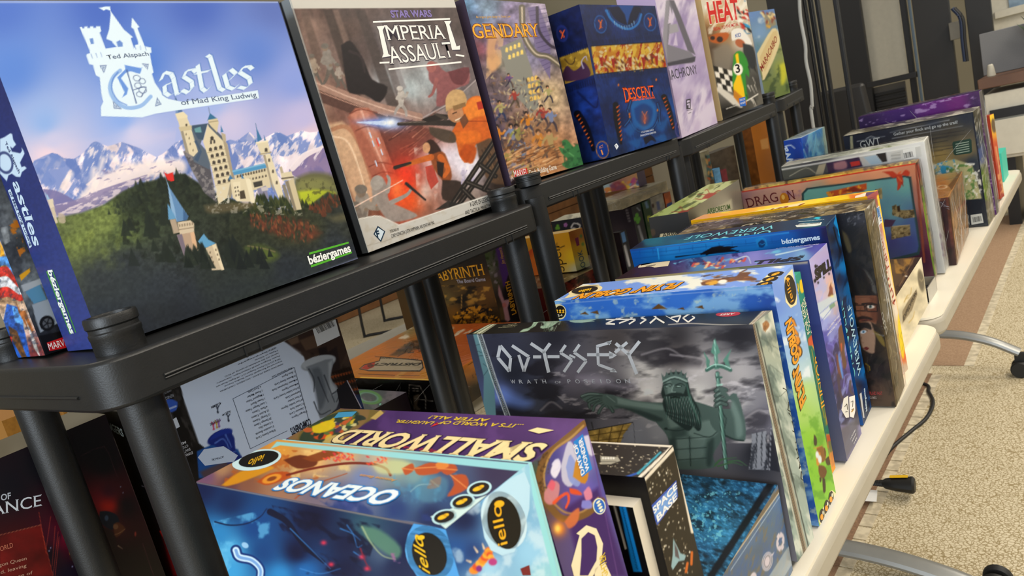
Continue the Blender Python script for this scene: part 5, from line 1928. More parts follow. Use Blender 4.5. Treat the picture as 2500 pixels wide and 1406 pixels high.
@art('ody', '+Z')
def _(a):
    a.Q(1200, 700, 1.991).anchors('0,180,#20211d 300,150,#1f1f1c 700,120,#232321 1000,110,#262624 1250,140,#2a2a28', 2)
    a.tex(.1, 30, 2)
    a.Q(1120, 720, 7.03)
    a.poly('240,660 560,470 720,445 390,665', '#a9b8a4')
    for p in ('270,655 600,475', '320,662 650,462', '350,664 690,452', '392,664 716,448'):
        a.line(p, 9, '#e9e4c4')
    for p in ('300,655 620,470', '372,664 700,452'):
        a.line(p, 6, '#3a3a30')
    G, H = '#a9c2ab', '#6f8c78'
    a.poly('1040,640 1100,590 1180,570 1250,530 1290,450 1340,390 1500,380 1760,365 1890,350 1870,400 2000,385 2110,420 2110,465 1950,450 1800,440 1700,470 1600,540 1440,580 1400,540 '
           '1460,520 1440,470 1360,470 1320,530 1230,580 1180,620', G, smooth=2)
    streaks(a, '1400,380 1760,560', 40, [H, '#cfe0ca'], 9, 90, 120, 3)
    a.line('1180,580 1250,560 1330,470', 8, H, smooth=3)
    a.line('1800,400 1950,420 2100,450', 8, H, smooth=3)
    for k, (t, x0, x1) in enumerate((('A DANGEROUS', 980, 690), ('ADVENTURE', 1010, 760), ('JOURNEY', 1000, 850))):
        a.T(t, x0, 545 - k * 26, x1, 560 - k * 26, 15, '#e8e2b8', .01)
    a.Q(1200, 700, 1.991)
    a.poly('390,150 480,140 505,160 440,175 380,170', '#a9c2ab', smooth=2)
    for p in ('440,158 500,150', '440,165 508,158', '440,170 500,168'):
        a.line(p, 4, '#a9c2ab', 2)
    # mirrored title, upside down to the reader
    W = '#eae6d8'
    for p, w in (('930,152 962,132', 7), ('962,132 988,150', 7), ('988,150 956,172', 7), ('956,172 930,152', 7), ('850,140 905,172', 8), ('905,172 920,140', 7), ('920,140 872,150', 7),
                 ('840,176 800,152', 8), ('770,178 800,152', 8), ('800,152 812,132', 8), ('760,134 726,152', 7), ('726,152 752,160', 7), ('752,160 722,180', 7),
                 ('706,136 674,154', 7), ('674,154 700,162', 7), ('700,162 668,182', 7), ('660,138 610,156', 7), ('620,178 668,160', 7), ('556,160 700,158', 6), ('600,182 556,180', 8), ('556,180 620,150', 7)):
        a.stroke(p, w, W, 1)
    a.T('WRATH OF POSEIDON', 985, 118, 622, 134, 9, '#b9b5aa', 0)
    a.disc(1150, 133, 60, 12, '#b5322c', -3, 1)
    a.T('ARES', 1186, 128, 1116, 134, 12, '#f2e2d8', .02, lay=3)
    a.poly('1250,184 1330,100 1388,96 1290,186', '#8f8c7a')
    for p in ('1256,182 1345,98', '1266,182 1352,98'):
        a.line(p, 4, '#e6dfc6')
    a.line('1261,182 1349,98', 4, '#8a6f5a')
    a.line('860,184 960,178 1100,184 1240,186', 5, '#cfcabf', a=.8, smooth=5)


@art('ody', '-Y')
def _(a):
    a.Q(1780, 640, 6.392).anchors('450,950,#a9b0a0 700,800,#c9cbb8 600,1200,#9fa596 800,1300,#b0b6a6 600,1800,#9aa89e 900,2400,#aab4aa 1000,3400,#a3b0a8 1200,4200,#9fb0a8', 2)
    a.cloud(26, '#e4e6da', .5, .66, 3, None, .7, (.7, 2), -25)
    a.cloud(20, '#6f7f78', .54, .68, 6, None, .75, (.7, 2.2), -25)
    a.cloud(30, '#4a5a58', .6, .72, 12, None, .6, (.7, 1.6), -25)
    streaks(a, '420,1000 1300,4500', 46, ['#5a6a66', '#46504e'], 5, 150, 62, 8, .6)
    for p in ('480,1180 620,1260 860,1420', '560,2000 760,2100 900,2000', '600,2700 900,2900', '700,3400 1000,3300 1200,3500', '640,1600 900,1800'):
        a.line(p, 6, '#39443f', 3, .8, 4)
    a.line('370,960 1240,4700', 60, '#a89f8e')
    a.line('330,960 1180,4700', 12, '#d6d2c2')
    a.line('420,960 1300,4700', 12, '#1b1b1c')
    n = 90
    for k in range(n):
        t = k / n
        a.ell(368 + 850 * t, 960 + 3740 * t, 22, 27, '#4c4238', 20)
        a.ell(366 + 850 * t, 956 + 3740 * t, 15, 18, '#8a7a66', 20)
    a.glow(580, 1010, 90, '#f0ece2', .9, 110)
    a.poly('520,960 580,910 630,970 600,1040 540,1070', '#9c6f48', .95, 10, 3)
    streaks(a, '540,940 600,1040', 8, ['#5a3a22', '#c9a070'], 8, 60, 110, 3)
    B = '#23241f'
    a.Q(1200, 700, 1.991)
    for p in ('1416,492 1436,500', '1432,500 1458,488', '1434,500 1446,530', '1440,560 1468,560', '1452,552 1440,600', '1440,598 1470,590', '1468,560 1480,545', '1462,630 1444,612', '1456,650 1490,640',
              '1462,652 1486,690', '1486,690 1462,700', '1470,690 1494,720', '1478,760 1504,726', '1504,762 1480,740', '1484,790 1502,770', '1480,786 1500,820', '1500,820 1484,838',
              '1492,840 1520,846', '1522,848 1496,884', '1496,884 1502,846', '1506,896 1524,896', '1524,896 1522,934', '1522,934 1504,932', '1504,932 1506,896'):
        a.stroke(p, 5, B, 1)
    a.disc(1566, 1118, 12, 44, '#b5403a', 5, 1)
    a.T('ARES', 1560, 1090, 1570, 1150, 10, '#efe2d0', .02, lay=3)


@art('gob', '+Z')
def _(a):
    a.Q(1500, 350, 2.941).anchors('0,1000,#7f9fe0 400,980,#86a8e6 900,940,#7d9ee0 1250,900,#8fb0ee -300,1050,#7fa2e4', 2)
    a.cloud(22, '#f2efdc', .5, .62, 3, None, .9, (2.2, .6), -4)
    # flying machine
    a.poly('620,1000 700,975 860,960 900,930 980,925 960,950 1020,970 1000,985 880,985 760,1005 640,1020', '#6d4426', .95, 4, 3)
    a.ell(700, 1000, 46, 18, '#d9a63c', -8)
    a.ell(776, 992, 34, 14, '#efe9dc', -8)
    streaks(a, '600,950 1020,1020', 24, ['#4a2c18', '#a06a34'], 9, 70, -6, 4)
    a.line('900,930 950,905', 8, '#6d4426')
    # lettering
    for c, d in (('#3a2212', 12), ('#f0a832', 0)):
        pass
    a.T('FLYIN\u2019 GOBLIN', 495, 1000, -235, 1082, 62, '#f0a62c', .04, ('#3a2010', .05), it=.15, lay=4)
    a.Q(1780, 640, 6.392)
    a.shape('400,385 600,200 760,140 880,150 990,100 990,130 660,405 500,410', '#f0e0a8', 1)
    for x, y in ((552, 345), (645, 265), (732, 185)):
        a.disc(x, y, 130, 38, '#221b16', -8, 2)
        a.disc(x - 14, y + 6, 62, 16, '#e8b030', -20, 3)
        a.disc(x + 26, y - 8, 36, 14, '#e8b030', -20, 3)
    a.Q(1100, 400, 2.343)
    a.disc(770, 722, 100, 26, '#f0e0b0', -8, 1)
    a.shape('650,770 720,705 850,690 840,720 700,760', '#f0e0b0', 1)
    a.disc(768, 722, 76, 20, '#1e1a17', -8, 2)
    a.T('iello', 808, 712, 736, 726, 18, '#f0c030', .03, lay=4)
    a.Q(1780, 640, 6.392)
    a.line('-3000,640 0,460 660,410 985,90', 8, '#e9f0f6', a=.6)


@art('gob', '-X')
def _(a):
    a.Q(1100, 400, 2.343).anchors('600,820,#3a6fc0 900,830,#3f74c4 1300,800,#4277c6 1700,770,#3a66b0 1850,780,#35549a', 2)
    a.cloud(40, '#8fbadc', .48, .64, 3, None, .85, (1.6, .8), 0)
    a.cloud(16, '#cfd8c0', .62, .74, 5, None, .6)
    for p in ('740,860 770,845 790,862', '800,850 840,838 850,862', '1150,830 1190,800 1240,830', '1300,830 1330,820 1340,835', '1400,820 1440,808 1450,830'):
        a.poly(p, '#6a4a24', .95, 2)
    a.disc(628, 848, 34, 42, '#e6d8a8', 0, 1)
    a.disc(628, 846, 29, 36, '#1e1a17', 0, 2)
    for x in (610, 628, 646):
        a.disc(x, 838, 6, 6, '#e8b030', 0, 3)
        a.shape([(x - 8, 852), (x, 842), (x + 8, 852)], '#e8b030', 3)
    a.T('2-4', 616, 872, 642, 870, 12, '#efe6d0', .01, lay=3)
    a.shape('580,806 640,798 612,812 590,860 600,880', '#e6d8a8', 1)
    a.line('576,806 1100,760 1830,705', 6, '#aebfdd', a=.5)


@art('gob', '-Y')
def _(a):
    a.Q(1780, 640, 6.392).anchors('700,450,#7f9fe0 900,300,#8aa9e8 700,700,#6f92da 950,1000,#7fa6e4 1000,1400,#9fc0e8 1150,1700,#b8d2e0 1100,2300,#a8cc6a 1250,2800,#8cc23c 1350,3300,#86c03a 1500,3600,#8ac440 1200,2000,#b4d48a', 2.2)
    a.cloud(26, '#e6eef4', .54, .68, 3, '660,500 1150,800 1300,2000 900,1800', .8)
    a.cloud(22, '#5f9a2c', .54, .68, 6, '1000,2200 1400,2200 1700,3700 1300,3700', .7)
    a.shape('860,240 985,100 1060,560 1050,660 960,715 880,620', '#f0e0b0', 1)
    a.disc(955, 432, 88, 236, '#221b16', -6, 2)
    a.disc(912, 262, 30, 24, '#e8a82c', 0, 3)
    a.T('iello', 1000, 600, 916, 262, 78, '#e8a82c', .0, lay=4, it=.2)
    # lettering, tumbling down the spine
    for p in ('930,850 1010,880 1060,1000 1000,990 1080,1110 1090,1160 950,1100 1020,1060 940,1040 1000,960', '960,1150 1100,1180 1120,1260 1080,1330 980,1300 1010,1240 950,1220'):
        a.poly(p, '#2a180c', 1, 10)
        a.poly(np.array([[float(v) for v in k.split(',')] for k in p.split()]) * .9 + np.array([101, 103]), '#d8902c')
    a.ell(1075, 1390, 70, 100, '#2a180c', -10)
    a.ell(1075, 1390, 55, 84, '#e0a030', -10)
    a.ell(1075, 1390, 22, 40, '#7a4416', -10)
    a.line('1020,1230 1000,1290 1080,1330', 40, '#c0563a', 24, .9, 4)
    a.T('FLYIN\u2019', 1190, 2140, 1060, 1560, 150, '#d99a34', .06, ('#2a180c', .05), it=-.1, lay=4)
    a.T('GOBLIN', 1090, 1530, 960, 860, 130, '#e0a030', .05, ('#2a180c', .05), it=.05, lay=4)
    # goblin-less flying machine
    a.Q(1880, 1060, 4.392)
    for p, c in (('470,0 500,40 500,120 470,110', '#3a2c20'), ('500,140 560,130 600,180 590,280 540,300 500,240', '#8a5a2c'), ('520,330 580,340 610,400 580,470 540,460 520,400', '#6d4424'),
                 ('560,470 590,480 596,610 570,620', '#3a2c20'), ('530,460 552,470 545,515 532,505', '#3a2c20'), ('590,270 640,230 650,320 610,330', '#4a3826'), ('490,190 540,200 530,320 500,330', '#c98a3c')):
        a.poly(p, c, .95, 4, 2)
    a.ell(506, 220, 18, 38, '#dfe6ea', -6)
    a.ell(534, 268, 20, 44, '#dfe6ea', -6)
    a.line('470,150 520,140 560,120', 9, '#c98a3c', 5)
    a.line('585,150 592,230', 6, '#3a2c20')
    a.shape('520,930 540,830 630,690 640,610 665,600 712,660 690,740 570,960 540,980', '#efe2b4', 1)
    for x, y in ((554, 874), (604, 780), (652, 686)):
        a.disc(x, y, 27, 78, '#221b16', 3, 2)
        a.disc(x - 3, y + 12, 16, 32, '#e8a030', 0, 3)
        a.disc(x + 10, y - 34, 7, 22, '#f4ecd8', 0, 3)


@art('jun', '-Y')
def _(a):
    a.Q(1780, 640, 6.392).anchors('1050,200,#3f9a86 1150,400,#1f8576 1200,900,#1d7c70 1300,1400,#1e7468 1400,2000,#1f6a5e 1500,2600,#1f6a5c 1650,3000,#d98a24 1700,3200,#e8a030', 2.4)
    a.cloud(20, '#2f9a86', .54, .7, 3, None, .5)
    a.line('1172,110 1700,3150', 9, '#f0b030')
    for p, c in (('1100,290 1140,260 1170,300 1185,360 1160,470 1120,470 1100,380', '#e8c42c'), ('1040,350 1080,340 1090,500 1060,520', '#e8c42c')):
        a.poly(p, c, 1, 6, 3)
    a.T('SPIEL', 1080, 490, 1060, 330, 40, '#2a6a50', .02, lay=3)
    a.T('GAME', 1180, 1030, 1130, 760, 56, '#efe8d0', .01, lay=3)
    a.T('FOR KIDS', 1255, 1090, 1150, 610, 56, '#efe8d0', .01, lay=3)
    a.T('& FAMILIES', 1310, 1080, 1185, 530, 56, '#efe8d0', .01, lay=3)
    a.poly('1230,1200 1290,1130 1310,1190 1370,1210 1330,1260 1340,1370 1300,1300 1240,1300', '#d2603a', .95, 6, 2)
    a.line('1300,1300 1340,1380', 16, '#d8a84c')
    a.Q(1980, 760, 5.408)
    a.poly('180,1250 260,1150 330,1406 200,1500', '#e09a2c', .9, 20)
    a.line('8,500 175,1406', 7, '#d8a02c')
    a.T('JUNIOR', 190, 1256, 92, 524, 74, '#f0b23c', 0, lay=3, ser=.05)
    a.Q(1880, 1060, 4.392)
    a.poly('600,0 660,0 735,300 670,440 640,200', '#e09a28')
    a.poly('600,10 660,0 690,60 690,150 640,170', '#b5552c', .95, 5)
    a.poly('640,150 690,140 712,300 660,360', '#c98a4c', .95, 5)
    a.poly('620,80 660,70 680,170 640,190', '#6f7a50', .9, 5, 3)
    a.ell(682, 210, 24, 44, '#c9884a')
    a.line('735,20 738,300 670,440', 14, '#f0b02c')


@art('jun', '+Z')
def _(a):
    a.Q(1780, 640, 6.392).anchors('1000,200,#4aa890 1150,130,#3a9a86', 2)
    a.line('1030,250 1165,112', 5, '#9ad8c8')


@art('spill', '+Z')
def _(a):
    a.Q(1500, 350, 2.941).anchors('60,950,#2c1420 200,900,#3a1c28 350,880,#3a2038 450,860,#4a3a68 600,850,#5a8ab0 750,800,#5a6aa8 900,800,#7a7ab8 1000,800,#8a86c4 1200,780,#5f8ac0 '
                                '1400,730,#4f4a9c 1500,720,#5a52a4 1350,800,#7aa4c8 1100,850,#7a74b4', 2.4)
    a.cloud(20, '#7ac0d8', .53, .66, 3, '420,860 800,760 1400,720 1100,850 500,920', .8, (2, .7), -12)
    a.cloud(14, '#b8483c', .58, .68, 6, '520,860 900,780 960,830 700,900', .8)
    a.cloud(14, '#241040', .56, .68, 9, '60,960 600,800 1000,760 900,860', .6)
    for p in ('700,800 800,770 900,780', '860,840 950,810 980,860', '1160,800 1300,770 1420,740'):
        a.line(p, 12, '#d8e8e4', 5, .7, 4)
    a.dabs('520,880 760,830 960,830 760,900', 22, ['#d89a6a', '#c8503c', '#e0c8a0'], 16, .5, -20, 40)
    a.shape('175,880 210,862 220,850 400,845 385,880 290,892 260,885 170,893', '#e2d4b0', 1)
    a.T('GAMES', 300, 870, 232, 880, 16, '#4a3c34', .01, lay=3)
    a.T('SPILL', 1365, 812, 1010, 846, 40, '#17131c', .05, lay=3)
    a.T('THE', 1370, 800, 1330, 806, 10, '#17131c', .02, lay=3)
    a.T('EDITION FOR THE TABLE', 1472, 722, 1170, 750, 12, '#d4d0ea', .01, lay=3)


@art('spill', '-X')
def _(a):
    a.Q(1500, 350, 2.941).anchors('20,980,#c8b090 400,960,#c0a880 1000,900,#8f9068 1380,900,#3a4478 1400,1200,#3f4a86', 2.4)
    a.poly('0,985 1385,850 1390,870 0,1010', '#d2c4a8')
    a.poly('900,900 1390,860 1480,1300 1300,1300 1280,930', '#46528c', .95, 8)


@art('spill', '-Y')
def _(a):
    a.Q(1780, 640, 6.392).anchors('1260,50,#b8b0dc 1500,60,#a8a0d8 1350,300,#b4a8d0 1500,300,#d8b8bc 1600,350,#e2bc9c 1450,550,#c8bcd8 1600,600,#d8c8b4 1400,750,#7a90d0 1600,800,#c4b0b4 1500,900,#8a90d0 '
                                '1700,950,#6a62ac 1500,1250,#5a58b0 1700,1300,#433a7a 1600,1100,#7a7cc8', 2.4)
    Q6 = lambda: a.Q(1980, 760, 5.408)
    Q6().anchors('200,350,#5a5cb0 300,450,#5f58a8 400,350,#4a3f78 300,600,#4a3a84 330,800,#3f2f6c 250,750,#5048a0 450,700,#6a58a0 420,900,#4a4074 330,1100,#2c2a58 450,1000,#4f4684 560,1000,#3f3868 '
                 '400,1200,#23264a 350,1406,#2a2c50 600,1300,#3a3a50', 2.4, '130,260 480,200 640,1100 800,1500 250,1500')
    a.cloud(18, '#a8b4e8', .55, .68, 3, None, .6, (.8, 1.8), 20)
    a.cloud(16, '#1d1838', .55, .68, 5, '150,400 600,400 700,1406 350,1406', .6, (.8, 1.8), 15)
    for p in ('220,420 300,460 280,560 330,640', '210,520 290,600 330,720 350,860', '430,1000 450,850 520,830 560,900 560,1050', '470,1080 500,900 560,860', '250,360 330,380 370,470'):
        a.line(p, 16, '#8f8fe0', 6, .6, 6)
    a.poly('360,250 390,180 440,200 460,330 440,500 470,700 430,760 400,600 370,450', '#6a4a3a', .95, 6, 3)
    a.poly('330,560 380,620 400,800 430,900 360,820', '#7a4634', .9, 8, 3)
    a.poly('370,540 400,700 430,860 410,880 360,640', '#5f9ae8', .85, 8, 3)
    a.line('400,430 405,520', 22, '#d2653a', 10, .8)
    a.line('360,840 380,1050 430,1180', 40, '#4a3a4c', 24, .9, 5)
    a.line('520,920 520,1050 560,1100', 30, '#5a4a4c', 20, .9, 5)
    # burning ship and shore
    a.Q(1780, 640, 6.392)
    a.poly('1340,660 1500,580 1700,470 1720,560 1560,700 1400,830', '#c8d4dc', .9, 10)
    a.poly('1400,820 1560,700 1620,640 1580,800 1480,900', '#d8e0e4', .9, 12)
    a.poly('1560,680 1640,620 1660,680 1580,740', '#7a9a80', .9, 6)
    a.line('1400,820 1600,640 1700,590', 6, '#6a7ac8')
    a.line('1420,940 1600,720', 6, '#6a7ac8')
    a.poly('1540,530 1570,430 1590,370 1600,440 1620,480 1630,510 1560,540', '#7a4a3a', .95, 5)
    a.line('1590,320 1585,520', 5, '#5a3428')
    a.poly('1560,400 1580,340 1615,400 1620,470 1570,480', '#8a5040', .9, 5)
    a.glow(1605, 530, 30, '#f0e080', .8, 20)
    # splattered title
    for d in ((1350, 60, 18), (1340, 290, 22), (1390, 320, 14), (1480, 240, 12), (1560, 180, 14), (1580, 120, 10), (1370, 120, 14), (1430, 90, 10), (1500, 40, 8), (1600, 60, 9)):
        a.ell(d[0], d[1], d[2], d[2] * 1.4, '#17141a')
    a.T('SPILL', 1350, 284, 1600, 84, 150, '#151218', .07, lay=3)
    a.T('THE', 1335, 100, 1385, 66, 28, '#151218', .03, lay=3)
    a.T('A COOPERATIVE GAME', 1532, 1070, 1715, 846, 30, '#e4e2f0', .02, lay=3)
    a.T('OF RESCUING THE OCEAN', 1530, 1160, 1748, 890, 30, '#e4e2f0', .02, lay=3)
    Q6().shape('400,1300 430,1150 490,1110 500,1400 460,1406', '#e4e2dc', 1)
    a.shape('500,1130 580,1100 582,1310 560,1406 510,1390', '#efede8', 2)
    for p in ('440,1260 470,1220 480,1300', '450,1330 480,1320', '520,1200 550,1180 545,1260', '530,1300 560,1280'):
        a.stroke(p, 7, '#3a342c', 3)
    a.stroke('530,1330 560,1290', 14, '#b8902c', 3)
    a.Q(1880, 1060, 4.392)
    a.poly('740,-60 950,-200 960,50 820,300 760,290', '#5a5860', .8, 30)
    for k, t in enumerate(('1-4 PLAYERS', 'AGES 8 UP', '60 MIN')):
        a.T(t, 858 + k * 18, 60 + k * 25, 912 + k * 8, -40 + k * 42, 17, '#d8d8dc', .02, lay=3)


@art('were', '+Z')
def _(a):
    a.Q(1500, 350, 2.941).anchors('150,760,#141c34 300,700,#1d5a70 400,680,#174a66 700,660,#10203c 1100,620,#12263f 1400,580,#14586e 1580,530,#16304c 1300,600,#123450', 2.4)
    a.cloud(40, '#1c7488', .54, .7, 4, None, .6, (2, .6), -8)
    a.T('ONE WEEK', 1135, 622, 490, 716, 46, '#86d0d8', 0, lay=3)
    a.T('WEREWOLF', 1165, 586, 530, 668, 42, '#7ac8d4', 0, lay=3)
    a.shape('1300,590 1330,578 1490,566 1480,588 1440,594 1310,602', '#d8dcd4', 1)
    a.T('b\u00e9ziergames', 1480, 568, 1316, 584, 12, '#12263f', .02, lay=3)
    a.T('A GAME OF DECEPTION', 1510, 546, 1325, 562, 9, '#d8e6e6', .01, lay=3)
    a.poly('1430,540 1450,525 1480,530 1470,545', '#2fb4c8')


@art('were', '-X')
def _(a):
    a.Q(1500, 350, 2.941).anchors('130,800,#1a5fa8 400,790,#2a86c8 700,760,#2a84c4 1000,720,#2478bc 1200,720,#1f62a8 1450,650,#1c3c78 1520,640,#241f48 300,780,#1f70b4', 2.4)
    for p in ('120,830 900,740 1480,680', '300,780 620,745 1300,690', '130,790 300,775'):
        a.line(p, 4, '#14518c', a=.7)
    for k in range(12):
        x = 180 + k * 95
        a.line([(x, 770 - k * 9), (x + 4, 800 - k * 9)], 4, '#14518c', a=.7)
    a.line('300,750 1250,640', 9, '#3aa0dc')
    a.line('310,752 320,830', 9, '#3aa0dc')
    a.poly('1010,690 1060,672 1090,690 1100,735 1030,745', '#2a86c0')
    a.poly('1030,715 1060,690 1085,715 1070,745 1040,745', '#14406c', smooth=2)
    a.line('1045,720 1060,728 1078,718', 5, '#2a86c0')
    for p in ('440,815 560,800 620,790', '620,795 700,755 780,745 880,740', '660,800 760,760 860,765', '690,790 800,770 900,780'):
        a.line(p, 10, '#0c0f18', 3, 1, 4)
    a.poly('620,800 700,745 760,735 800,742 880,740 830,760 900,772 720,790', '#0c0f18')
    a.T('b\u00e9ziergames', 1205, 722, 1478, 688, 34, '#cfe0ee', .03, lay=3)
    a.line('115,770 830,690 1510,600', 5, '#4a3a78', a=.7)


@art('were', '-Y')
def _(a):
    a.Q(1960, 480, 5.859).anchors('400,350,#15406a 480,300,#122a4c 430,600,#101c34 550,600,#1478b8 500,800,#142a4c 600,1000,#157cc0 520,1200,#122c50 700,1300,#136ca8', 2.4)
    Q6 = lambda: a.Q(1980, 760, 5.408)
    Q6().anchors('420,50,#12284c 560,50,#1a76b8 500,300,#10203c 640,400,#1c7cc0 560,700,#122c54 700,800,#1a70b4 620,1000,#122040 760,1100,#1b5c9c 700,1300,#14406c', 2.4, '330,-80 640,-80 830,1300 700,1500 450,700')
    a.cloud(14, '#0c1424', .56, .7, 3, None, .6, (.6, 2), 10)
    a.Q(1960, 480, 5.859)
    a.poly('470,270 520,460 560,560 500,470 440,380', '#1a90d4', .9, 6)
    a.poly('505,480 545,480 550,550 515,555', '#1fa4e8', smooth=2)
    a.line('440,440 470,560 540,800', 22, '#0a0d16', 14, .9, 5)
    a.line('310,432 480,258', 5, '#a8c4d8')
    a.line('480,260 720,1406', 4, '#2a5a8c')
    Q6().T('ONE WEEK', 585, 855, 410, -150, 96, '#7fd0d8', 0, lay=3)
    a.T('WEREWOLF', 660, 800, 520, -110, 66, '#b8dcec', .005, lay=3)
    a.shape('640,1090 665,1070 705,1406 690,1406', '#c8c8c8', 1)
    a.T('b\u00e9ziergames', 738, 1310, 706, 1010, 24, '#d4e4f0', .03, lay=3)


FACE = '#b08468'


def portrait(a, x, y, s, skin, shade, hair, lean=-8, glasses=False, half=None):
    """a plain painted face: brow, eyes, nose, mouth"""
    a.ell(x, y, 80 * s, 110 * s, skin, lean)
    a.blob([(x + 20 * s, y - 90 * s), (x + 85 * s, y - 40 * s), (x + 80 * s, y + 60 * s), (x + 30 * s, y + 110 * s), (x + 45 * s, y)], shade, .7, 14 * s)
    for dx in (-34, 34):
        a.line([(x + (dx - 24) * s, y - 28 * s), (x + dx * s, y - 38 * s), (x + (dx + 24) * s, y - 26 * s)], 11 * s, hair, 7 * s, 1, 3)
        a.ell(x + dx * s, y - 12 * s, 19 * s, 9 * s, '#e6dcd0')
        a.ell(x + dx * s, y - 12 * s, 8 * s, 9 * s, '#5c7288')
        a.ell(x + dx * s, y - 12 * s, 4 * s, 5 * s, '#171717')
        if glasses:
            a.ell(x + dx * s, y - 8 * s, 31 * s, 22 * s, '#1a1612', 0, 1, None, 8 * s)
    a.line([(x - 2 * s, y - 12 * s), (x - 12 * s, y + 28 * s), (x + 12 * s, y + 30 * s)], 8 * s, shade, 7 * s, .9, 3)
    a.line([(x - 26 * s, y + 56 * s), (x, y + 52 * s), (x + 26 * s, y + 57 * s)], 9 * s, '#7a3f34', 6 * s, 1, 3)


@art('dow', '-X')
def _(a):
    a.Q(1960, 480, 5.859).anchors('560,330,#26272e 800,300,#3a3b42 700,500,#1c1c20 850,600,#2a2826 600,700,#16161a 900,900,#34322f 700,1000,#1e1c1a 850,1300,#3c3a38', 2.4)
    Q6 = lambda: a.Q(1980, 760, 5.408)
    Q6().anchors('700,-300,#1e1a18 850,-100,#2c2622 900,50,#4a3428 700,250,#3a2c24 900,400,#4c4028 800,600,#2c2420 900,800,#2a2226 800,1000,#4a3830 1000,1150,#5c4a3c 850,1250,#54463c 1050,1000,#4a3c34', 2.4,
                 '560,-400 950,-400 1140,1300 780,1300')
    a.cloud(18, '#0d0d10', .54, .68, 3, None, .6)
    a.Q(1960, 480, 5.859)
    a.poly('560,480 640,560 700,760 650,800 590,640', '#6a6044', .8, 14, 3)
    a.cloud(8, '#6f7076', .62, .7, 8, '540,240 880,240 880,420 560,400', .7)
    a.poly('780,980 900,1060 1030,1250 1050,1400 960,1300 860,1120', '#5e5c58', .9, 14, 3)
    a.Q(1780, 640, 6.392)
    a.poly('1880,60 2050,60 2150,200 2230,420 2080,480 1940,500 1880,300', '#1d1714', .95, 14, 3)
    streaks(a, '1900,80 2200,460', 30, ['#3a2c24', '#14100e'], 8, 200, 62, 3)
    a.poly('1960,520 2300,520 2300,960 2060,980 1980,820', '#8a5c44', .95, 10)
    a.poly('2200,540 2320,540 2320,900 2220,960', '#6a4230', .8, 20)
    a.line('1970,560 2150,545 2300,600', 9, '#5c3c2c', a=.7, smooth=3)
    a.line('2080,650 2200,640 2300,660', 26, '#241812', 16, 1, 4)
    a.line('1960,640 2010,650', 22, '#241812', 12, 1)
    a.ell(2210, 696, 62, 26, '#e2d2c2')
    a.ell(2205, 694, 24, 26, '#6a7c78')
    a.ell(2203, 692, 11, 13, '#14110f')
    a.poly('2120,680 2150,640 2300,650 2310,770 2140,770', '#171310', .0)
    for p in ('1960,670 2110,670 2130,760 1980,760 1960,670', '2140,665 2310,665 2310,770 2160,768 2140,665', '2110,690 2142,690'):
        a.line(p, 13, '#17120f')
    a.line('2060,700 2040,800 2090,840 2130,820', 14, '#6a4432', 9, .9, 4)
    a.poly('2000,860 2080,840 2200,860 2240,900 2120,920 2020,910', '#2c1e18', .9, 8, 3)
    a.line('2040,905 2120,895 2190,905', 18, '#7c4438', 12, 1, 4)
    a.line('1960,1010 2110,1040', 6, '#c9c4ba', a=.6)
    Q6()
    a.poly('640,160 800,140 900,260 850,540 720,520 660,420', '#a98a74', .97, 10, 3)
    a.poly('790,140 900,220 990,460 900,560 840,560 850,330', '#2e241c', .95, 8, 3)
    a.poly('820,250 940,330 980,470 900,400', '#8f7c40', .8, 10, 3)
    a.poly('630,150 760,150 800,240 700,220 640,260', '#241c18', .95, 8, 3)
    a.ell(690, 272, 38, 20, '#dfe4e6', -12)
    a.ell(692, 270, 16, 17, '#5f8fb0')
    a.ell(692, 270, 7, 8, '#101215')
    a.line('650,250 700,236 750,262', 9, '#3a2a20', 6, 1, 3)
    a.line('668,340 660,400 690,415', 10, '#7a5c4a', 7, .9, 3)
    a.poly('690,485 730,468 770,490 730,512', '#6a2f2c', 1, 4, 3)
    a.line('720,690 770,730 780,780', 9, '#b89a30', 6, 1, 4)
    a.line('750,730 760,800', 6, '#b89a30')
    a.poly('790,1050 850,900 960,980 1040,1160 860,1260 790,1240', '#5c483c', .7, 24)
    a.T('PLAID HAT', 780, 1102, 948, 1102, 44, '#b84a4c', .01, lay=3)
    a.T('GAMES', 780, 1152, 868, 1156, 34, '#b8aca4', .005, lay=3)


@art('dow', '-Y')
def _(a):
    a.Q(1960, 480, 5.859).anchors('950,200,#8a8270 1000,500,#7a6c44 950,700,#63562f 1050,900,#5f5230 1100,1200,#6a5c38', 2.4)
    Q6 = lambda: a.Q(1980, 760, 5.408)
    Q6().anchors('950,-50,#7a6f58 1050,200,#6e5f44 1080,500,#74654a 1120,800,#7c6c50 1180,1050,#84745c', 2.4, '860,-100 1100,-100 1260,1000 1130,1300')
    a.cloud(14, '#3e3418', .54, .68, 3, None, .6, (.7, 2), 10)
    a.cloud(9, '#efe6d4', .62, .7, 6, '860,-200 1020,-200 1040,-120 900,-100', .9)
    a.Q(1960, 480, 5.859)
    a.cloud(5, '#f0ece4', .52, .62, 7, '870,160 1030,60 1040,240 880,260', .9, (.5, 2), 20)
    a.ell(1020, 270, 28, 95, '#b8a088', -6)
    a.ell(1018, 270, 18, 76, '#7a4a38', -6)
    for p in ('1040,620 1060,700 1030,800', '1100,660 1080,760 1050,940', '1110,800 1120,1080', '1010,630 1050,640', '1060,700 1100,720'):
        a.line(p, 20, '#b0a48c', 10, .8, 4)
    Q6()
    for p in ('1080,340 1110,420', '1040,450 1060,540 1040,620', '1090,530 1130,560 1090,600', '1090,640 1130,660', '1130,700 1120,800'):
        a.line(p, 16, '#c2b288', 9, .8, 4)
    a.T('DEAD', 1005, 238, 935, -15, 78, '#d4d0c8', .03, ('#2e281c', .03), lay=3)
    a.T('OF WINTER', 1055, 180, 1010, -70, 30, '#c8c2b6', .02, lay=3)


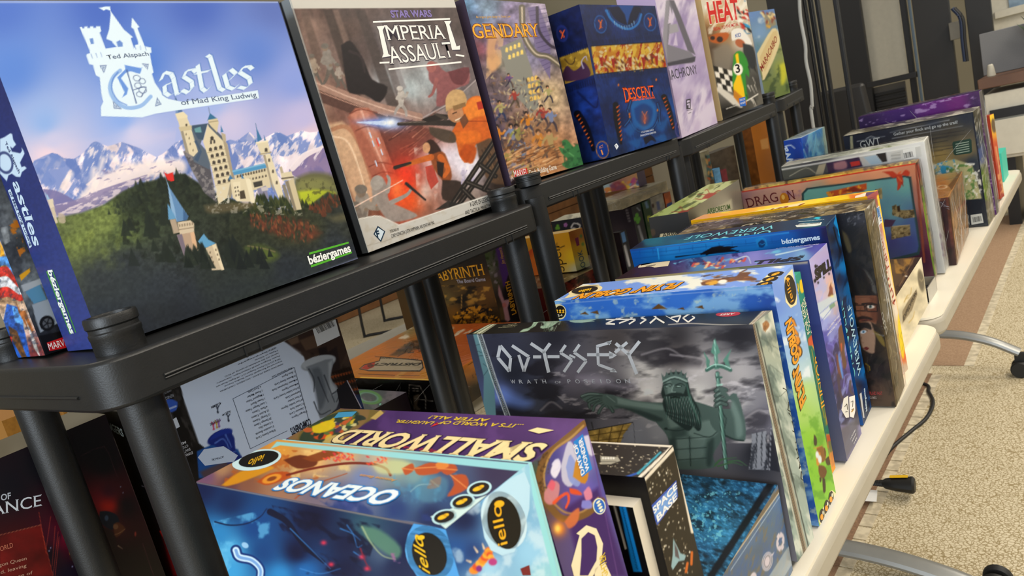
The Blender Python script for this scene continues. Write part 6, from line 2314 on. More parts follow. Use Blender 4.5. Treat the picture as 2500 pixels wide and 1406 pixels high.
@art('dow', '+Z')
def _(a):
    a.Q(1500, 350, 2.941).anchors('480,640,#8a7a64 600,600,#6a5c48 900,540,#3a3126 1200,500,#4a3f30 1500,470,#5c5244 1800,430,#6a5c48', 2.4)
    a.cloud(20, '#d0bc8c', .54, .68, 3, None, .8, (2.4, .5), -8)
    a.cloud(14, '#201a14', .54, .66, 5, None, .7, (2, .6), -8)
    a.cloud(8, '#f4eee0', .64, .72, 9, None, .6, (3, .5), -15)
    a.ell(550, 608, 46, 16, '#cbb89c', -8, 1, None, 5)
    a.T('DEAD', 1225, 545, 925, 586, 46, '#cfc6b0', .03, lay=3)
    a.T('OF WINTER', 1240, 512, 1000, 540, 20, '#cfc6b0', .02, lay=3)


@art('par', '+Z')
def _(a):
    a.Q(1500, 350, 2.941).anchors('640,520,#e0a878 700,490,#f0a83c 900,470,#f0b030 1200,440,#f2c060 1400,420,#f0d050 1600,390,#e8b81c 1850,350,#e0a41c 1750,390,#d8742c', 2.4)
    a.cloud(18, '#f4e03c', .52, .66, 3, None, .8, (2.4, .5), -8)
    a.shape('620,570 640,545 725,528 735,550 660,580', '#f2ece2', 1)
    a.disc(665, 556, 32, 14, '#2f6fb8', -8, 2)
    a.poly('740,560 790,528 1370,420 1320,450 1230,470 760,570', '#f0e0c0', .9, 5)
    a.T('Parfum', 1372, 430, 760, 534, 62, '#9c3b2e', .0, it=.25, lay=3)
    a.T('AUGUST', 730, 548, 650, 562, 12, '#f4f0ea', .02, lay=4)
    a.shape('1705,405 1730,378 1810,352 1800,380 1740,405', '#efe0c8', 1)
    a.poly('1720,398 1800,365 1795,378 1730,402', '#6a4a5c')
    a.poly('1800,352 1870,345 1880,372 1810,390', '#5f3f72', .9)
    a.poly('1560,400 1680,370 1690,400 1570,430', '#e8d02c', .8, 8)


@art('par', '-Y')
def _(a):
    a.Q(1960, 480, 5.859).anchors('1050,60,#9a4a4c 1080,200,#c8a8a0 1120,450,#c8908c 1150,700,#dcc4b8 1200,1000,#e4d2c4 1260,1300,#ecdcc4', 2.4)
    Q6 = lambda: a.Q(1980, 760, 5.408)
    Q6().anchors('1080,0,#e8dccc 1150,200,#e4c898 1200,400,#d8a83c 1220,600,#d86a3c 1260,750,#c8b4a0', 2.4, '1050,-60 1200,-60 1300,800 1180,800')
    a.poly('1150,40 1200,60 1230,300 1230,580 1210,620 1170,500 1150,250', '#e8d028', .9, 8, 3)
    for p in ('1170,60 1210,200 1180,330', '1180,330 1220,420 1200,520', '1170,140 1210,140', '1190,280 1220,300'):
        a.line(p, 7, '#a08a1c', 4, .8, 4)
    a.Q(1960, 480, 5.859)
    a.line('1085,0 1350,1406 1420,1800', 56, '#f0b81c')
    a.line('1068,0 1340,1406', 10, '#f8e070')
    a.shape('1030,190 1090,125 1135,360 1090,410', '#e6eef4', 1)
    a.disc(1070, 230, 26, 70, '#2f7fc0', -8, 2)
    a.T('ABACUS', 1128, 350, 1090, 140, 26, '#2f5fa0', .01, lay=3)
    a.T('Parfum', 1230, 1000, 1110, 480, 96, '#a8402e', .0, lay=3)
    a.T('fum', 1330, 1500, 1200, 1060, 84, '#a8402e', .0, lay=3)


@art('cream', '+Z')
def _(a):
    a.Q(1960, 480, 5.859).anchors('1320,900,#4a3826 1500,900,#6a5034 1650,850,#3e2c1e 1400,1200,#5a4630 1350,1000,#6f5638', 2.4)
    a.cloud(30, '#a07a3c', .54, .66, 3, '1300,900 1560,890 1460,1100 1330,1100', .8)
    a.cloud(20, '#241810', .56, .68, 5, None, .6)
    a.line('1600,860 1380,1280', 8, '#8a6a4c')
    a.line('1660,840 1370,1390', 30, '#3a2418')
    a.ell(1478, 1137, 16, 8, '#f8f4ea')


@art('cream', '-Y')
def _(a):
    a.Q(1960, 480, 5.859).anchors('1680,850,#efe6cc 1700,1200,#ddd2b4 1450,1300,#e4d8ba 1700,1400,#cfc4a8', 2.4)
    a.tex(.1, 20, 3)
    a.ell(1690, 1200, 42, 150, '#6a6252', -8)
    a.ell(1690, 1200, 42, 150, '#8f8670', -8, 1, None, 7)
    a.line('1670,1180 1700,1210 1715,1180', 7, '#b4a888', smooth=3)
    a.Q(2100, 380, 2.603)
    a.poly('268,990 300,930 358,848 364,880 330,980 270,1066', '#8a7c62')
    a.T('EXPEDITION', 276, 1050, 358, 880, 26, '#3a2f22', .015, lay=3)
    for p in ('280,930 300,890 320,880 325,840', '310,1060 335,1030 345,990', '290,910 310,900'):
        a.line(p, 7, '#c2a868', 4, .9, 4)


@art('drag', '-X')
def _(a):
    a.Q(1500, 350, 2.941).anchors('930,380,#b08a8c 1000,440,#c8a08c 1300,330,#d8a890 1600,260,#e0a078 1900,200,#dca07c 2150,160,#c88a6c 2180,400,#a8786c 2190,600,#6a3c4c 2220,850,#4a1c3c 1500,430,#7ab0a8', 2.4)
    a.cloud(30, '#8a6a94', .54, .68, 3, '915,350 1400,330 1400,470 920,480', .6)
    P = '1345,360 1380,320 2090,228 2130,240 2200,740 2190,800 1360,1000'
    a.poly(P, '#2c4a50', smooth=0)
    P2 = '1360,362 1390,332 2085,242 2112,252 2185,735 2175,780 1380,980'
    a.anchors('1400,400,#7ab4ac 1800,320,#7ab0a8 2080,280,#72a8a4 2000,500,#6a9aa4 2000,600,#5a7aa0 2100,700,#46508c 2150,600,#4f6698 2000,700,#464a88', 2.4, P2)
    a.T('DRAG', 955, 462, 1180, 414, 66, '#6a2430', 0, lay=3, ser=.07)
    a.T('N', 1250, 408, 1302, 398, 66, '#6a2430', 0, lay=3, ser=.07)
    a.disc(1220, 398, 32, 44, '#c8862c', -8, 2)
    a.disc(1212, 386, 12, 18, '#ecc46a', -8, 3)
    # lizard-winged beast
    for p in ('1925,205 2000,200 2030,235 2000,250 1970,225', '2060,225 2090,190 2120,205 2110,235 2080,230', '2020,225 2060,220 2075,280 2055,300 2030,280', '2035,280 2060,300 2045,330 2030,335'):
        a.poly(p, '#b8402c', .95, 4, 2)
    a.line('2040,215 2055,205', 9, '#d86a3c')
    a.line('2035,240 2060,270', 8, '#e08a4c', a=.7)
    a.line('2065,280 2072,305', 6, '#8a2c20')
    a.poly('1520,350 1810,285 1812,330 1540,390', '#c2582c', .95, 4)
    a.cloud(9, '#e8a83c', .5, .62, 7, '1520,350 1810,285 1812,330 1540,390', .9)
    a.poly('1640,345 1720,310 1800,340 1760,350', '#7a2c24', .8, 5)
    ST = '#8a7a58'
    for p in ('1870,330 1920,320 1925,400 1890,395', '1995,450 2020,440 2060,480 2150,475 2160,530 2080,540 1995,515', '1985,600 2120,588 2128,660 1990,690'):
        a.poly(p, ST, soft=3)
        a.cloud(6, '#4a3f2c', .52, .62, 9, p, .8)
        a.cloud(8, '#b8a880', .56, .66, 11, p, .7)
    a.poly('2030,450 2050,445 2052,490 2032,492', '#3a2c20')
    a.line('1985,598 2120,588', 7, '#b8a880')
    a.line('920,345 2160,145', 12, '#c2402c')
    a.line('2165,145 2225,850', 16, '#8a4a3a')
    a.poly('1940,545 2020,550 1990,600 1930,600', '#4a2c4c', .9)


@art('drag', '+Z')
def _(a):
    a.Q(1500, 350, 2.941).anchors('920,330,#d0a070 1200,290,#c8b060 1500,240,#e0b84c 1800,190,#d0a858 2170,130,#a08464', 2.4)
    a.cloud(12, '#6a4a3c', .52, .64, 3, None, .8)
    a.cloud(10, '#f0d878', .54, .66, 5, None, .8)


@art('drag', '-Y')
def _(a):
    a.Q(2100, 380, 2.603).anchors('370,60,#8a6a4c 400,200,#a08458 430,400,#b8a860 460,600,#a89860 480,740,#c0a878', 2.4)
    a.cloud(10, '#4a4a30', .52, .64, 3, None, .7)
    a.line('360,50 400,420 440,640 470,760', 12, '#20241c')
    a.line('395,200 420,420 455,640 478,750', 8, '#8ab82c')
    a.line('370,60 380,150', 18, '#b5452c', 10)


@art('white', '-X')
def _(a):
    a.Q(1800, 0, 2.511).anchors('250,1070,#6a6c68 500,1040,#4a4a50 700,980,#b8b8b4 900,930,#d4d4d0 1100,900,#e0e0dc 1100,1200,#d8d8d4', 2.4)
    a.poly('246,1050 500,1006 520,1100 270,1130', '#5c5e58', .9, 6)
    a.line('320,1080 420,1030 480,1060', 5, '#c8c4b0', 4, .8, 5)
    a.poly('500,1010 545,1000 520,1090 470,1095', '#b0a890', .9)
    a.poly('545,1000 745,960 770,1020 560,1060', '#3c2c4c')
    a.poly('590,1000 660,985 670,1030 600,1040', '#b88a8c', .8, 6, 3)
    a.poly('690,995 750,985 755,1010 700,1022', '#c23a34', .9)
    a.poly('775,965 850,950 890,1000 820,1010', '#a8bcc8')
    a.poly('850,945 910,935 920,990 890,995', '#2a2c30')
    a.poly('930,935 1120,895 1130,960 950,1000', '#d0d0ca', .9)
    for k in range(6):
        a.line([(945, 945 + k * 8), (1000, 934 + k * 8)], 2.5, '#8a8a86', a=.8)
    a.shape('1015,918 1090,902 1098,965 1022,980', '#ecece6', 1)
    a.barcode(1024, 972, 1080, 960, 34, 2)
    a.line('240,1046 1120,892', 7, '#f2f2ec')


@art('white', '+Z')
def _(a):
    a.Q(1800, 0, 2.511).anchors('260,1030,#c8c8c0 600,970,#b0b4a8 900,910,#c8ccc0 1150,860,#e4e4dc', 2.4)
    a.cloud(14, '#6f7a50', .56, .66, 3, '500,1000 1000,870 1010,900 520,1020', .8, (2, .6), -10)
    a.cloud(12, '#f4f4ee', .52, .66, 5, None, .8, (2, .5), -10)


@art('white', '-Y')
def _(a):
    a.Q(2100, 380, 2.603).anchors('420,0,#dfe0dc 460,300,#d2d4d4 500,600,#c8cad0 530,760,#dcdcd8', 2.4)
    for k in range(9):
        a.line([(462 + k * 5, 330 + k * 42), (466 + k * 5, 352 + k * 42)], 6, '#5a5464')
    a.cloud(14, '#9a86a0', .6, .7, 3, '470,400 530,400 545,640 510,640', .6)


@art('brown', '+Z')
def _(a):
    a.Q(2100, 380, 2.603).anchors('470,200,#a8703c 520,180,#b07a44 600,130,#9a8458 450,60,#9ab4b8 560,60,#b8b890', 2.4)
    P = '440,40 640,20 760,120 660,130 560,100 460,100'
    a.cloud(10, '#6ab0d8', .5, .6, 3, P, .9)
    a.cloud(9, '#5f7a3c', .54, .64, 5, P, .9)
    a.cloud(7, '#f0ecd8', .58, .66, 7, P, .9)
    a.cloud(8, '#7a5a3c', .6, .68, 11, P, .8)
    a.ell(520, 200, 30, 11, '#e2c8a8', -8, 1, None, 4)
    a.poly('560,190 640,90 660,100 590,230', '#6a4a2c', .8)


@art('brown', '-X')
def _(a):
    a.Q(2100, 380, 2.603).anchors('480,280,#7a4a30 540,300,#5c3428 500,500,#6a4238 580,650,#4a2a2c', 2.4)
    a.poly('500,290 545,285 590,690 560,700', '#3e2228')
    a.tex(.2, 18, 2)


@art('brown', '-Y')
def _(a):
    a.Q(2100, 380, 2.603).anchors('570,280,#9a7450 640,150,#b08458 600,500,#b48a5c 680,400,#c89c6c 650,500,#c09468', 2.4)
    a.tex(.2, 12, 3, None, (.4, 3), 10)
    a.line('620,350 660,300 690,260', 7, '#c8604c', 4, .8, 4)
    a.line('560,270 610,700', 16, '#5a3c2c')


@art('gwt', '-X')
def _(a):
    a.Q(1800, 0, 2.511).anchors('680,850,#2c3240 900,800,#2f3442 1200,740,#343a46 1400,700,#2c3444 800,900,#2a303c 1150,860,#4a4640 1300,800,#4c4840 1250,960,#a08c5c 1400,920,#8a7a58 1300,1050,#b49c66 '
                                '1440,1000,#3a4450 1200,1000,#a89464 1480,1250,#2a3240', 2.4)
    a.poly('1190,1010 1330,975 1440,1010 1500,1220 1400,1225 1220,1080', '#c2bc90', soft=4)
    a.cloud(10, '#3fa0d0', .48, .58, 3, '1190,1010 1330,975 1350,1040 1220,1080', .9)
    a.cloud(9, '#5f8a4c', .54, .64, 5, '1250,1000 1440,1010 1500,1220 1400,1225', .8)
    a.cloud(8, '#f2efe4', .56, .64, 7, '1190,1000 1500,1000 1500,1225 1220,1100', .9)
    a.poly('1400,1225 1505,1218 1530,1370 1420,1380', '#222c38')
    a.shape('1430,1318 1500,1308 1510,1365 1436,1378', '#d8d8d0', 1)
    a.barcode(1446, 1364, 1500, 1354, 32, 2)
    a.poly('690,820 705,818 712,915 694,915', '#c8c49c', .8)
    a.T('Gather your flock and go up the trail!', 960, 832, 1352, 756, 18, '#c4c8c8', .01, lay=3)
    a.line('935,812 1300,736', 3, '#b0b4b8')
    a.line('950,848 1380,770', 3, '#b0b4b8')
    a.T('GWT', 758, 912, 882, 886, 46, '#c8ccca', .0, lay=3, ser=.07)
    a.line('735,866 820,848 905,834', 3, '#b8bcc0')
    a.line('790,850 820,836 850,846', 4, '#b8bcc0', smooth=3)
    rng = random.Random(2)
    for k in range(6):
        a.line([(950 + k * 4, 866 + k * 18), (1180 + rng.uniform(100, 220), 800 + k * 20)], 4, '#22262e', a=.6)
    a.shape('1318,880 1325,868 1425,850 1436,858 1440,930 1428,940 1336,952 1326,944', '#2c4a40', 1)
    for k in range(5):
        a.stroke([(1338 + k, 884 + k * 14), (1420 + k, 868 + k * 14)], 5, '#a8b8a8', 2)
    for k in range(2):
        a.line([(1196, 934 + k * 24), (1260 + k * 30, 922 + k * 24)], 3, '#5a4c34', a=.8)
    a.line('1444,690 1540,1380', 18, '#1a2436')
    a.line('668,836 1444,688', 7, '#151a24')


@art('gwt', '-Y')
def _(a):
    a.Q(1800, 0, 2.511).anchors('1470,700,#5a584c 1530,600,#7a7868 1500,900,#4a5a78 1540,1100,#6a8a3c 1580,1250,#8a8678', 2.4)
    a.poly('1478,920 1505,880 1520,1000 1490,1010', '#6f86c8', .9, 6)
    a.poly('1495,1060 1520,1040 1545,1230 1515,1220', '#86a83c', .9, 6)
    a.cloud(8, '#d8d6cc', .56, .66, 3, None, .8, (.5, 2), 8)


@art('gwt', '+Z')
def _(a):
    a.Q(1800, 0, 2.511).anchors('680,810,#8a846a 1000,760,#6a6860 1480,620,#8f8c80', 2.4)
    a.cloud(8, '#e8e4d6', .54, .64, 3, None, .8, (3, .5), -10)


@art('purp', '-X')
def _(a):
    a.Q(1800, 0, 2.511).anchors('760,750,#3a2450 1000,720,#4a2c6c 1200,670,#6a2a7c 1350,640,#7a2f7c 1480,610,#4a2c5c', 2.4)
    a.cloud(10, '#c8b4d4', .62, .7, 3, None, .7, (2, .6), -10)


@art('red', '-Y')
def _(a):
    a.Q(1800, 0, 2.511).anchors('1560,710,#f0c83c 1580,800,#e0a83c 1590,900,#c25a3c 1610,1050,#a83c34 1630,1190,#9a3a34', 2.4)
    a.ell(1572, 770, 14, 44, '#6a5a44', -6)
    a.cloud(9, '#d8a06c', .54, .64, 3, '1570,900 1640,900 1650,1200 1600,1200', .8)
    a.line('1585,900 1610,1060 1630,1170', 7, '#e0c08c', 5, .8, 6)


@art('wat', '-X')
def _(a):
    a.Q(1600, 160, 3.907).anchors('1220,750,#2a52a8 1300,740,#2a4a9c 1360,760,#2c4ea4 1250,900,#2a6ab8 1350,900,#2a4a98', 2.4)
    a.T('Wa', 1330, 925, 1250, 770, 74, '#d8e4f0', .03, it=.1, lay=3)
    a.line('1240,770 1290,760 1330,790', 12, '#d8e4f0', 8, smooth=4)


@art('wat', '-Y')
def _(a):
    a.Q(1600, 160, 3.907).anchors('1390,720,#3a6ac8 1450,800,#2a5ab0 1550,650,#4a9ad8 1600,800,#5aa0c8 1500,850,#2a86c4 1640,700,#a8c8c0', 2.4)
    a.cloud(20, '#8fd0e8', .54, .66, 3, None, .8, (.6, 2), 10)
    a.poly('1590,580 1620,575 1660,850 1620,860', '#b4ccc0', .9, 6)
    a.line('1415,800 1450,890', 14, '#9fc0e0', 10, .8)


@art('arb', '+Z')
def _(a):
    a.Q(1500, 350, 2.941).anchors('250,590,#8f9a4c 400,520,#a8b878 550,530,#9aa858 650,400,#b4bc7c 750,400,#a8a864 880,330,#5a5434 800,350,#8f8c54', 2.4)
    a.cloud(16, '#d8e0a8', .5, .64, 3, None, .8, (2, .7), -30)
    a.cloud(10, '#4f5a2c', .56, .66, 5, None, .8, (2, .5), -30)
    for c, (x, y) in (('#8a3a22', (500, 500)), ('#a8482c', (690, 375))):
        a.poly([(x - 60, y + 20), (x - 20, y - 16), (x + 50, y - 20), (x + 90, y - 26), (x + 50, y + 6), (x, y + 22)], c, .95, 4, 3)
        for dx, dy in ((-90, -10), (-110, 30), (-40, -50), (20, 50), (90, -40), (110, 10), (-20, 46)):
            a.line([(x, y), (x + dx * .6, y + dy * .9), (x + dx, y + dy * .7)], 7, c, 4, .9, 3)
    a.line('560,540 880,325', 6, '#3a3424')


@art('arb', '-Y')
def _(a):
    a.Q(1500, 350, 2.941).anchors('560,580,#3a362c 650,520,#8f8c78 800,430,#a09c8c 880,400,#6f6a60', 2.4)
    a.poly('640,560 680,490 840,400 850,470 700,560', '#b8b49c', .9, 8)
    a.T('ARBORETUM', 668, 510, 832, 470, 36, '#4a6a3c', .01, lay=3)


@art('arb', '-X')
def _(a):
    a.Q(1500, 350, 2.941).anchors('260,620,#2a2620 400,640,#1e1c18 540,580,#23201b', 2.4)
    a.poly('330,650 440,640 480,690 320,690', '#c8bc98')
    a.T('ARBORETUM', 345, 672, 640, 640, 26, '#2a2620', .01, lay=3)
    a.ell(275, 640, 20, 26, '#4a3a24')


@art('pr', '-Y')
def _(a):
    Q = lambda: a.Q(380, 700, 1.992)
    Q().anchors('60,560,#2a2624 150,700,#33302e 150,800,#1d1a1a 60,900,#26221f 700,200,#4a3c36 850,180,#54443c 900,300,#5a463c 950,450,#3a2f2c 1000,560,#2a3a5c 880,420,#4c4038', 2.4)
    a.cloud(40, '#14110f', .54, .66, 3, None, .6)
    a.cloud(16, '#4a4644', .58, .68, 5, '20,500 200,500 240,900 100,900', .7, (.6, 2), -30)
    # page of components
    W = '#d2dcee'
    a.poly('118,470 600,246 720,340 760,480 800,640 690,720 450,820 340,860 210,760 140,560', W)
    a.poly('560,265 600,246 700,320 800,480 830,640 760,680 720,420', W, .9, 10)
    # street art
    a.poly('600,250 760,190 890,130 940,300 880,420 800,330 700,310', '#453732', soft=4)
    for p, c in (('700,260 780,230 800,290 730,310', '#6a5648'), ('640,260 690,240 700,270 660,285', '#7a6656'), ('820,330 880,290 900,400 850,420', '#30282a'), ('790,300 830,290 840,330 800,345', '#2a2426')):
        a.poly(p, c, .9, 4)
    for k in range(7):
        a.line([(842 + k * 6, 424 + k * 18), (940 + k * 9, 396 + k * 20)], 12, '#8a4a2c' if k % 2 else '#2a1c18', a=.95)
        for j in range(8):
            a.line([(850 + k * 6 + j * 13, 424 + k * 18 - j * 4), (856 + k * 6 + j * 13, 434 + k * 18 - j * 4)], 4, '#17110f')
    a.line('884,135 1040,590', 12, '#4a4a4c')
    a.line('1000,480 1040,590', 12, '#2a5a9c')
    for k in range(9):
        a.line([(900 + k * 10, 200 + k * 26), (910 + k * 10, 215 + k * 26)], 9, '#17120f')
    # grey model figure standing on its disc, upside down
    a.ell(792, 372, 86, 34, '#9aa0a8', -14)
    a.ell(792, 366, 84, 30, '#b4bac2', -14)
    a.poly('730,390 860,350 850,440 890,500 880,590 800,640 790,560 770,470', '#868c94', soft=3, smooth=3)
    a.poly('760,400 800,400 830,520 800,600 780,520', '#5f656e', .8, 8, 3)
    a.poly('840,370 860,360 850,450 880,500 850,520', '#b4bac2', .8, 6, 3)
    for p in ('745,400 770,450 770,510', '790,440 840,560', '820,430 870,560', '770,560 800,620 850,600', '860,520 900,500 880,560'):
        a.line(p, 7, '#3a3e46', 4, .8, 4)
    a.shape('880,500 930,455 1000,590 900,600', '#23232c', 1)
    a.stroke('930,455 1000,590', 5, '#a8a4b0', 2)
    a.cloud(9, '#8a3a9c', .5, .6, 8, '890,520 970,520 1000,600 900,600', .8)
    # blue model and its card
    a.poly('200,800 290,760 400,790 420,830 240,930 210,930', '#2a5a9c', soft=3)
    a.shape('205,830 235,790 330,775 400,820 380,850 240,870', '#c8d4e8', 1)
    a.poly('215,900 330,850 400,860 240,940', '#6a4a44', .8, 8)
    a.ell(312, 730, 66, 30, '#20307c', -28)
    a.ell(318, 724, 60, 24, '#2a3f94', -28)
    a.poly('258,750 370,712 390,800 420,830 350,860 330,810', '#26367f', soft=3, smooth=3)
    for p in ('290,760 330,740 360,790', '330,820 390,800', '340,720 370,780'):
        a.line(p, 8, '#6a86d0', 4, .8, 4)
    a.T('ATTACK:', 330, 822, 270, 838, 9, '#2a3450', .01, lay=3)
    # text, upside down
    K = '#2a3040'
    a.T('COMPONENTS', 748, 640, 652, 690, 34, K, .03, lay=3)
    for p in ('375,545 674,392', '674,392 742,640', '640,700 460,788', '460,788 375,545'):
        a.stroke(p, 2.6, '#5a6478', 1)
    L1 = ['5 Ranger Figures', '5 Character Cards', '50 Combat Cards', '24 Foot Soldier Figures', '20 Foot Soldier', 'Deployment Cards', '20 Foot Soldier Enemy Cards', '4 Monster Figures', '4 Monster Deployment Cards',
          '12 Monster Enemy Cards', '1 Boss Figure', '1 Boss Deployment Card']
    L2 = ['8 Boss Enemy Cards', '5 Location Boards', '6 Combat Dice', '20 Damage Tokens', '15 Energy Tokens', '12 Action Tokens', '4 Panic Tokens', '1 Lead Ranger Token', '1 Power Board', '1 Megazord Token',
          '1 Power Marker', '6 Zord Cards']
    for k, t in enumerate(L1):
        x, y = 735 - k * 6.2, 600 - k * 19.2
        n = len(t) * 5.0
        a.T(t, x, y, x - n * .93, y + n * .42, 9.5, K, .004, lay=2)
    for k, t in enumerate(L2):
        x, y = 580 - k * 6.4, 692 - k * 19.2
        n = len(t) * 5.6
        a.T(t, x, y, x - n * .93, y + n * .42, 10.5, K, .004, lay=2)
    for k, t in enumerate(['RENEGADE GAME STUDIOS - SAN DIEGO, CALIFORNIA', 'Imported by Renegade Game Studios France', 'TM & (C) SCG Power Rangers LLC. All Rights Reserved.', 'Power Rangers and all related logos, characters,',
                           'names are the exclusive property of SCG', 'Made in China.', '@playrenegade', 'www.renegadegames.com']):
        x, y = 618 - k * 5.5, 372 - k * 13
        n = (330, 300, 340, 330, 280, 120, 200, 130)[k]
        a.T(t, x, y, x - n * .93, y + n * .41, 6.5, K, .0, lay=2)
    a.shape('758,190 868,138 896,238 786,290', '#dfe2e6', 2)
    a.barcode(872, 190, 790, 228, -44, 3)
    a.T('2-5 PLAYERS', 312, 640, 262, 664, 13, K, .01, lay=2)
    a.T('AGES 14+', 362, 600, 320, 620, 12, K, .01, lay=2)
    a.T('45-60 MIN', 315, 560, 268, 582, 12, K, .01, lay=2)
    for x, y, c in ((280, 672, '#c83a6a'), (296, 664, '#c8a03c'), (306, 660, '#8a4a9c'), (352, 632, K), (300, 590, K)):
        a.line([(x - 8, y - 14), (x, y), (x + 8, y - 12)], 5, c)
        a.line([(x, y), (x + 2, y + 16)], 6, c)
        a.ell(x + 3, y + 20, 5, 5, c)
    a.poly('30,575 60,545 105,560 100,600 60,610', '#3f5fb0', smooth=2)
    a.line('50,600 100,580', 6, '#c8d0e0')
    a.shape('75,650 100,634 118,680 96,692', '#c8ccd4', 1)
    a.T('RENEGADE', 84, 520, 20, 548, 14, '#9a9ca4', .01, lay=2)
    a.T('GAME STUDIOS', 74, 500, 20, 524, 8, '#9a9ca4', .0, lay=2)
    for k, t in enumerate(('EXPANSION', 'SHATTERED', 'CYCLOPS', 'MEGA')):
        x, y = 178 - k * 11, 800 - k * 17
        a.T(t, x, y, x - 62, y + 26, 12, '#c8c8cc', .02, lay=2)


@art('pr', '-X')
def _(a):
    a.Q(0, 760, 4.16).anchors('900,1000,#2c2a24 1100,1000,#34322a 900,1150,#17161a 1200,1250,#0e0d10 1250,1300,#0c0b0d', 2.4)
    a.Q(0, 1068, 4.16).anchors('1300,200,#0c0b0c 1450,500,#0a090a 1700,900,#1a0c0e 1800,1300,#3a1216', 2.4, '1150,0 1330,0 1900,1406 1700,1406')
    a.poly('1620,950 1680,915 1710,1010 1660,1020', '#b8281f', .95, 6, 3)
    a.poly('1650,1010 1720,990 1850,1300 1900,1406 1760,1406', '#7a1c1c', .8, 16)
    for p in ('1440,490 1480,510 1500,560', '1500,560 1540,620 1550,690', '1560,700 1600,780 1640,850', '1670,1000 1720,1060', '1720,1060 1770,1130'):
        a.line(p, 12, '#6a6468', 7, .8, 4)
    a.Q(0, 760, 4.16)
    a.T('POWER', 905, 1150, 1040, 1160, 66, '#b8c4c4', .03, ('#4a4420', .03), lay=3)
    a.T('RANGERS', 1050, 1160, 1262, 1275, 78, '#b8c4c4', .02, ('#4a4420', .03), lay=3)
    a.T('SABAN\u2019S', 920, 1095, 980, 1078, 24, '#c8c8c0', .01, lay=3)
    a.shape('975,1040 1010,1034 1022,1120 1000,1170', '#d8b43c', 5)


@art('dq', '-Y')
def _(a):
    Q = lambda: a.Q(0, 1068, 4.16)
    Q().anchors('100,500,#191620 400,300,#16161e 900,100,#15161f 700,700,#20121c 1050,250,#14151e 1250,700,#1a1420 1100,560,#3a1c2a 1080,660,#a8281e 1000,640,#7a2030 600,1000,#3a1426 650,1000,#7a1430 '
                '200,1150,#4a1214 200,1350,#3c1012 500,1200,#1f0e1c 1300,1300,#1c1014 1000,1200,#1a0f14 1500,1400,#170e11 700,1400,#1a1024', 2.6)
    a.glow(1090, 680, 110, '#c23420', .8, 70, 20)
    a.glow(1080, 600, 120, '#5a1c30', .6, 90)
    a.poly('0,1000 410,890 540,1406 0,1406', '#5c1a18')
    a.tex(.2, 50, 3, '0,1000 410,890 540,1406 0,1406')
    a.line('0,990 410,888', 5, '#a86a50')
    for p in ('395,760 470,1180', '410,890 540,1406', '515,800 470,1120', '560,900 530,1300', '590,960 540,1400', '600,1010 560,1400'):
        a.line(p, 4, '#b8543c', 3, .8)
    # helmeted warrior, seen from the side
    a.poly('1015,750 1080,745 1150,765 1195,800 1210,860 1160,880 1140,940 1060,900 1010,840', '#1d2432', soft=4, smooth=3)
    a.ell(1082, 818, 20, 28, '#44546a')
    a.poly('1150,880 1200,860 1270,920 1230,980 1170,1010', '#5c3a28', .95, 6, 3)
    a.ell(1175, 905, 26, 26, '#7a5a44')
    a.line('1160,990 1210,970 1270,930', 7, '#8a6a50', smooth=3)
    a.poly('1020,900 1150,960 1180,1100 1130,1200 1060,1000', '#2a1c1c', .9, 8, 3)
    a.line('1200,1100 1245,1130', 12, '#8a7a68', 5)
    a.ell(1375, 980, 10, 24, '#8a4038')
    a.poly('690,1050 740,1020 780,1150 760,1240 710,1230', '#3a2420', .9, 8, 3)
    a.poly('695,1100 730,1090 740,1180 705,1190', '#8a6438', .9, 6)
    for x, y in ((500, 1150), (515, 1120), (735, 1310), (1225, 500), (1250, 560)):
        a.ell(x, y, 6, 7, '#8a92b0')
    for p in ('820,190 950,120 1060,90', '1060,90 1110,170 1190,400', '1450,1080 1560,1400'):
        a.line(p, 5, '#5a3a40', a=.8)
    a.T('WORLD OF', -330, 720, 112, 618, 62, '#b8bec8', .02, lay=3)
    a.T('VENGEANCE', -760, 940, 428, 690, 120, '#ccd2da', .0, lay=3, ser=.05)
    a.T('THE WORLD', -160, 1210, 134, 1112, 48, '#b4705c', .01, lay=3)
    for k, (t, x0, x1) in enumerate((('against the Dragon Queen', -420, 270), ('across the land, leaving', -420, 268), ('behind an alliance of', -300, 330), ('heroes against', -200, 338))):
        a.T(t, x0, 1435 + k * 84 - (0 - x0) * -.0 - 0 + (0 - x0) * .27 - 130, x1, 1240 + k * 72, 34, '#c09a86', .0, lay=3)
    a.line('1160,0 1690,1406', 5, '#b8b0a0')


@art('dq', '+Z')
def _(a):
    a.Q(0, 1068, 4.16).anchors('0,150,#6a6250 200,200,#7a7260 400,120,#6f6858 800,20,#8a8474', 2.4)
    a.T('VENGEANCE', -500, 420, 380, 130, 70, '#c8764c', .03, lay=2)
    a.line('0,405 410,235 930,0', 8, '#e0d49c')


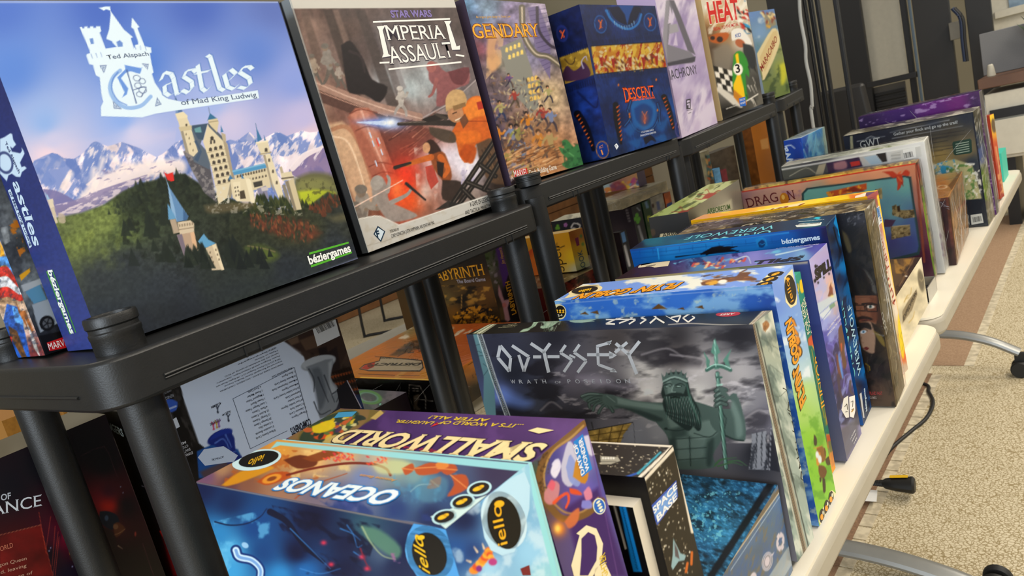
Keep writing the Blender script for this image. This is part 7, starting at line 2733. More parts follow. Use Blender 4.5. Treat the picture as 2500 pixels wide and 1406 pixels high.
@art('dist', '+Z')
def _(a):
    a.Q(820, 560, 3.125).anchors('180,1120,#d08a24 160,1000,#d88a2c 300,920,#d8862c 450,850,#c27a30 560,760,#a89468 700,1100,#d89a2c 640,900,#c8702c 900,900,#c46a30 1060,800,#c06430 700,1000,#d0863c', 2.4)
    a.cloud(16, '#efe4cc', .56, .66, 3, '380,900 560,740 1060,740 1000,820 640,860 500,900', .9, (2, .6), -25)
    a.poly('410,960 470,920 560,860 640,840 720,880 600,920 480,960', '#5a4630', .8, 8, 3)
    a.cloud(8, '#3a2c20', .54, .62, 5, '410,960 560,850 740,850 700,930', .8)
    a.line('300,970 420,980 480,990', 4, '#4a3420')
    a.line('470,970 540,930', 4, '#4a3420')
    P = '175,1065 215,1030 330,1000 340,968 660,998 670,1060 640,1085 250,1082'
    a.shape(P, '#2a1c10', 1)
    a.shape('185,1062 220,1036 335,1006 346,975 650,1004 662,1054 636,1076 250,1075', '#c2b49a', 2)
    a.shape('190,1062 222,1036 300,1015 290,1050 240,1070', '#c23a26', 3)
    a.disc(262, 1040, 22, 16, '#7a1c14', 0, 4)
    a.T('DISTRICT', 662, 1020, 296, 1022, 34, '#1c1612', .04, lay=5)
    a.T('THE BOARD GAME', 640, 990, 345, 978, 15, '#1c1612', .015, lay=5)
    a.stroke('170,1102 450,1112', 5, '#7a4a18', 1)
    a.stroke('480,1112 640,1116', 4, '#7a4a18', 1)
    a.line('460,1130 560,1060 700,1000', 26, '#e0b868', a=.5)
    a.line('190,1128 700,1146 800,1150', 9, '#f0d070')


@art('dist', '-X')
def _(a):
    a.Q(820, 560, 3.125).anchors('230,1180,#28211a 450,1180,#1c1814 700,1180,#15110e 600,1280,#14100d', 2.4)
    a.line('560,1186 640,1195 685,1280 684,1372', 5, '#b8b0a4')
    a.line('560,1186 556,1270 600,1372', 5, '#b8b0a4')
    a.poly('590,1270 640,1260 620,1340 650,1372 600,1372', '#8a7a68', .9, 5, 3)
    for x in (585, 610):
        a.line([(x, 1212), (x + 18, 1216)], 7, '#b8b0a4')
        a.line([(x + 4, 1232), (x + 20, 1234)], 5, '#b8b0a4')
    a.line('600,1290 740,1310', 4, '#b8b0a4')


@art('dist', '-Y')
def _(a):
    a.Q(820, 560, 3.125).anchors('1020,1050,#c0803c 1100,1000,#b87a3c 1080,1080,#a8743c 1120,1150,#6a5c48 1080,1230,#2a2620', 2.4)
    a.cloud(10, '#2e261c', .52, .62, 3, '1040,1110 1150,1060 1150,1260 1070,1260', .8)
    a.line('1010,1032 1100,982', 5, '#5a3414')


@art('tealb', '+Z')
def _(a):
    a.Q(820, 560, 3.125).anchors('250,1240,#5a6464 320,1330,#54605e 500,1250,#6a6470 400,1300,#5a5a60', 2.4)
    a.cloud(20, '#8a8088', .54, .68, 3, None, .6)
    a.ell(250, 1280, 90, 46, '#6aa05c', 10, .9, None, 14)
    a.ell(250, 1280, 70, 34, '#8ac8a0', 10, .7, None, 7)
    a.T('1', 330, 1342, 345, 1338, 12, '#9adcc8', .02, lay=2)


@art('lab', '-X')
def _(a):
    Q = lambda: a.Q(820, 560, 3.125)
    Q().anchors('800,250,#1e1a18 1000,220,#241f1c 1120,200,#26201c 900,450,#5a482c 1150,480,#6a4c2a 850,520,#6a5a38 1000,560,#2c241a 900,640,#7a5424 1100,640,#8a5c20 1200,650,#3a2c1a 1000,700,#6a4418', 2.4)
    a.cloud(14, '#c29448', .54, .66, 3, '800,420 1200,440 1240,560 860,600', .8, (1.6, .7), -10)
    a.cloud(14, '#17130f', .52, .64, 5, '800,420 1220,440 1240,600 860,600', .8, (1.6, .7), -10)
    a.cloud(5, '#1a120a', .5, .55, 7, '890,660 960,600 1080,580 1180,600 1250,690 1240,720 920,740', .95)
    a.cloud(6, '#d8922c', .54, .6, 9, '890,660 960,600 1080,580 1180,600 1250,690 1240,720 920,740', .8)
    a.line('960,500 958,600', 6, '#c89a58', 4)
    a.poly('985,550 1040,530 1060,570 1010,580', '#b0803c', .8, 6)
    a.T('LABYRINTH', 745, 402, 1140, 346, 84, '#d8a034', .0, ('#4a2a0c', .03), lay=4, ser=.06)
    a.T('The Board Game', 926, 412, 1144, 392, 28, '#b4b0bc', .01, lay=3)
    a.T('Jim Henson\u2019s', 790, 296, 890, 272, 20, '#8a7a94', .0, lay=3)


@art('lab', '-Y')
def _(a):
    a.Q(820, 560, 3.125).anchors('1150,200,#5a6a48 1180,300,#7a7a6c 1210,400,#5c5648 1250,600,#4a3f30 1290,300,#4a2c6c 1270,160,#4f2f74 1330,500,#1c1620 1340,650,#17121a', 2.4)
    a.cloud(9, '#3a4a2c', .5, .6, 3, '1130,180 1220,150 1260,420 1180,420', .9)
    a.cloud(8, '#a89cac', .56, .66, 5, '1140,250 1220,250 1240,420 1180,400', .8)
    a.poly('1220,130 1300,105 1360,360 1280,440', '#553080')
    a.poly('1285,470 1310,360 1345,340 1400,640 1300,700', '#19141c', soft=4, smooth=2)
    a.poly('1240,420 1262,470 1285,540 1330,530 1310,600 1330,690 1290,690 1270,570 1240,500', '#c294a0', .95, 4, 2)
    a.ell(1285, 578, 16, 18, '#c27a7a')
    a.poly('1250,600 1275,590 1290,690 1256,690', '#6a5438', .9, 4)
    a.T('Jim Henson\u2019s', 1290, 262, 1262, 140, 24, '#d8a84c', .005, it=.2, lay=3)
    a.T('LABYRINTH', 1376, 640, 1322, 392, 34, '#c89434', .02, ('#3a240c', .02), lay=4)


@art('redlie', '-Y')
def _(a):
    a.Q(1300, 400, 4.393).anchors('200,1390,#3a1c18 400,1280,#6a2a22 600,1200,#7a3428 650,1250,#5a2620', 2.4)
    a.cloud(12, '#1e1010', .54, .64, 3, None, .8)
    a.cloud(8, '#c8946c', .62, .7, 5, None, .7)


@art('redlie', '+Z')
def _(a):
    a.Q(1300, 400, 4.393).anchors('200,1300,#6f6048 300,1200,#7a6a50 500,1180,#8a7a5c 600,1150,#a8946c', 2.4)
    a.cloud(20, '#e8dcbc', .56, .66, 3, None, .8, (2, .5), -20)
    a.cloud(20, '#3a2c20', .56, .68, 5, None, .6, (2, .6), -20)


@art('spell', '-X')
def _(a):
    a.Q(1300, 400, 4.393).anchors('60,850,#c28a2c 200,820,#d29a34 400,800,#cf9a2c 430,1000,#e0b834 250,1000,#d8a438 470,1130,#c8c09c 150,900,#c8803c', 2.4)
    a.ell(100, 1120, 200, 240, '#b5442c', -10)
    a.ell(80, 1110, 150, 190, '#d8823c', -10, .8, .3)
    a.cloud(22, '#a8301c', .52, .64, 3, '60,900 250,950 320,1160 120,1160', .8)
    a.T('Spell', 350, 1150, 290, 880, 110, '#2a2018', -.01, lay=3, it=0)
    a.line('340,880 290,900 265,880 260,850', 9, '#2a2018', 6, smooth=5)


@art('spell', '-Y')
def _(a):
    a.Q(1300, 400, 4.393).anchors('430,780,#b06a2c 520,740,#b87a3c 480,900,#d8a82c 560,900,#d0b44c 550,1100,#c8c88c 600,1120,#d8d8b4', 2.4)
    a.shape('455,800 490,785 505,870 475,885', '#8a2f5c', 1)
    a.ell(520, 775, 14, 20, '#6a8a4c')
    a.ell(540, 860, 14, 20, '#7a9a4c')
    a.T('BOOK', 580, 1140, 528, 920, 52, '#3a5a68', .01, lay=3)


@art('clov', '-X')
def _(a):
    a.Q(1300, 400, 4.393).anchors('260,680,#2a2a30 400,620,#2c2c32 500,600,#33333a', 2.4)
    for x, y in ((270, 665), (280, 690), (258, 690)):
        a.ell(x, y, 15, 17, '#6a9a3c')
    for k in range(5):
        t = k * 1.2566
        a.ell(355 + 13 * math.cos(t), 655 + 14 * math.sin(t), 9, 9, '#b87ab8')
    for p in ('415,680 440,640 470,640', '480,640 510,660 500,690', '490,710 450,720 420,690', '440,690 470,700'):
        a.line(p, 17, '#d8d4d0', 12, 1, 4)


@art('clov', '+Z')
def _(a):
    a.Q(1300, 400, 4.393).anchors('300,590,#b8b49c 450,520,#d8d4bc', 2.4)
    a.cloud(14, '#7a7664', .54, .66, 3, None, .7)
# ---------------------------------------------------------------- the setting


def floor_mat():
    m = bpy.data.materials.new('speckled_carpet')
    m.use_nodes = True
    nt = m.node_tree
    b = nt.nodes['Principled BSDF']
    b.inputs['Roughness'].default_value = 0.95
    b.inputs['Specular IOR Level'].default_value = 0.1
    tc = nt.nodes.new('ShaderNodeTexCoord')
    ds = nt.nodes.new('ShaderNodeTexNoise')
    ds.inputs['Scale'].default_value = 60
    mxv = nt.nodes.new('ShaderNodeMixRGB')
    mxv.inputs[0].default_value = 0.012
    vo = nt.nodes.new('ShaderNodeTexVoronoi')
    vo.feature = 'DISTANCE_TO_EDGE'
    vo.inputs['Scale'].default_value = 125
    r = nt.nodes.new('ShaderNodeValToRGB')
    e = r.color_ramp.elements
    e[0].position, e[0].color = 0.02, (*lin(C('#968560')), 1)
    e[1].position, e[1].color = 0.16, (*lin(C('#d8cdb2')), 1)
    n = nt.nodes.new('ShaderNodeTexNoise')
    n.inputs['Scale'].default_value = 3.0
    n.inputs['Detail'].default_value = 4
    mx = nt.nodes.new('ShaderNodeMixRGB')
    mx.blend_type = 'MULTIPLY'
    r2 = nt.nodes.new('ShaderNodeValToRGB')
    r2.color_ramp.elements[0].color = (0.72, 0.70, 0.66, 1)
    r2.color_ramp.elements[1].color = (1, 1, 1, 1)
    mx.inputs[0].default_value = 0.6
    L = nt.links.new
    L(tc.outputs['Object'], ds.inputs['Vector'])
    L(tc.outputs['Object'], mxv.inputs[1])
    L(ds.outputs[1], mxv.inputs[2])
    L(mxv.outputs[0], vo.inputs['Vector'])
    L(vo.outputs[0], r.inputs[0])
    L(tc.outputs['Object'], n.inputs['Vector'])
    L(n.outputs[0], r2.inputs[0])
    L(r.outputs[0], mx.inputs[1])
    L(r2.outputs[0], mx.inputs[2])
    L(mx.outputs[0], b.inputs['Base Color'])
    return m


def structure(o):
    o['kind'] = 'structure'
    return o


structure(MB().box(-4, -4, -0.1, 16, 8, 0.0).build('floor', floor_mat(), smooth=False))
BROWN = mat('brown_carpet', '#7c6250', 0.95, noise=(160, '#96795f', 0.35, 0.72), spec=0.1)
BROWN2 = mat('tan_carpet', '#957a62', 0.95, noise=(160, '#ab8f74', 0.35, 0.72), spec=0.1)
structure(MB().box(-4, 0.555, 0, 2.66, 1.9, 0.002).build('floor_carpet_inlay', BROWN, smooth=False))
structure(MB().box(2.74, 0.47, 0, 5.2, 1.9, 0.002).build('floor_carpet_inlay', BROWN2, smooth=False))
STRIP = mat('grey_border_carpet', '#b3a891', 0.95, noise=(40, '#d3c8ae', 0.4, 0.6), spec=0.1)
mb = MB()
x = -1.0
while x < 2.64:
    mb.box(x, 0.525, 0.0, x + 0.052, 0.555, 0.0025)
    x += 0.058
y = 0.56
while y < 1.6:
    mb.box(2.665, y, 0, 2.70, y + 0.05, 0.0025)
    y += 0.058
x = 2.74
while x < 5.2:
    mb.box(x, 0.44, 0.0, x + 0.1, 0.47, 0.0025)
    x += 0.104
y = 0.45
while y < 1.6:
    mb.box(5.2, y, 0, 5.235, y + 0.05, 0.0025)
    y += 0.056
structure(mb.build('floor_border_strip', STRIP, smooth=False))

WALLM = mat('beige_wall_paint', '#b9b199', 0.8, noise=(1.2, '#c3bba3', 0.3, 0.8))
structure(MB().box(9.6, -4, 0, 9.75, 8, 3.4).build('wall_far', WALLM, smooth=False))
structure(MB().box(-4, 6.6, 0, 9.6, 6.75, 3.4).build('wall_back', WALLM, smooth=False))
WOOD = mat('brown_wood', '#6b4423', 0.55, noise=(7, '#8a5c33', 0.3, 0.75))
mb = MB()
for k in range(5):
    mb.box(1.0, 5.3, 0.004 + k * 0.125, 9.6, 5.42, 0.12 + k * 0.125)
structure(mb.build('wall_low_timber', WOOD, bevel=0.004))

# ---------------------------------------------------------------- white folding tables
LAM = mat('white_laminate', '#e9e2d0', 0.35, noise=(3, '#e4dcc9', 0.3, 0.8))
EDGE = mat('beige_table_edge', '#a8a191', 0.45)
STEEL = mat('grey_painted_steel', '#8b8c89', 0.35, metal=0.35)
BLACKP = mat('black_plastic', '#131414', 0.42, noise=(60, '#171818', 0.3, 0.8), bump=(700, 0.10))
RUBBER = mat('black_rubber', '#161616', 0.6)


def rrect(x0, y0, x1, y1, r, n=6):
    out = []
    for cx_, cy_, a0 in ((x1 - r, y0 + r, -90), (x1 - r, y1 - r, 0), (x0 + r, y1 - r, 90), (x0 + r, y0 + r, 180)):
        for k in range(n + 1):
            a = math.radians(a0 + 90 * k / n)
            out.append((cx_ + r * math.cos(a), cy_ + r * math.sin(a)))
    return out


def table(label, x0, x1, y0, y1, z, feet, cut=0.035):
    t = empty('folding_table', ((x0 + x1) / 2, (y0 + y1) / 2, 0), label, 'table', 'white folding tables in front of the racks')
    ox, oy = (x0 + x1) / 2, (y0 + y1) / 2
    o = rrect(x0 - ox, y0 - oy, x1 - ox, y1 - oy, cut)
    MB().prism(o, z - 0.004, z).build('tabletop', LAM, t)
    i = [(x * (1 + 0.006 / abs(x1 - x0)), y * (1 + 0.006 / abs(y1 - y0))) for x, y in o]
    e = MB().prism(i, z - 0.036, z - 0.0042).build('edge_band', EDGE, t, bevel=0.008, seg=3)
    e['label'] = 'beige table edge'
    for fx, pts, r in feet:
        P = [np.array([fx - ox, q[1] - oy, q[2]]) for q in (on_x(p, fx) for p in pts)]
        C_ = curve_pts(P, 6)
        MB().tube(C_, r, 12, flat=0.62).build('leg', STEEL, t)
        mb = MB().tube([(fx - ox, P[0][1] + 0.03, 0.16), (fx - ox, P[0][1] + 0.03, z - 0.036)], 0.024, 14)
        mb.tube([(fx - ox, P[0][1] + 0.05, P[0][2]), P[0]], r, 12, flat=0.62)
        mb.tube([(fx - ox, P[0][1] + 0.03, P[0][2] - 0.03), (fx - ox, P[0][1] + 0.03, 0.20)], 0.03, 14)
        mb.box(fx - ox - 0.03, y0 - oy + 0.06, z - 0.052, fx - ox + 0.03, y1 - oy - 0.05, z - 0.036)
        mb.build('leg_column', STEEL, t)
        e = P[-1]
        for s in (-1, 1):
            w = MB().lathe([(0.004, -0.009), (0.024, -0.009), (0.027, -0.005), (0.027, 0.005), (0.024, 0.009), (0.004, 0.009)], n=20)
            w.v = [(z_ + e[0] + s * 0.016, y_ + e[1], x_ + 0.027) for x_, y_, z_ in w.v]
            w.build('caster', RUBBER, t)
        MB().box(e[0] - 0.006, e[1] - 0.014, 0.03, e[0] + 0.006, e[1] + 0.014, e[2]).build('caster_fork', RUBBER, t)
    return t


table('white folding table nearest, carrying the blue tin and the statue box', -0.18, 1.262, 0.243, 0.652, 0.666,
      [(0.1, [(1400, 2300), (1500, 2310), (1640, 2370)], 0.022)])
table('far white folding table with grey curved feet, beyond the gap between tabletops', 1.292, 2.735, 0.248, 0.655, 0.666,
      [(1.50, [(1925, 1322), (2040, 1334), (2180, 1364), (2330, 1412), (2440, 1462)], 0.026),
       (2.66, [(2288, 815), (2350, 819), (2420, 834), (2488, 860)], 0.022)])
# a lower row of furniture behind the racks
t = empty('long_table', (1.65, 1.48, 0), 'long grey-topped table behind the racks under the orange box', 'table')
MB().box(-1.14, -0.405, 0.583, 0.55, 0.40, 0.623).build('tabletop', mat('grey_laminate', '#8f8a7d', 0.5), t, bevel=0.004)
for sx in (-1.0, 0.45):
    for sy in (-0.34, 0.33):
        MB().tube([(sx, sy, 0), (sx, sy, 0.583)], 0.018, 12).build('leg', STEEL, t)

# ---------------------------------------------------------------- black plastic racks


def rack(label, FL, yaw, tilt, L, D, ztop, posts, caps, height=0.044):
    """posts = room xy of each post with its radius, caps = indexes of posts with a collar on top"""
    Rm = rot3(yaw, tilt, 0)
    t = empty('storage_rack', (FL[0], FL[1], 0), label, 'shelf rack', 'black plastic racks in a row')
    base = np.array([0, 0, ztop])

    def put(mb):
        mb.v = [tuple(Rm @ np.array(p) + base) for p in mb.v]
        return mb
    o = rrect(0, 0, L, D, 0.034)
    put(MB().prism(o, -height, -0.0005)).build('shelf_deck', BLACKP, t, bevel=0.0035, seg=2)
    g = MB()
    zz = -height * 0.66
    g.tube([(0.05, -0.0004, zz), (L - 0.05, -0.0004, zz)], 0.0016, 8)
    g.tube([(0.05, -0.0002, zz - 0.003), (L - 0.05, -0.0002, zz - 0.003)], 0.0012, 8)
    g.tube([(-0.0004, 0.05, zz), (-0.0004, D - 0.05, zz)], 0.0016, 8)
    for q in (0.13, 0.147, L - 0.11, L - 0.093):
        g.box(q, -0.0012, -height, q + 0.0016, 0.0, -height * 0.76)
    put(g).build('moulded_rib', BLACKP, t)
    for k, (px_, py_, r) in enumerate(posts):
        c = np.linalg.solve(Rm[:2, :2], np.array([px_ - FL[0], py_ - FL[1]]))
        zt = ztop + (Rm @ np.array([c[0], c[1], 0]))[2]
        MB().lathe([(r * 1.06, 0.0), (r * 1.06, 0.03), (r, 0.035), (r, zt - height * 0.5)], (px_ - FL[0], py_ - FL[1], 0), 24).build('post', BLACKP, t)
        if k in caps:
            R1 = r * 1.06
            hz = 0.45 if caps == (0, 2) and k == 0 else 0.84
            pr = [(R1, -0.002), (R1, 0.016), (R1 * 1.03, 0.0175), (R1 * 1.03, 0.0215), (R1 * 0.98, 0.023), (R1 * 0.98, 0.027),
                  (R1 * 1.05, 0.029), (R1 * 1.05, 0.036), (R1 * 1.01, 0.039), (R1 * 0.86, 0.039), (R1 * 0.83, 0.036), (R1 * 0.83, 0.012)]
            pr = [(a_, b_ * hz) for a_, b_ in pr]
            MB().lathe(pr, (px_ - FL[0], py_ - FL[1], zt), 32).build('post_collar', BLACKP, t)
    return t


Z1, Z2, Z3, Z4 = CAM_H - 0.0858, CAM_H - 0.0615, CAM_H - 0.071, CAM_H - 0.049
rack('black plastic rack nearest, holding the castle box', (0.198, 0.634), 5.0, 0.0, 0.692, 0.31, Z1,
     [(0.236, 0.676, 0.0198), (0.214, 0.906, 0.019), (0.850, 0.7335, 0.0198), (0.800, 0.935, 0.0175)], (0, 1, 2))
rack('black plastic rack holding the box with orange bands of horned figures', (0.905, 0.722), 4.5, 0.0, 0.665, 0.30, Z2,
     [(0.928, 0.738, 0.0198), (0.905, 1.008, 0.0185), (1.559, 0.797, 0.0198), (1.487, 1.022, 0.0185)], (0, 2))
rack('black plastic rack holding the pale purple box', (1.598, 0.780), 4.6, -1.3, 0.84, 0.30, Z3,
     [(1.640, 0.822, 0.0198), (1.592, 1.05, 0.0185), (2.40, 0.862, 0.0198), (2.29, 1.13, 0.0185)], (2,))
rack('black plastic rack at the far end of the row', (2.50, 0.853), 4.6, -2.6, 0.33, 0.28, Z4,
     [(2.535, 0.89, 0.0198), (2.80, 0.915, 0.0198), (2.42, 1.16, 0.0185), (2.76, 1.13, 0.018)], (1,))
t = empty('low_shelf', (0.33, 1.04, 0), 'low black shelf behind the nearest rack under the dark boxes', 'shelf')
MB().box(-0.42, -0.108, 0.545, 0.16, 0.75, 0.576).build('shelf_deck', BLACKP, t, bevel=0.004)
for sx in (-0.38, 0.12):
    for sy in (-0.08, 0.71):
        MB().tube([(sx, sy, 0), (sx, sy, 0.545)], 0.016, 12).build('post', BLACKP, t)
# ---------------------------------------------------------------- the boxes
ARTS = globals().get('ARTS', {})


def A(k):
    return ARTS.get(k, {})


TOPS = 'boxes displayed on top of the racks'
ROW = 'boxes standing in a row on the white tables'
BACK = 'boxes stored behind the racks'
# (key, label, pos, ang, dims, colours, options)
BOXES = [
    # --- on the racks
    ('castle', 'large blue board game box with a hilltop castle under snowy mountains', TOPS, (.231, .704, -.083), (1.3, -.2, -1.4), (.304, .086, .307),
     {'*': '#2f3a6b', '+Z': '#5b6ea6', '-X': '#2e3c74'}, dict(tray=('+Y', '#d8d5cc'), dp=1.9)),
    ('assault', 'board game box with orange-clad rifle shooters and a pale grey border', TOPS, (.576, .741, -.087), (3.8, -1.0, -1.2), (.321, .126, .321),
     {'*': '#53575c', '+Z': '#d9d4c8', '-X': '#7d8489'}, dict(tray=('+Y', '#202225'))),
    ('legend', 'comic-style box with a yellow title over a ruined street, behind the pale-bordered box', TOPS, (.912, .7615, -.056), (4.8, .8, -1.5), (.248, .07, .302),
     {'*': '#4c4150'}, dict(tray=('+Y', '#d8d5cc'))),
    ('descent', 'bulky dark blue box with an orange middle band and orange title', TOPS, (1.203, .746, -.062), (1.5, .3, .2), (.316, .15, .287),
     {'*': '#1c2747', '+Z': '#22305a'}, {}),
    ('anachr', 'pale lilac marbled box with a grey triangle emblem', TOPS, (1.590, .7845, -.0625), (8.9, -.9, .2), (.334, .09, .36),
     {'*': '#b7a7c9'}, {}),
    ('heat', 'box with a red title and a green racing car over a chequered flag', TOPS, (1.989, .851, -.058), (-4.3, -3.0, 1.8), (.276, .06, .40),
     {'*': '#cbb083', '-X': '#cdb587'}, {}),
    ('mara', 'small green and blue painted box with a slanted title ribbon, last on the racks', TOPS, (2.451, .889, -.0385), (-4.1, -1.4, -1), (.204, .065, .29),
     {'*': '#6f8a9b', '-X': '#9fb0c4'}, {}),
    ('comic', 'box with a printed silver car and a red and blue end, behind the castle box', TOPS, (.2125, .801, -.083), (1.3, 0, -1.4), (.30, .083, .30),
     {'*': '#22252c'}, {}),
    # --- on the white tables, nearest first
    ('oce', 'light blue undersea box, nearest on the white table', ROW, (.2, .255, -.430), (.8, .5, -1.3), (.069, .259, .258),
     {'*': '#8fc9df', '-X': '#123a66', '+Z': '#c79a55'}, dict(tray=('+X', '#9fdbe0'))),
    ('smallw', 'purple box with big cream lettering, second on the white table', ROW, (.284, .26, -.430), (-.2, -1.3, -1.6), (.057, .263, .252),
     {'*': '#472a63'}, dict(tray=('-X', '#56624f'))),
    ('tinb', 'blue mottled metal tin lying flat in front of the statue box', None, (.418, .249, -.434), (1.9, -.6, .6), (.15, .25, .088),
     {'*': '#3d5f86', '+Z': '#20303c'}, dict(m='tin')),
    ('ody', 'dark grey box with a trident-bearing statue and stone border', ROW, (.571, .2495, -.427), (-2.2, 2.0, -1.2), (.043, .368, .229),
     {'*': '#24262a'}, {}),
    ('gob', 'sky blue box with clouds and a flying machine, behind the statue box', ROW, (.643, .252, -.432), (.9, -1.3, -.5), (.063, .253, .255),
     {'*': '#5f8fd0'}, dict(tray=('+X', '#e6dfc9'))),
    ('jun', 'teal and orange box for kids and families behind the sky blue box', ROW, (.713, .27, -.434), (-1.0, -1.5, 0), (.050, .25, .235),
     {'*': '#1f7f74'}, {}),
    ('spill', 'lilac box with a black splattered title and a burning ship', ROW, (.777, .26, -.432), (.7, -1.2, -.8), (.069, .246, .241),
     {'*': '#5b5f9c'}, {}),
    ('were', 'dark blue box with thin pale capitals, behind the lilac box', ROW, (.875, .266, -.432), (1.2, -4.1, -.3), (.047, .262, .262),
     {'*': '#1d5f9d'}, dict(tray=('+X', '#1a3c6a'))),
    ('dow', 'shrink-wrapped grey-brown box with worried painted faces', ROW, (.934, .241, -.433), (1.9, -1.5, -.3), (.064, .249, .261),
     {'*': '#5f5644'}, dict(wrap=.75)),
    ('par', 'yellow-edged box with a curly red title, behind the painted faces', ROW, (1.012, .253, -.430), (-6, 0, -1.2), (.04, .269, .259),
     {'*': '#f0b81e'}, {}),
    ('cream', 'cream and brown box lying flat across the gap between the tables', ROW, (1.136, .272, -.434), (-.2, -2.4, .4), (.202, .2, .087),
     {'*': '#d8cfb4', '+Z': '#57402a'}, {}),
    ('drag', 'framed red and teal box with a dragon and ruined stone walls', ROW, (1.513, .29, -.432), (1.1, -3.8, -.4), (.032, .336, .232),
     {'*': '#a3562f'}, dict(wrap=.5)),
    ('white', 'white box with a barcode strip, behind the dragon box', ROW, (1.560, .279, -.432), (.3, -5.0, -.5), (.045, .268, .265),
     {'*': '#dfe0dc'}, dict(wrap=.7)),
    ('brown', 'shrink-wrapped brown wooden-look box lying under a patterned lid', ROW, (1.623, .269, -.434), (1.6, -2.5, .5), (.24, .25, .141),
     {'*': '#9a6a40'}, dict(wrap=.9)),
    ('gwt', 'shrink-wrapped navy and sand box standing back side out', ROW, (1.955, .25, -.433), (-3.3, -3.0, -.3), (.075, .283, .268),
     {'*': '#2a3040'}, dict(wrap=.9)),
    ('purp', 'deep purple shrink-wrapped box, behind the navy and sand box', ROW, (2.05, .243, -.434), (-3.5, -2.0, -1), (.034, .27, .300),
     {'*': '#3b2352', '+Z': '#4d2a66', '-Y': '#8a8684'}, dict(wrap=.9)),
    ('red', 'thin yellow and red box near the far end of the table', ROW, (2.23, .252, -.428), (-3.9, 2.0, -1.2), (.05, .25, .22),
     {'*': '#a5442d'}, {}),
    ('teal', 'plain turquoise box at the far end of the table', ROW, (2.53, .272, -.434), (0, 0, 0), (.12, .25, .085),
     {'*': '#4fc4b0'}, {}),
    ('wat', 'tall bright blue box with white script, below the pale purple box', ROW, (1.872, .612, -.434), (-.8, -1, 1.0), (.19, .044, .291),
     {'*': '#2a67b8', '+Z': '#b9cbd6'}, dict(wrap=.6)),
    ('arb', 'long olive box with red lizards on its top, between table and racks', ROW, (1.05, .540, -.434), (11.4, 1.6, 1.0), (.436, .066, .259),
     {'*': '#2d2a22', '-Y': '#8a8574'}, {}),
    # --- behind the racks
    ('pr', 'upside-down dark box with a white component list on its back', BACK, (.298, .923, -.522), (1.7, -.4, .2), (.336, .112, .336),
     {'*': '#26211f'}, {}),
    ('dq', 'black and dark red box with pale capitals, lower left', BACK, (-.025, .932, -.523), (.7, -.2, .1), (.311, .1, .336),
     {'*': '#17161a', '+Z': '#6e6656'}, {}),
    ('dist', 'orange shrink-wrapped box lying flat behind the rack posts', BACK, (.889, 1.036, -.477), (2.4, -1.5, 1.0), (.33, .388, .079),
     {'*': '#2b2013', '+Z': '#c9802a', '-Y': '#a8743a'}, dict(wrap=.9)),
    ('tealb', 'grey-green box lying flat with a bright ring on top', BACK, (.526, 1.111, -.476), (-.9, .4, 0), (.33, .22, .066),
     {'*': '#2a1f2d', '+Z': '#5b5a5c'}, {}),
    ('lab', 'dark golden maze box with a purple spine', BACK, (1.264, 1.192, -.477), (1.7, .4, 0), (.081, .351, .254),
     {'*': '#2a2419'}, {}),
    ('redlie', 'dark red shrink-wrapped box lying under the yellow box', BACK, (1.375, 1.09, -.477), (-2, .3, 0), (.36, .26, .122),
     {'*': '#5a211b', '+Z': '#7a6a55'}, dict(wrap=.8)),
    ('spell', 'yellow and orange box with a red planet, standing on the dark red box', BACK, (1.51, 1.112, -.3545), (-2.5, 2.5, -1), (.061, .198, .106),
     {'*': '#c9962c', '+Z': '#d8b56d'}, {}),
    ('clov', 'black box with green clovers and pink flowers, behind the yellow box', BACK, (1.815, 1.20, -.477), (4.1, -2, .4), (.09, .18, .229),
     {'*': '#23232a', '+Z': '#c9c4ac'}, {}),
]


def settle(pos, ang, dims, sup):
    """lift or lower a box until its lowest corner just touches what carries it"""
    if sup is None:
        return pos
    Rm = rot3(*ang)
    gap = 9
    for a in (0, 1):
        for b in (0, 1):
            p = np.array(pos) + Rm @ np.array([a * dims[0], b * dims[1], 0]) + np.array([0, 0, CAM_H])
            gap = min(gap, p[2] - (sup(p) if callable(sup) else sup))
    return (pos[0], pos[1], pos[2] - gap + 0.0006)


def deck(z, x0, tilt):
    return lambda p: z - (p[0] - x0) * math.tan(math.radians(tilt))


RACK_TOP = dict(castle=deck(Z1, .198, 0), assault=deck(Z1, .198, 0), comic=deck(Z1, .198, 0), legend=deck(Z2, .9, 0),
                descent=deck(Z2, .9, 0), anachr=deck(Z3, 1.598, -1.3), heat=deck(Z3, 1.598, -1.3), mara=deck(Z4, 2.5, -2.6))
ROOTS = {}
MM = {'tin': TINP, None: CARD, 'gloss': GLOSS}
for key, label, group, pos, ang, dims, sides, opt in BOXES:
    opt = dict(opt)
    sup = RACK_TOP.get(key) or (0.576 if key in ('pr', 'dq') else 0.623 if key in ('dist', 'tealb', 'lab', 'redlie', 'clov') else 0.7462 if key == 'spell' else 0.666)
    pos = settle(pos, ang, dims, sup)
    nm, cat = ('storage_tin', 'tin') if key == 'tinb' else ('board_game_box', 'box')
    ROOTS[key] = printed_box(nm, label, cat, pos, ang, dims, sides, A(key), group, m=MM[opt.get('m')], wrap=opt.get('wrap'),
                             dp=opt.get('dp', 2.2), tray=opt.get('tray'))
# ---------------------------------------------------------------- the box on its side with a separate tray
SBP, SBA, SBD = (.370, .251, -.429), (3.0, -.3, -1.2), (.047, .25, .198)


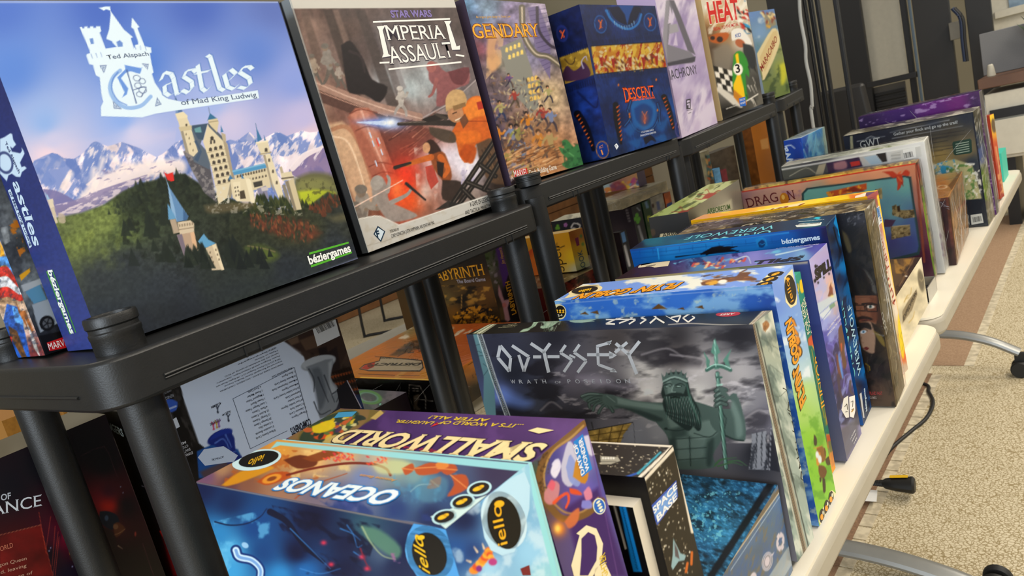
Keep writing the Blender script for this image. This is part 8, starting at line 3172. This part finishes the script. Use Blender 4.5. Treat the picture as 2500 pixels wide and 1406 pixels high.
def sb_top(a):
    a.Q(1252, 990, 5.858).anchors('1300,600,#2a241e 2100,640,#2a241e 1400,1000,#2a241e', 2)
    rng = random.Random(4)
    for _ in range(190):
        a.ell(rng.uniform(-200, 2200), rng.uniform(560, 1060), rng.uniform(3, 13), rng.uniform(3, 9), rng.choice(['#e8dfc4', '#b8ae96', '#f4efdf', '#8a806c']))
    a.poly('1250,720 1500,735 1540,790 1400,840 1260,840', '#b8b4a4', .9, 5)
    for k in range(5):
        a.ell(1290 + k * 38, 752, 14, 16, '#f0eee4')
    a.line('1260,800 1480,800', 10, '#6a685e')
    a.line('1340,1040 1540,1050 1800,960', 34, '#2f5cae', 30)
    a.line('1790,970 2110,670', 34, '#4aa0b4', 28)
    a.line('1330,1085 1640,1095 1790,1060 1830,1010 2270,600', 46, '#e4dccc')
    a.line('-400,480 1200,520 2290,585', 30, '#e4dccc')
    a.line('1330,1110 1770,1150', 50, '#ece4d4')


def sb_spine(a):
    a.Q(1412, 1070, 4.167).anchors('650,600,#2e281f 950,300,#2e281f 1100,900,#2e281f 1000,1300,#2a241c', 2)
    rng = random.Random(9)
    for _ in range(150):
        x = rng.uniform(0, 1)
        y = rng.uniform(260, 1400)
        a.ell(660 + x * 330 + (y - 500) * .23, y, rng.uniform(2, 9), rng.uniform(3, 11), rng.choice(['#e8dfc4', '#b8ae96', '#f4efdf', '#8a806c']))
    a.line('600,500 985,85 1160,950', 34, '#e4dccc')
    a.line('610,500 830,1358', 44, '#ece4d4')
    a.shape('712,720 995,425 1012,590 800,885 770,850', '#4a62b4', 1)
    a.shape('728,728 985,455 1000,585 802,862', '#7fa8e0', 2)
    a.T('SPACE', 755, 778, 1000, 505, 62, '#f2f4f6', .03, lay=4)
    a.T('BASE', 800, 850, 1000, 610, 62, '#f2f4f6', .03, lay=4)
    a.poly('965,1020 1000,1090 1040,1170 1095,1190 1080,1240 1020,1250 960,1340 945,1300 960,1180', '#9fc0c8', .95, 4)
    a.poly('975,1060 1010,1130 1030,1230 985,1200', '#5f5458', .9, 4)
    a.line('1155,1160 1150,1280', 26, '#c9702c')
    a.line('1110,1270 1095,1358', 26, '#c9702c')


def sb_tray(a):
    a.Q(1412, 1070, 4.167).anchors('400,650,#1b1916 600,1300,#14120f', 2)
    a.line('300,545 580,570 830,1406', 66, '#e8e0d0')
    a.line('560,560 790,1406', 52, '#efe8da')
    a.poly('405,640 470,640 650,1358 560,1358', '#2486c8')
    a.line('350,630 480,1120', 20, '#b8b4a8')
    for k in range(22):
        a.line([(440 + k * 7.2, 680 + k * 30), (450 + k * 7.2, 700 + k * 30)], 8, '#123c5c')


sb = printed_box('board_game_box', 'white-edged black starfield box between the purple box and the blue tin', 'box', settle(SBP, SBA, SBD, .666), SBA, SBD,
                 {'*': '#e4dccc', '-X': '#14120f'}, {'+Z': sb_top, '-Y': sb_spine}, ROW)
_p = np.array(settle(SBP, SBA, SBD, .666))
_R = rot3(*SBA)
printed_box('', None, None, _p + _R @ np.array([-.012, .007, 0]), SBA, (.012, .236, .182), {'*': '#e4dccc'}, {'-X': sb_tray}, part='tray', root=sb, frame=(_p, SBD))

# ---------------------------------------------------------------- more things behind the racks


def simple_box(label, x0, y0, z0, x1, y1, z1, sides, arts=None, group=BACK, name='board_game_box', cat='box', ang=(0, 0, 0), **k):
    return printed_box(name, label, cat, (x0, y0, z0 - CAM_H), ang, (x1 - x0, y1 - y0, z1 - z0), sides, arts or {}, group, **k)


def carton(label, pts, y):
    """brown carton seen through the rack: pixel corners top-left, top-right of its front"""
    p, q = on_y(pts[0], y), on_y(pts[1], y)
    z1 = max(p[2], q[2])

    def face(a):
        a.tex(.08, 12, 2)
        (x0, y0), (x1, y1) = pts[2]
        d = np.array([x1 - x0, y1 - y0], float)
        n = np.array([-d[1], d[0]]) * .42
        for k, sh in enumerate((0, 1.25)):
            o = np.array([x0, y0]) + n * sh + d * .06 * sh
            a.Q().poly([o, o + d, o + d + n, o + n], '#d8d0bc')
            for j in range(3):
                a.line([o + n * (.25 + .25 * j) + d * .1, o + n * (.25 + .25 * j) + d * (.9 - .2 * j)], 3, '#6a6254', a=.7)
    return simple_box(label, p[0], y, .576, q[0], y + .12, z1, {'*': '#a8793e'}, {'-Y': face}, 'plain cartons behind the racks', 'cardboard_carton', 'carton')


carton('brown cardboard carton with white labels at the far left', [(4, 1028), (68, 1010), [(24, 1070), (66, 1054)]], 1.22)
carton('brown cardboard carton with white labels between the two left posts', [(146, 985), (200, 978), [(164, 1004), (196, 992)]], 1.22)


def flat(c, extra=None):
    def f(a):
        a.Q()
        a.rgb[:] = col(c)
        a.tex(.12, 10, 3)
        if extra:
            extra(a)
    return f


def spine_box(label, l, r, top, ybot, y, depth, z0, c_spine, c_side, art_s=None, art_x=None):
    """a box on the back table: l, r = spine edges at half height, top = pixel of the spine's top"""
    x0, x1 = on_y(l, y)[0], on_y(r, y)[0]
    z1 = on_y(top, y)[2]
    return simple_box(label, x0, y, z0, x1, y + depth, z1, {'*': c_side}, {'-Y': flat(c_spine, art_s), '-X': flat(c_side, art_x)})


def clover_spine(a):
    a.Q(1300, 400, 4.393)
    for x, y in ((1120, 550), (1105, 590), (1140, 590), (1130, 620)):
        a.ell(x, y, 20, 24, '#5fa03c')
    a.line('1140,670 1190,840', 26, '#8a8e96')
    a.line('1120,470 1150,500', 12, '#9aa0a8')


def clover_side(a):
    a.Q(1300, 400, 4.393).anchors('850,500,#3a3440 1000,560,#332e3a 900,700,#4a4248', 2)
    a.line('1010,500 1040,610', 30, '#8a848a', a=.8)
    for y in (515, 545, 575, 600):
        a.line([(1000 + (y - 515) * .3, y), (1050 + (y - 515) * .3, y - 12)], 7, '#332e3a')


Y2 = 1.09
TZ = .623
spine_box('black box with a green clover spine, under the colourful box', (1549, 545), (1572, 540), (1555, 500), 0, Y2, .095, TZ, '#262a34', '#352f3a', clover_spine, clover_side)
spine_box('dark green box beside the clover-spined box', (1574, 530), (1592, 525), (1578, 490), 0, Y2, .095, TZ, '#2c4a2e', '#24402a',
          lambda a: a.Q(1300, 400, 4.393).poly('1200,410 1230,400 1250,470 1220,480', '#6f8aa8').poly('1230,560 1262,550 1270,610 1240,620', '#a8a83c'))
spine_box('pale grey box beside the dark green box', (1594, 515), (1624, 506), (1600, 478), 0, Y2, .095, TZ, '#9a968c', '#8a867c',
          lambda a: a.Q(1300, 400, 4.393).ell(1290, 450, 16, 22, '#3a2420').poly('1325,405 1360,400 1375,490 1340,500', '#5a6488').poly('1365,540 1410,530 1415,580 1370,590', '#a8984c'))
spine_box('orange and blue box beside the pale grey box', (1626, 500), (1641, 495), (1628, 470), 0, Y2, .095, TZ, '#b8683c', '#8a4a2c', lambda a: a.Q(1300, 400, 4.393).poly('1440,430 1510,400 1520,560 1450,560', '#33508c'))
# the lying box and the colourful box on top of them
pz = max(on_y((1555, 500), Y2)[2], on_y((1600, 478), Y2)[2], on_y((1578, 490), Y2)[2], on_y((1628, 470), Y2)[2]) + .0008
xa, xb = on_y((1520, 505), 1.09)[0], min(on_y((1634, 470), 1.09)[0], 2.26)
simple_box('cream box lying flat under the colourful box', xa, 1.092, pz, xb, 1.20, pz + .03, {'*': '#b8b098'}, {'-X': flat('#b8ae94'), '-Y': flat('#c8bfa4')}, wrap=.8)


def colour_crowd(a):
    a.Q(1300, 400, 4.393).anchors('800,250,#a8c0c8 900,260,#8a4a50 960,300,#9a5a5c 1050,250,#c8a080 1150,220,#d8a058 1250,250,#d09850 1350,150,#8aa8c8 1400,60,#a8c8e0 1420,250,#8a7090 850,350,#a89078 1100,330,#c89858', 2.4)
    a.dabs('790,260 1430,60 1460,260 800,390', 150, ['#e0b070', '#9a4a58', '#5a86b4', '#f0e8d8', '#b85a8c', '#e0c04c', '#6a4a7c', '#d88a4c', '#7ab0c8'], 34, .55, -10, 60, .85, 3)
    a.poly('830,230 920,190 1000,230 1010,320 920,350 850,310', '#8e4450', .8, 10, 3)
    a.line('1010,350 1040,270 1100,230 1130,260 1080,330', 22, '#ecd8b0', 12, .9, 5)
    a.poly('1340,110 1420,90 1430,220 1350,240', '#d8b040', .8, 8)


p1 = on_x((1478, 470), 2.02)
simple_box('colourful cartoon crowd box on top of the stack behind the far posts', 1.98, 1.149, pz + .0325, 2.03, 1.36, pz + .175, {'*': '#8a7a8c'}, {'-X': colour_crowd})
Y3 = 1.10
spine_box('short dark blue box with a pale blue label, in front of the clover-spined box', (1519, 600), (1536, 595), (1514, 566), 0, 1.062, .026, .623, '#1f2430', '#241f28',
          lambda a: a.Q(1300, 400, 4.393).poly('945,740 985,725 1010,830 970,845', '#6a9ad0').line('990,880 1040,1090', 26, '#a8a8ac'))
# far boxes seen under the third rack, standing on a low cabinet
t = empty('low_cabinet', (2.48, 1.44, 0), 'dark low cabinet behind the far racks', 'cabinet')
MB().box(-.20, -.2, 0.06, .42, .2, .60).build('body', mat('dark_cabinet', '#2a2826', .5), t, bevel=.004)
MB().box(-.19, -.19, 0, .41, .19, .06).build('plinth', RUBBER, t)
x0, x1 = on_y((1738, 415), 1.30)[0], on_y((1800, 400), 1.30)[0]
simple_box('dark grey-brown box behind the slim upright box', x0, 1.30, .6005, x1, 1.36, on_y((1760, 366), 1.30)[2], {'*': '#4a443c'}, {'-Y': flat('#4c463e')})
x0, x1 = on_y((1718, 420), 1.26)[0], on_y((1738, 410), 1.26)[0]
simple_box('slim upright box with teal and orange art', x0, 1.26, .6005, x1, 1.29, on_y((1728, 366), 1.26)[2], {'*': '#b8b4a0'},
           {'-Y': flat('#a8a48c', lambda a: a.Q(1600, 160, 3.907).poly('475,860 530,850 570,1080 500,1100', '#3f6a70', .9, 6).dabs('480,860 530,860 560,1100 510,1100', 20, ['#c8683c', '#d8a868', '#2a3a3c'], 20, .5, 60, 40)
                            .poly('520,1090 575,1080 590,1180 530,1190', '#5a4a34'))})
x0, x1 = on_y((1746, 440), 1.265)[0], on_y((1761, 435), 1.265)[0]
simple_box('small light blue box beside the slim upright box', x0, 1.265, .6005, x1, 1.29, on_y((1748, 412), 1.265)[2], {'*': '#5f9ac8'}, {'-Y': flat('#6fa4cc')})
x0, x1 = on_y((1762, 435), 1.265)[0], on_y((1776, 430), 1.265)[0]
simple_box('small dark red box beside the small light blue box', x0, 1.265, .6005, x1, 1.29, on_y((1766, 414), 1.265)[2], {'*': '#6a3038'}, {'-Y': flat('#6f343c')})
# tall carton
x0, x1 = on_y((1838, 340), 1.22)[0], on_y((1880, 335), 1.22)[0]


def tall_art(a):
    a.Q(1600, 160, 3.907).anchors('950,600,#9a6428 1050,560,#a86c2c 1050,1000,#8a5a2a', 2)
    a.poly('1000,710 1070,690 1085,790 1015,800', '#b88a54')


simple_box('tall orange-brown carton standing behind the far rack', x0, 1.22, 0.001, x1, 1.27, on_y((1850, 300), 1.22)[2], {'*': '#8a5c2c'}, {'-Y': tall_art, '-X': flat('#7a4f26')},
           'plain cartons behind the racks', 'cardboard_carton', 'carton')
# small blue box behind the navy one
p, q = on_x((2027, 348), 2.31), on_x((2066, 338), 2.31)


def small_blue(a):
    a.Q(1950, 0, 3.347).anchors('270,1170,#24588c 340,1150,#2a6098 300,1230,#1c4470', 2)
    a.line('282,1186 370,1166', 16, '#a8c4dc', a=.8)


simple_box('small blue box with a pale line of script, behind the navy and sand box', 2.31, .56, .6665, 2.36, .63, on_x((2030, 343), 2.31)[2], {'*': '#24588c'}, {'-X': small_blue}, ROW)

# small metal tray left open on the table
tx0, ty0, tx1, ty1, tz1 = 1.372, .276, 1.452, .336, .6935
t = empty('metal_tray', ((tx0 + tx1) / 2, (ty0 + ty1) / 2, .6665), 'small open metal tray with a dark lining, beside the cream box', 'tray')
hx, hy = (tx1 - tx0) / 2, (ty1 - ty0) / 2
MET = mat('brushed_tin', '#b8b6ae', .3, metal=.7)
mb = MB().box(-hx, -hy, 0, hx, hy, .002)
for b in ((-hx, -hy, hx, -hy + .0015), (-hx, hy - .0015, hx, hy), (-hx, -hy, -hx + .0015, hy), (hx - .0015, -hy, hx, hy)):
    mb.box(b[0], b[1], .002, b[2], b[3], .0275)
mb.build('tray_body', MET, t)
o = MB().box(-hx + .002, -hy + .002, .0022, hx - .002, hy - .002, .012).build('lining', mat('dark_foam', '#1c1a18', .8), t)
o['label'] = 'dark lining'
for k, (x, y) in enumerate(((-.015, -.012), (.012, -.01), (-.002, .012))):
    tag(MB().lathe([(.006, 0), (.006, .002), (.005, .0025)], (tx0 + hx + x, ty0 + hy + y, .6788), 14).build('game_token', mat('gold_token', '#b89434', .35, metal=.5)),
        'small gold token lying in the open metal tray', 'token', 'gold tokens in the metal tray')

# clear bag on the blue box with the orange band
# ---------------------------------------------------------------- floor clutter
CABLE = mat('black_cable', '#141413', .5)
pts = [on_z(p, .006) for p in ((2120, 1215), (2130, 1150), (2175, 1095), (2225, 1052), (2262, 1020), (2278, 985), (2268, 958), (2244, 934))]
pts = [np.array([pts[0][0] - .10, pts[0][1] + .10, .006])] + pts[1:] + [np.array([pts[-1][0] + .04, pts[-1][1] + .25, .006])]
tag(MB().tube(curve_pts(pts, 8), .0055, 10).build('power_cable', CABLE), 'black cable looping over the carpet beside the white tables', 'cable')
a0, a1 = on_z((2130, 1200), .012), on_z((2236, 1200), .02)
t = empty('extension_socket', a0, 'black plug-in socket with a yellow sticker lying on the carpet', 'socket')
d = (a1 - a0)
n_ = np.array([-d[1], d[0], 0]) / np.linalg.norm(d[:2])
seg = [np.array([0, 0, .012]) + d * np.array([k, k, 0]) for k in (-.35, 0, .28, .34, .55, .95, 1.0)]
for s_ in seg:
    s_[2] = .026
MB().tube(seg, .026, 14, flat=.8, taper=[.24, .26, .42, .62, .8, 1.0, .8]).build('socket_body', CABLE, t)
mb = MB()
for k in range(6):
    c = d * np.array([.02 + k * .045, .02 + k * .045, 0])
    mb.tube([c + np.array([0, 0, .026]) - d * np.array([.012, .012, 0]), c + np.array([0, 0, .026]) + d * np.array([.012, .012, 0])], .026 * (.32 + k * .02), 12, flat=.8)
mb.build('strain_relief', CABLE, t)
c0 = d * np.array([.45, .45, 0]) + np.array([0, 0, .0455]) + n_ * .003
st = MB().add([c0 - n_ * .007, c0 + d * np.array([.42, .42, 0]) - n_ * .007 + np.array([0, 0, .0035]), c0 + d * np.array([.42, .42, 0]) + n_ * .007 + np.array([0, 0, .0035]), c0 + n_ * .007],
              [(0, 1, 2, 3)])
st = st.build('sticker', mat('yellow_sticker', '#e0b41c', .4), t)
st['label'] = 'yellow sticker'
lb = [on_z(p, .02) for p in ((2106, 1222), (2140, 1224), (2142, 1197), (2112, 1194))]
b = np.array(a0)
MB().add([tuple(q - b) for q in lb] + [tuple(q - b - np.array([0, 0, .0008])) for q in lb], [(0, 1, 2, 3), (7, 6, 5, 4), (0, 4, 5, 1), (1, 5, 6, 2), (2, 6, 7, 3), (3, 7, 4, 0)]).build(
    'paper_tag', mat('white_paper_tag', '#dcdcda', .6), t)['label'] = 'white paper tag'

# ---------------------------------------------------------------- the far end of the room
DARK = mat('dark_panel', '#1a1816', .5)
BLK = mat('black_frame', '#151517', .4)
OFFW = mat('off_white_panel', '#c4bfae', .6)
GREY = mat('grey_screen_fabric', '#77787a', .85, noise=(300, '#828385', .3, .7))
WHITE = mat('white_cabinet_paint', '#d0ccbd', .5)
WTOP = mat('walnut_top', '#5c4030', .45, noise=(6, '#6f4f3a', .3, .7))


def vslab(name, X, l, r, z0, z1, m, th=.03, label=None, cat=None, group=None, parent=None, kind=None):
    """upright slab facing the camera across the aisle at distance X; l, r = pixels on its left and right edge"""
    a_, b_ = on_x(l, X), on_x(r, X)
    y1, y0 = a_[1], b_[1]
    o = MB().box(0, y0, z0, th, y1, z1)
    if parent is None:
        c = np.array([X, (y0 + y1) / 2, z0])
        o.v = [(x, y - c[1], z - c[2]) for x, y, z in o.v]
        ob = o.build(name, m, bevel=.003)
        ob.location = c
        if kind:
            ob['kind'] = kind
        else:
            tag(ob, label, cat, group)
        return ob
    pl = parent.location
    o.v = [(x + X - pl.x, y - pl.y, z - pl.z) for x, y, z in o.v]
    return o.build(name, m, parent, bevel=.003)


vslab('display_board', 3.35, (1886, 100), (1968, 100), 0, 2.1, DARK, .04, 'black display board standing behind the last painted box', 'board')
t = empty('folding_gate', (3.5, 1.2, 0), 'black folding gate of upright rails beside the display board', 'gate')
for l, r in ((1972, 1980), (1986, 1996), (2003, 2012), (2047, 2058)):
    vslab('rail', 3.5, (l, 100), (r, 100), 0.0, 2.3, BLK, .03, parent=t)
vslab('crossbar', 3.53, (1972, 286), (2030, 286), .66, .70, BLK, .02, parent=t)
vslab('crossbar', 3.53, (1972, 286), (2058, 286), .06, .10, BLK, .02, parent=t)
t['label'] = 'black folding gate of upright rails beside the display board'
pts = [on_x(p, 3.28) for p in ((1951, -30), (1954, 40), (1966, 110), (1968, 150), (1979, 205), (1983, 260), (1986, 312))]
tag(MB().tube(curve_pts(pts + [np.array([3.28, pts[-1][1], .02])], 6), .007, 8).build('hanging_cord', mat('pale_cord', '#a8aaa8', .5)), 'pale cord hanging down in front of the black display board', 'cord')
# office chair between gate and door
b = on_x((2050, 300), 4.3)
t = empty('office_chair', (b[0], b[1], 0), 'black office chair seen behind the folding gate', 'chair')
mb = MB().prism(rrect(-.2, -.03, .2, .03, .028), .50, 1.0)
mb.v = [(y, x * (1 - .25 * max(0, (z - .7) / .3)), z) for x, y, z in mb.v]
mb.build('backrest', DARK, t, bevel=.02, seg=3)
MB().prism(rrect(-.24, -.24, .2, .24, .08), .44, .50).build('seat', DARK, t, bevel=.015)
MB().tube([(0, 0, .08), (0, 0, .44)], .03, 12).build('column', BLK, t)
for k in range(5):
    u = k * 1.2566
    MB().tube([(0, 0, .09), (.27 * math.cos(u), .27 * math.sin(u), .055)], .02, 8).build('leg', BLK, t)
    MB().lathe([(.005, 0), (.026, .004), (.026, .046), (.005, .05)], (.27 * math.cos(u), .27 * math.sin(u), 0), 12).build('caster', RUBBER, t)
# entrance: black frames, pale panel, dark leaf
t = empty('door_1', (6.2, 2.0, 0))
t['kind'] = 'structure'
for l, r, m, nm, z0 in ((2062, 2112, BLK, 'door_frame', 0), (2208, 2222, BLK, 'door_frame', 0), (2238, 2326, DARK, 'door_leaf', 0.02), (2366, 2428, DARK, 'door_leaf', 0.02)):
    vslab(nm, 6.2 if nm == 'door_frame' else 6.0, (l, 100), (r, 100), z0, 2.6, m, .06, parent=t)
vslab('door_panel', 6.3, (2113, 100), (2207, 100), on_x((2150, 196), 6.3)[2], 2.6, OFFW, .03, parent=t)
vslab('glass_strip', 6.25, (2223, 60), (2230, 60), .6, 2.6, mat('blue_grey_glass', '#8fa4b4', .15), .01, parent=t)
vslab('push_bar', 5.95, (2112, 190), (2238, 190), on_x((2170, 204), 5.95)[2], on_x((2170, 190), 5.95)[2], BLK, .05, parent=t)
vslab('lower_panel', 6.28, (2134, 240), (2214, 240), .1, on_x((2170, 206), 6.28)[2], mat('grey_slatted_panel', '#4a4742', .6), .03, parent=t)
for y in (226, 240, 254, 268):
    zc = on_x((2170, y), 6.24)[2]
    vslab('slat_gap', 6.25, (2136, 240), (2212, 240), zc - .012, zc + .012, BLK, .02, parent=t)
t = empty('door_closer', (5.9, on_x((2334, 75), 5.9)[1], 0), None)
vslab('control_box', 5.92, (2318, 80), (2350, 75), on_x((2334, 96), 5.92)[2], on_x((2334, 52), 5.92)[2], mat('grey_control_box', '#6f6b60', .5), .09, 'small grey control box on the dark door leaf', 'control box')
bpy.data.objects.remove(t)
for k, (dx, c) in enumerate(((0, '#1c2c4a'), (5, '#101114'))):
    pts = [on_x(p, 5.85) for p in ((2325 + dx, 20), (2345 + dx, 46), (2350 + dx, 100), (2356 + dx, 150))]
    tag(MB().tube(curve_pts(pts, 6), .012, 8).build('wall_cable', mat('door_cable_%s' % ('blue' if k == 0 else 'black'), c, .5)),
        ('dark blue cable' if k == 0 else 'black cable') + ' running down beside the grey control box', 'cable')
# right: grey screen, cabinet with wooden top, white window unit
X = 4.9
pl, pr = on_x((2410, 300), X), on_x((2600, 260), X)
zt, zb = on_x((2440, 207), X)[2], on_x((2470, 384), X)[2]
t = empty('office_cabinet', (X, (pl[1] + pr[1]) / 2, 0), 'white cabinet with a dark wooden top at the right', 'cabinet')
hw = (pl[1] - pr[1]) / 2
MB().box(0, -hw, zb, .45, hw, zt - .04).build('body', WHITE, t, bevel=.004)
MB().box(-.03, -hw - .02, zt - .006, .5, hw + .02, zt + .05).build('top', WTOP, t, bevel=.004)
MB().box(-.02, -hw + .02, zt - .18, -.001, hw - .02, zt - .13).build('recess_handle', BLK, t)
MB().box(-.018, -hw + .015, zb + .02, 0, hw - .015, zt - .19).build('door', WHITE, t, bevel=.003)
for sy in (-1, 1):
    MB().box(.02, sy * (hw - .08) - .03, 0, .4, sy * (hw - .08) + .03, zb).build('foot', BLK, t)
vslab('desk_screen', 5.2, (2394, 120), (2560, 120), zt + .051, on_x((2440, 72), 5.2)[2], GREY, .04, 'grey fabric screen standing on the wooden-topped cabinet', 'screen')
for k, px_ in enumerate((2422,)):
    p = on_x((px_, 196), X + .1)
    tag(MB().lathe([(.02, 0), (.022, .006), (.014, .06), (.009, .066)], (X + .1, p[1], zt + .051), 14).build('white_cup', OFFW), 'small white cup on the wooden cabinet top', 'cup')
X = 7.4
za, zb_ = on_x((2440, 76), X)[2], 2.9
t = empty('window_1', (X, on_x((2500, 40), X)[1], za))
t['kind'] = 'structure'
MB().box(0, -.75, 0, .1, on_x((2415, 40), X)[1] - on_x((2500, 40), X)[1], 1.6).build('window_frame', WHITE, t, bevel=.006)
yl = on_x((2466, 30), X)[1] - on_x((2500, 40), X)[1]
MB().box(-.02, -.7, .16, -.004, yl, 1.5).build('window_pane', mat('bluish_pane', '#8fa6bc', .1, noise=(6, '#4a5a6c', .45, .7)), t)
MB().box(-.05, -.75, .1, -.004, yl + .1, .16).build('window_sill', WHITE, t, bevel=.004)
# houseplant leaf at the right edge
b = on_x((2530, 90), 5.0)
t = empty('potted_plant', (b[0], b[1] - .06, zt + .0515), 'dark green potted plant at the right edge of the view', 'plant')
MB().lathe([(.05, 0), (.07, .12), (.075, .12), (.066, .11)], (0, 0, 0), 18).build('pot', OFFW, t)
rng = random.Random(5)
mb = MB()
for k in range(16):
    u, L = k * 2.4, rng.uniform(.08, .17)
    e = Vector((math.cos(u) * L, math.sin(u) * L, .2 + rng.uniform(0, .35)))
    s = Vector((0, 0, .1))
    d_ = (e - s).normalized()
    w_ = d_.cross(Vector((0, 0, 1))).normalized() * .04
    m_ = s.lerp(e, .6)
    mb.add([s, m_ + w_, e, m_ - w_, m_ + Vector((0, 0, .012))], [(0, 1, 4), (1, 2, 4), (2, 3, 4), (3, 0, 4)])
mb.build('leaves', mat('leaf_green', '#2f4a26', .5), t)
# stacking chair glimpsed through the racks
b = on_z((985, 790), 0)
t = empty('stacking_chair', (b[0], b[1], 0), 'dark stacking chair on the far floor seen through the nearest rack', 'chair')
t.rotation_euler = (0, 0, .5)
for sx in (-.22, .22):
    MB().tube(curve_pts([(sx, .2, .44), (sx, .24, .03), (sx, .2, .012), (sx, -.2, .012), (sx, -.24, .03), (sx, -.2, .44)], 4), .011, 10).build('leg', BLK, t)
MB().prism(rrect(-.23, -.23, .23, .23, .06), .44, .475).build('seat', DARK, t, bevel=.01)
mb = MB().prism(rrect(-.22, -.012, .22, .012, .01), .55, .85)
mb.v = [(x, y + .22, z) for x, y, z in mb.v]
mb.build('backrest', DARK, t, bevel=.008)
for sx in (-.2, .2):
    MB().tube([(sx, .2, .46), (sx, .225, .6)], .012, 8).build('back_post', BLK, t)
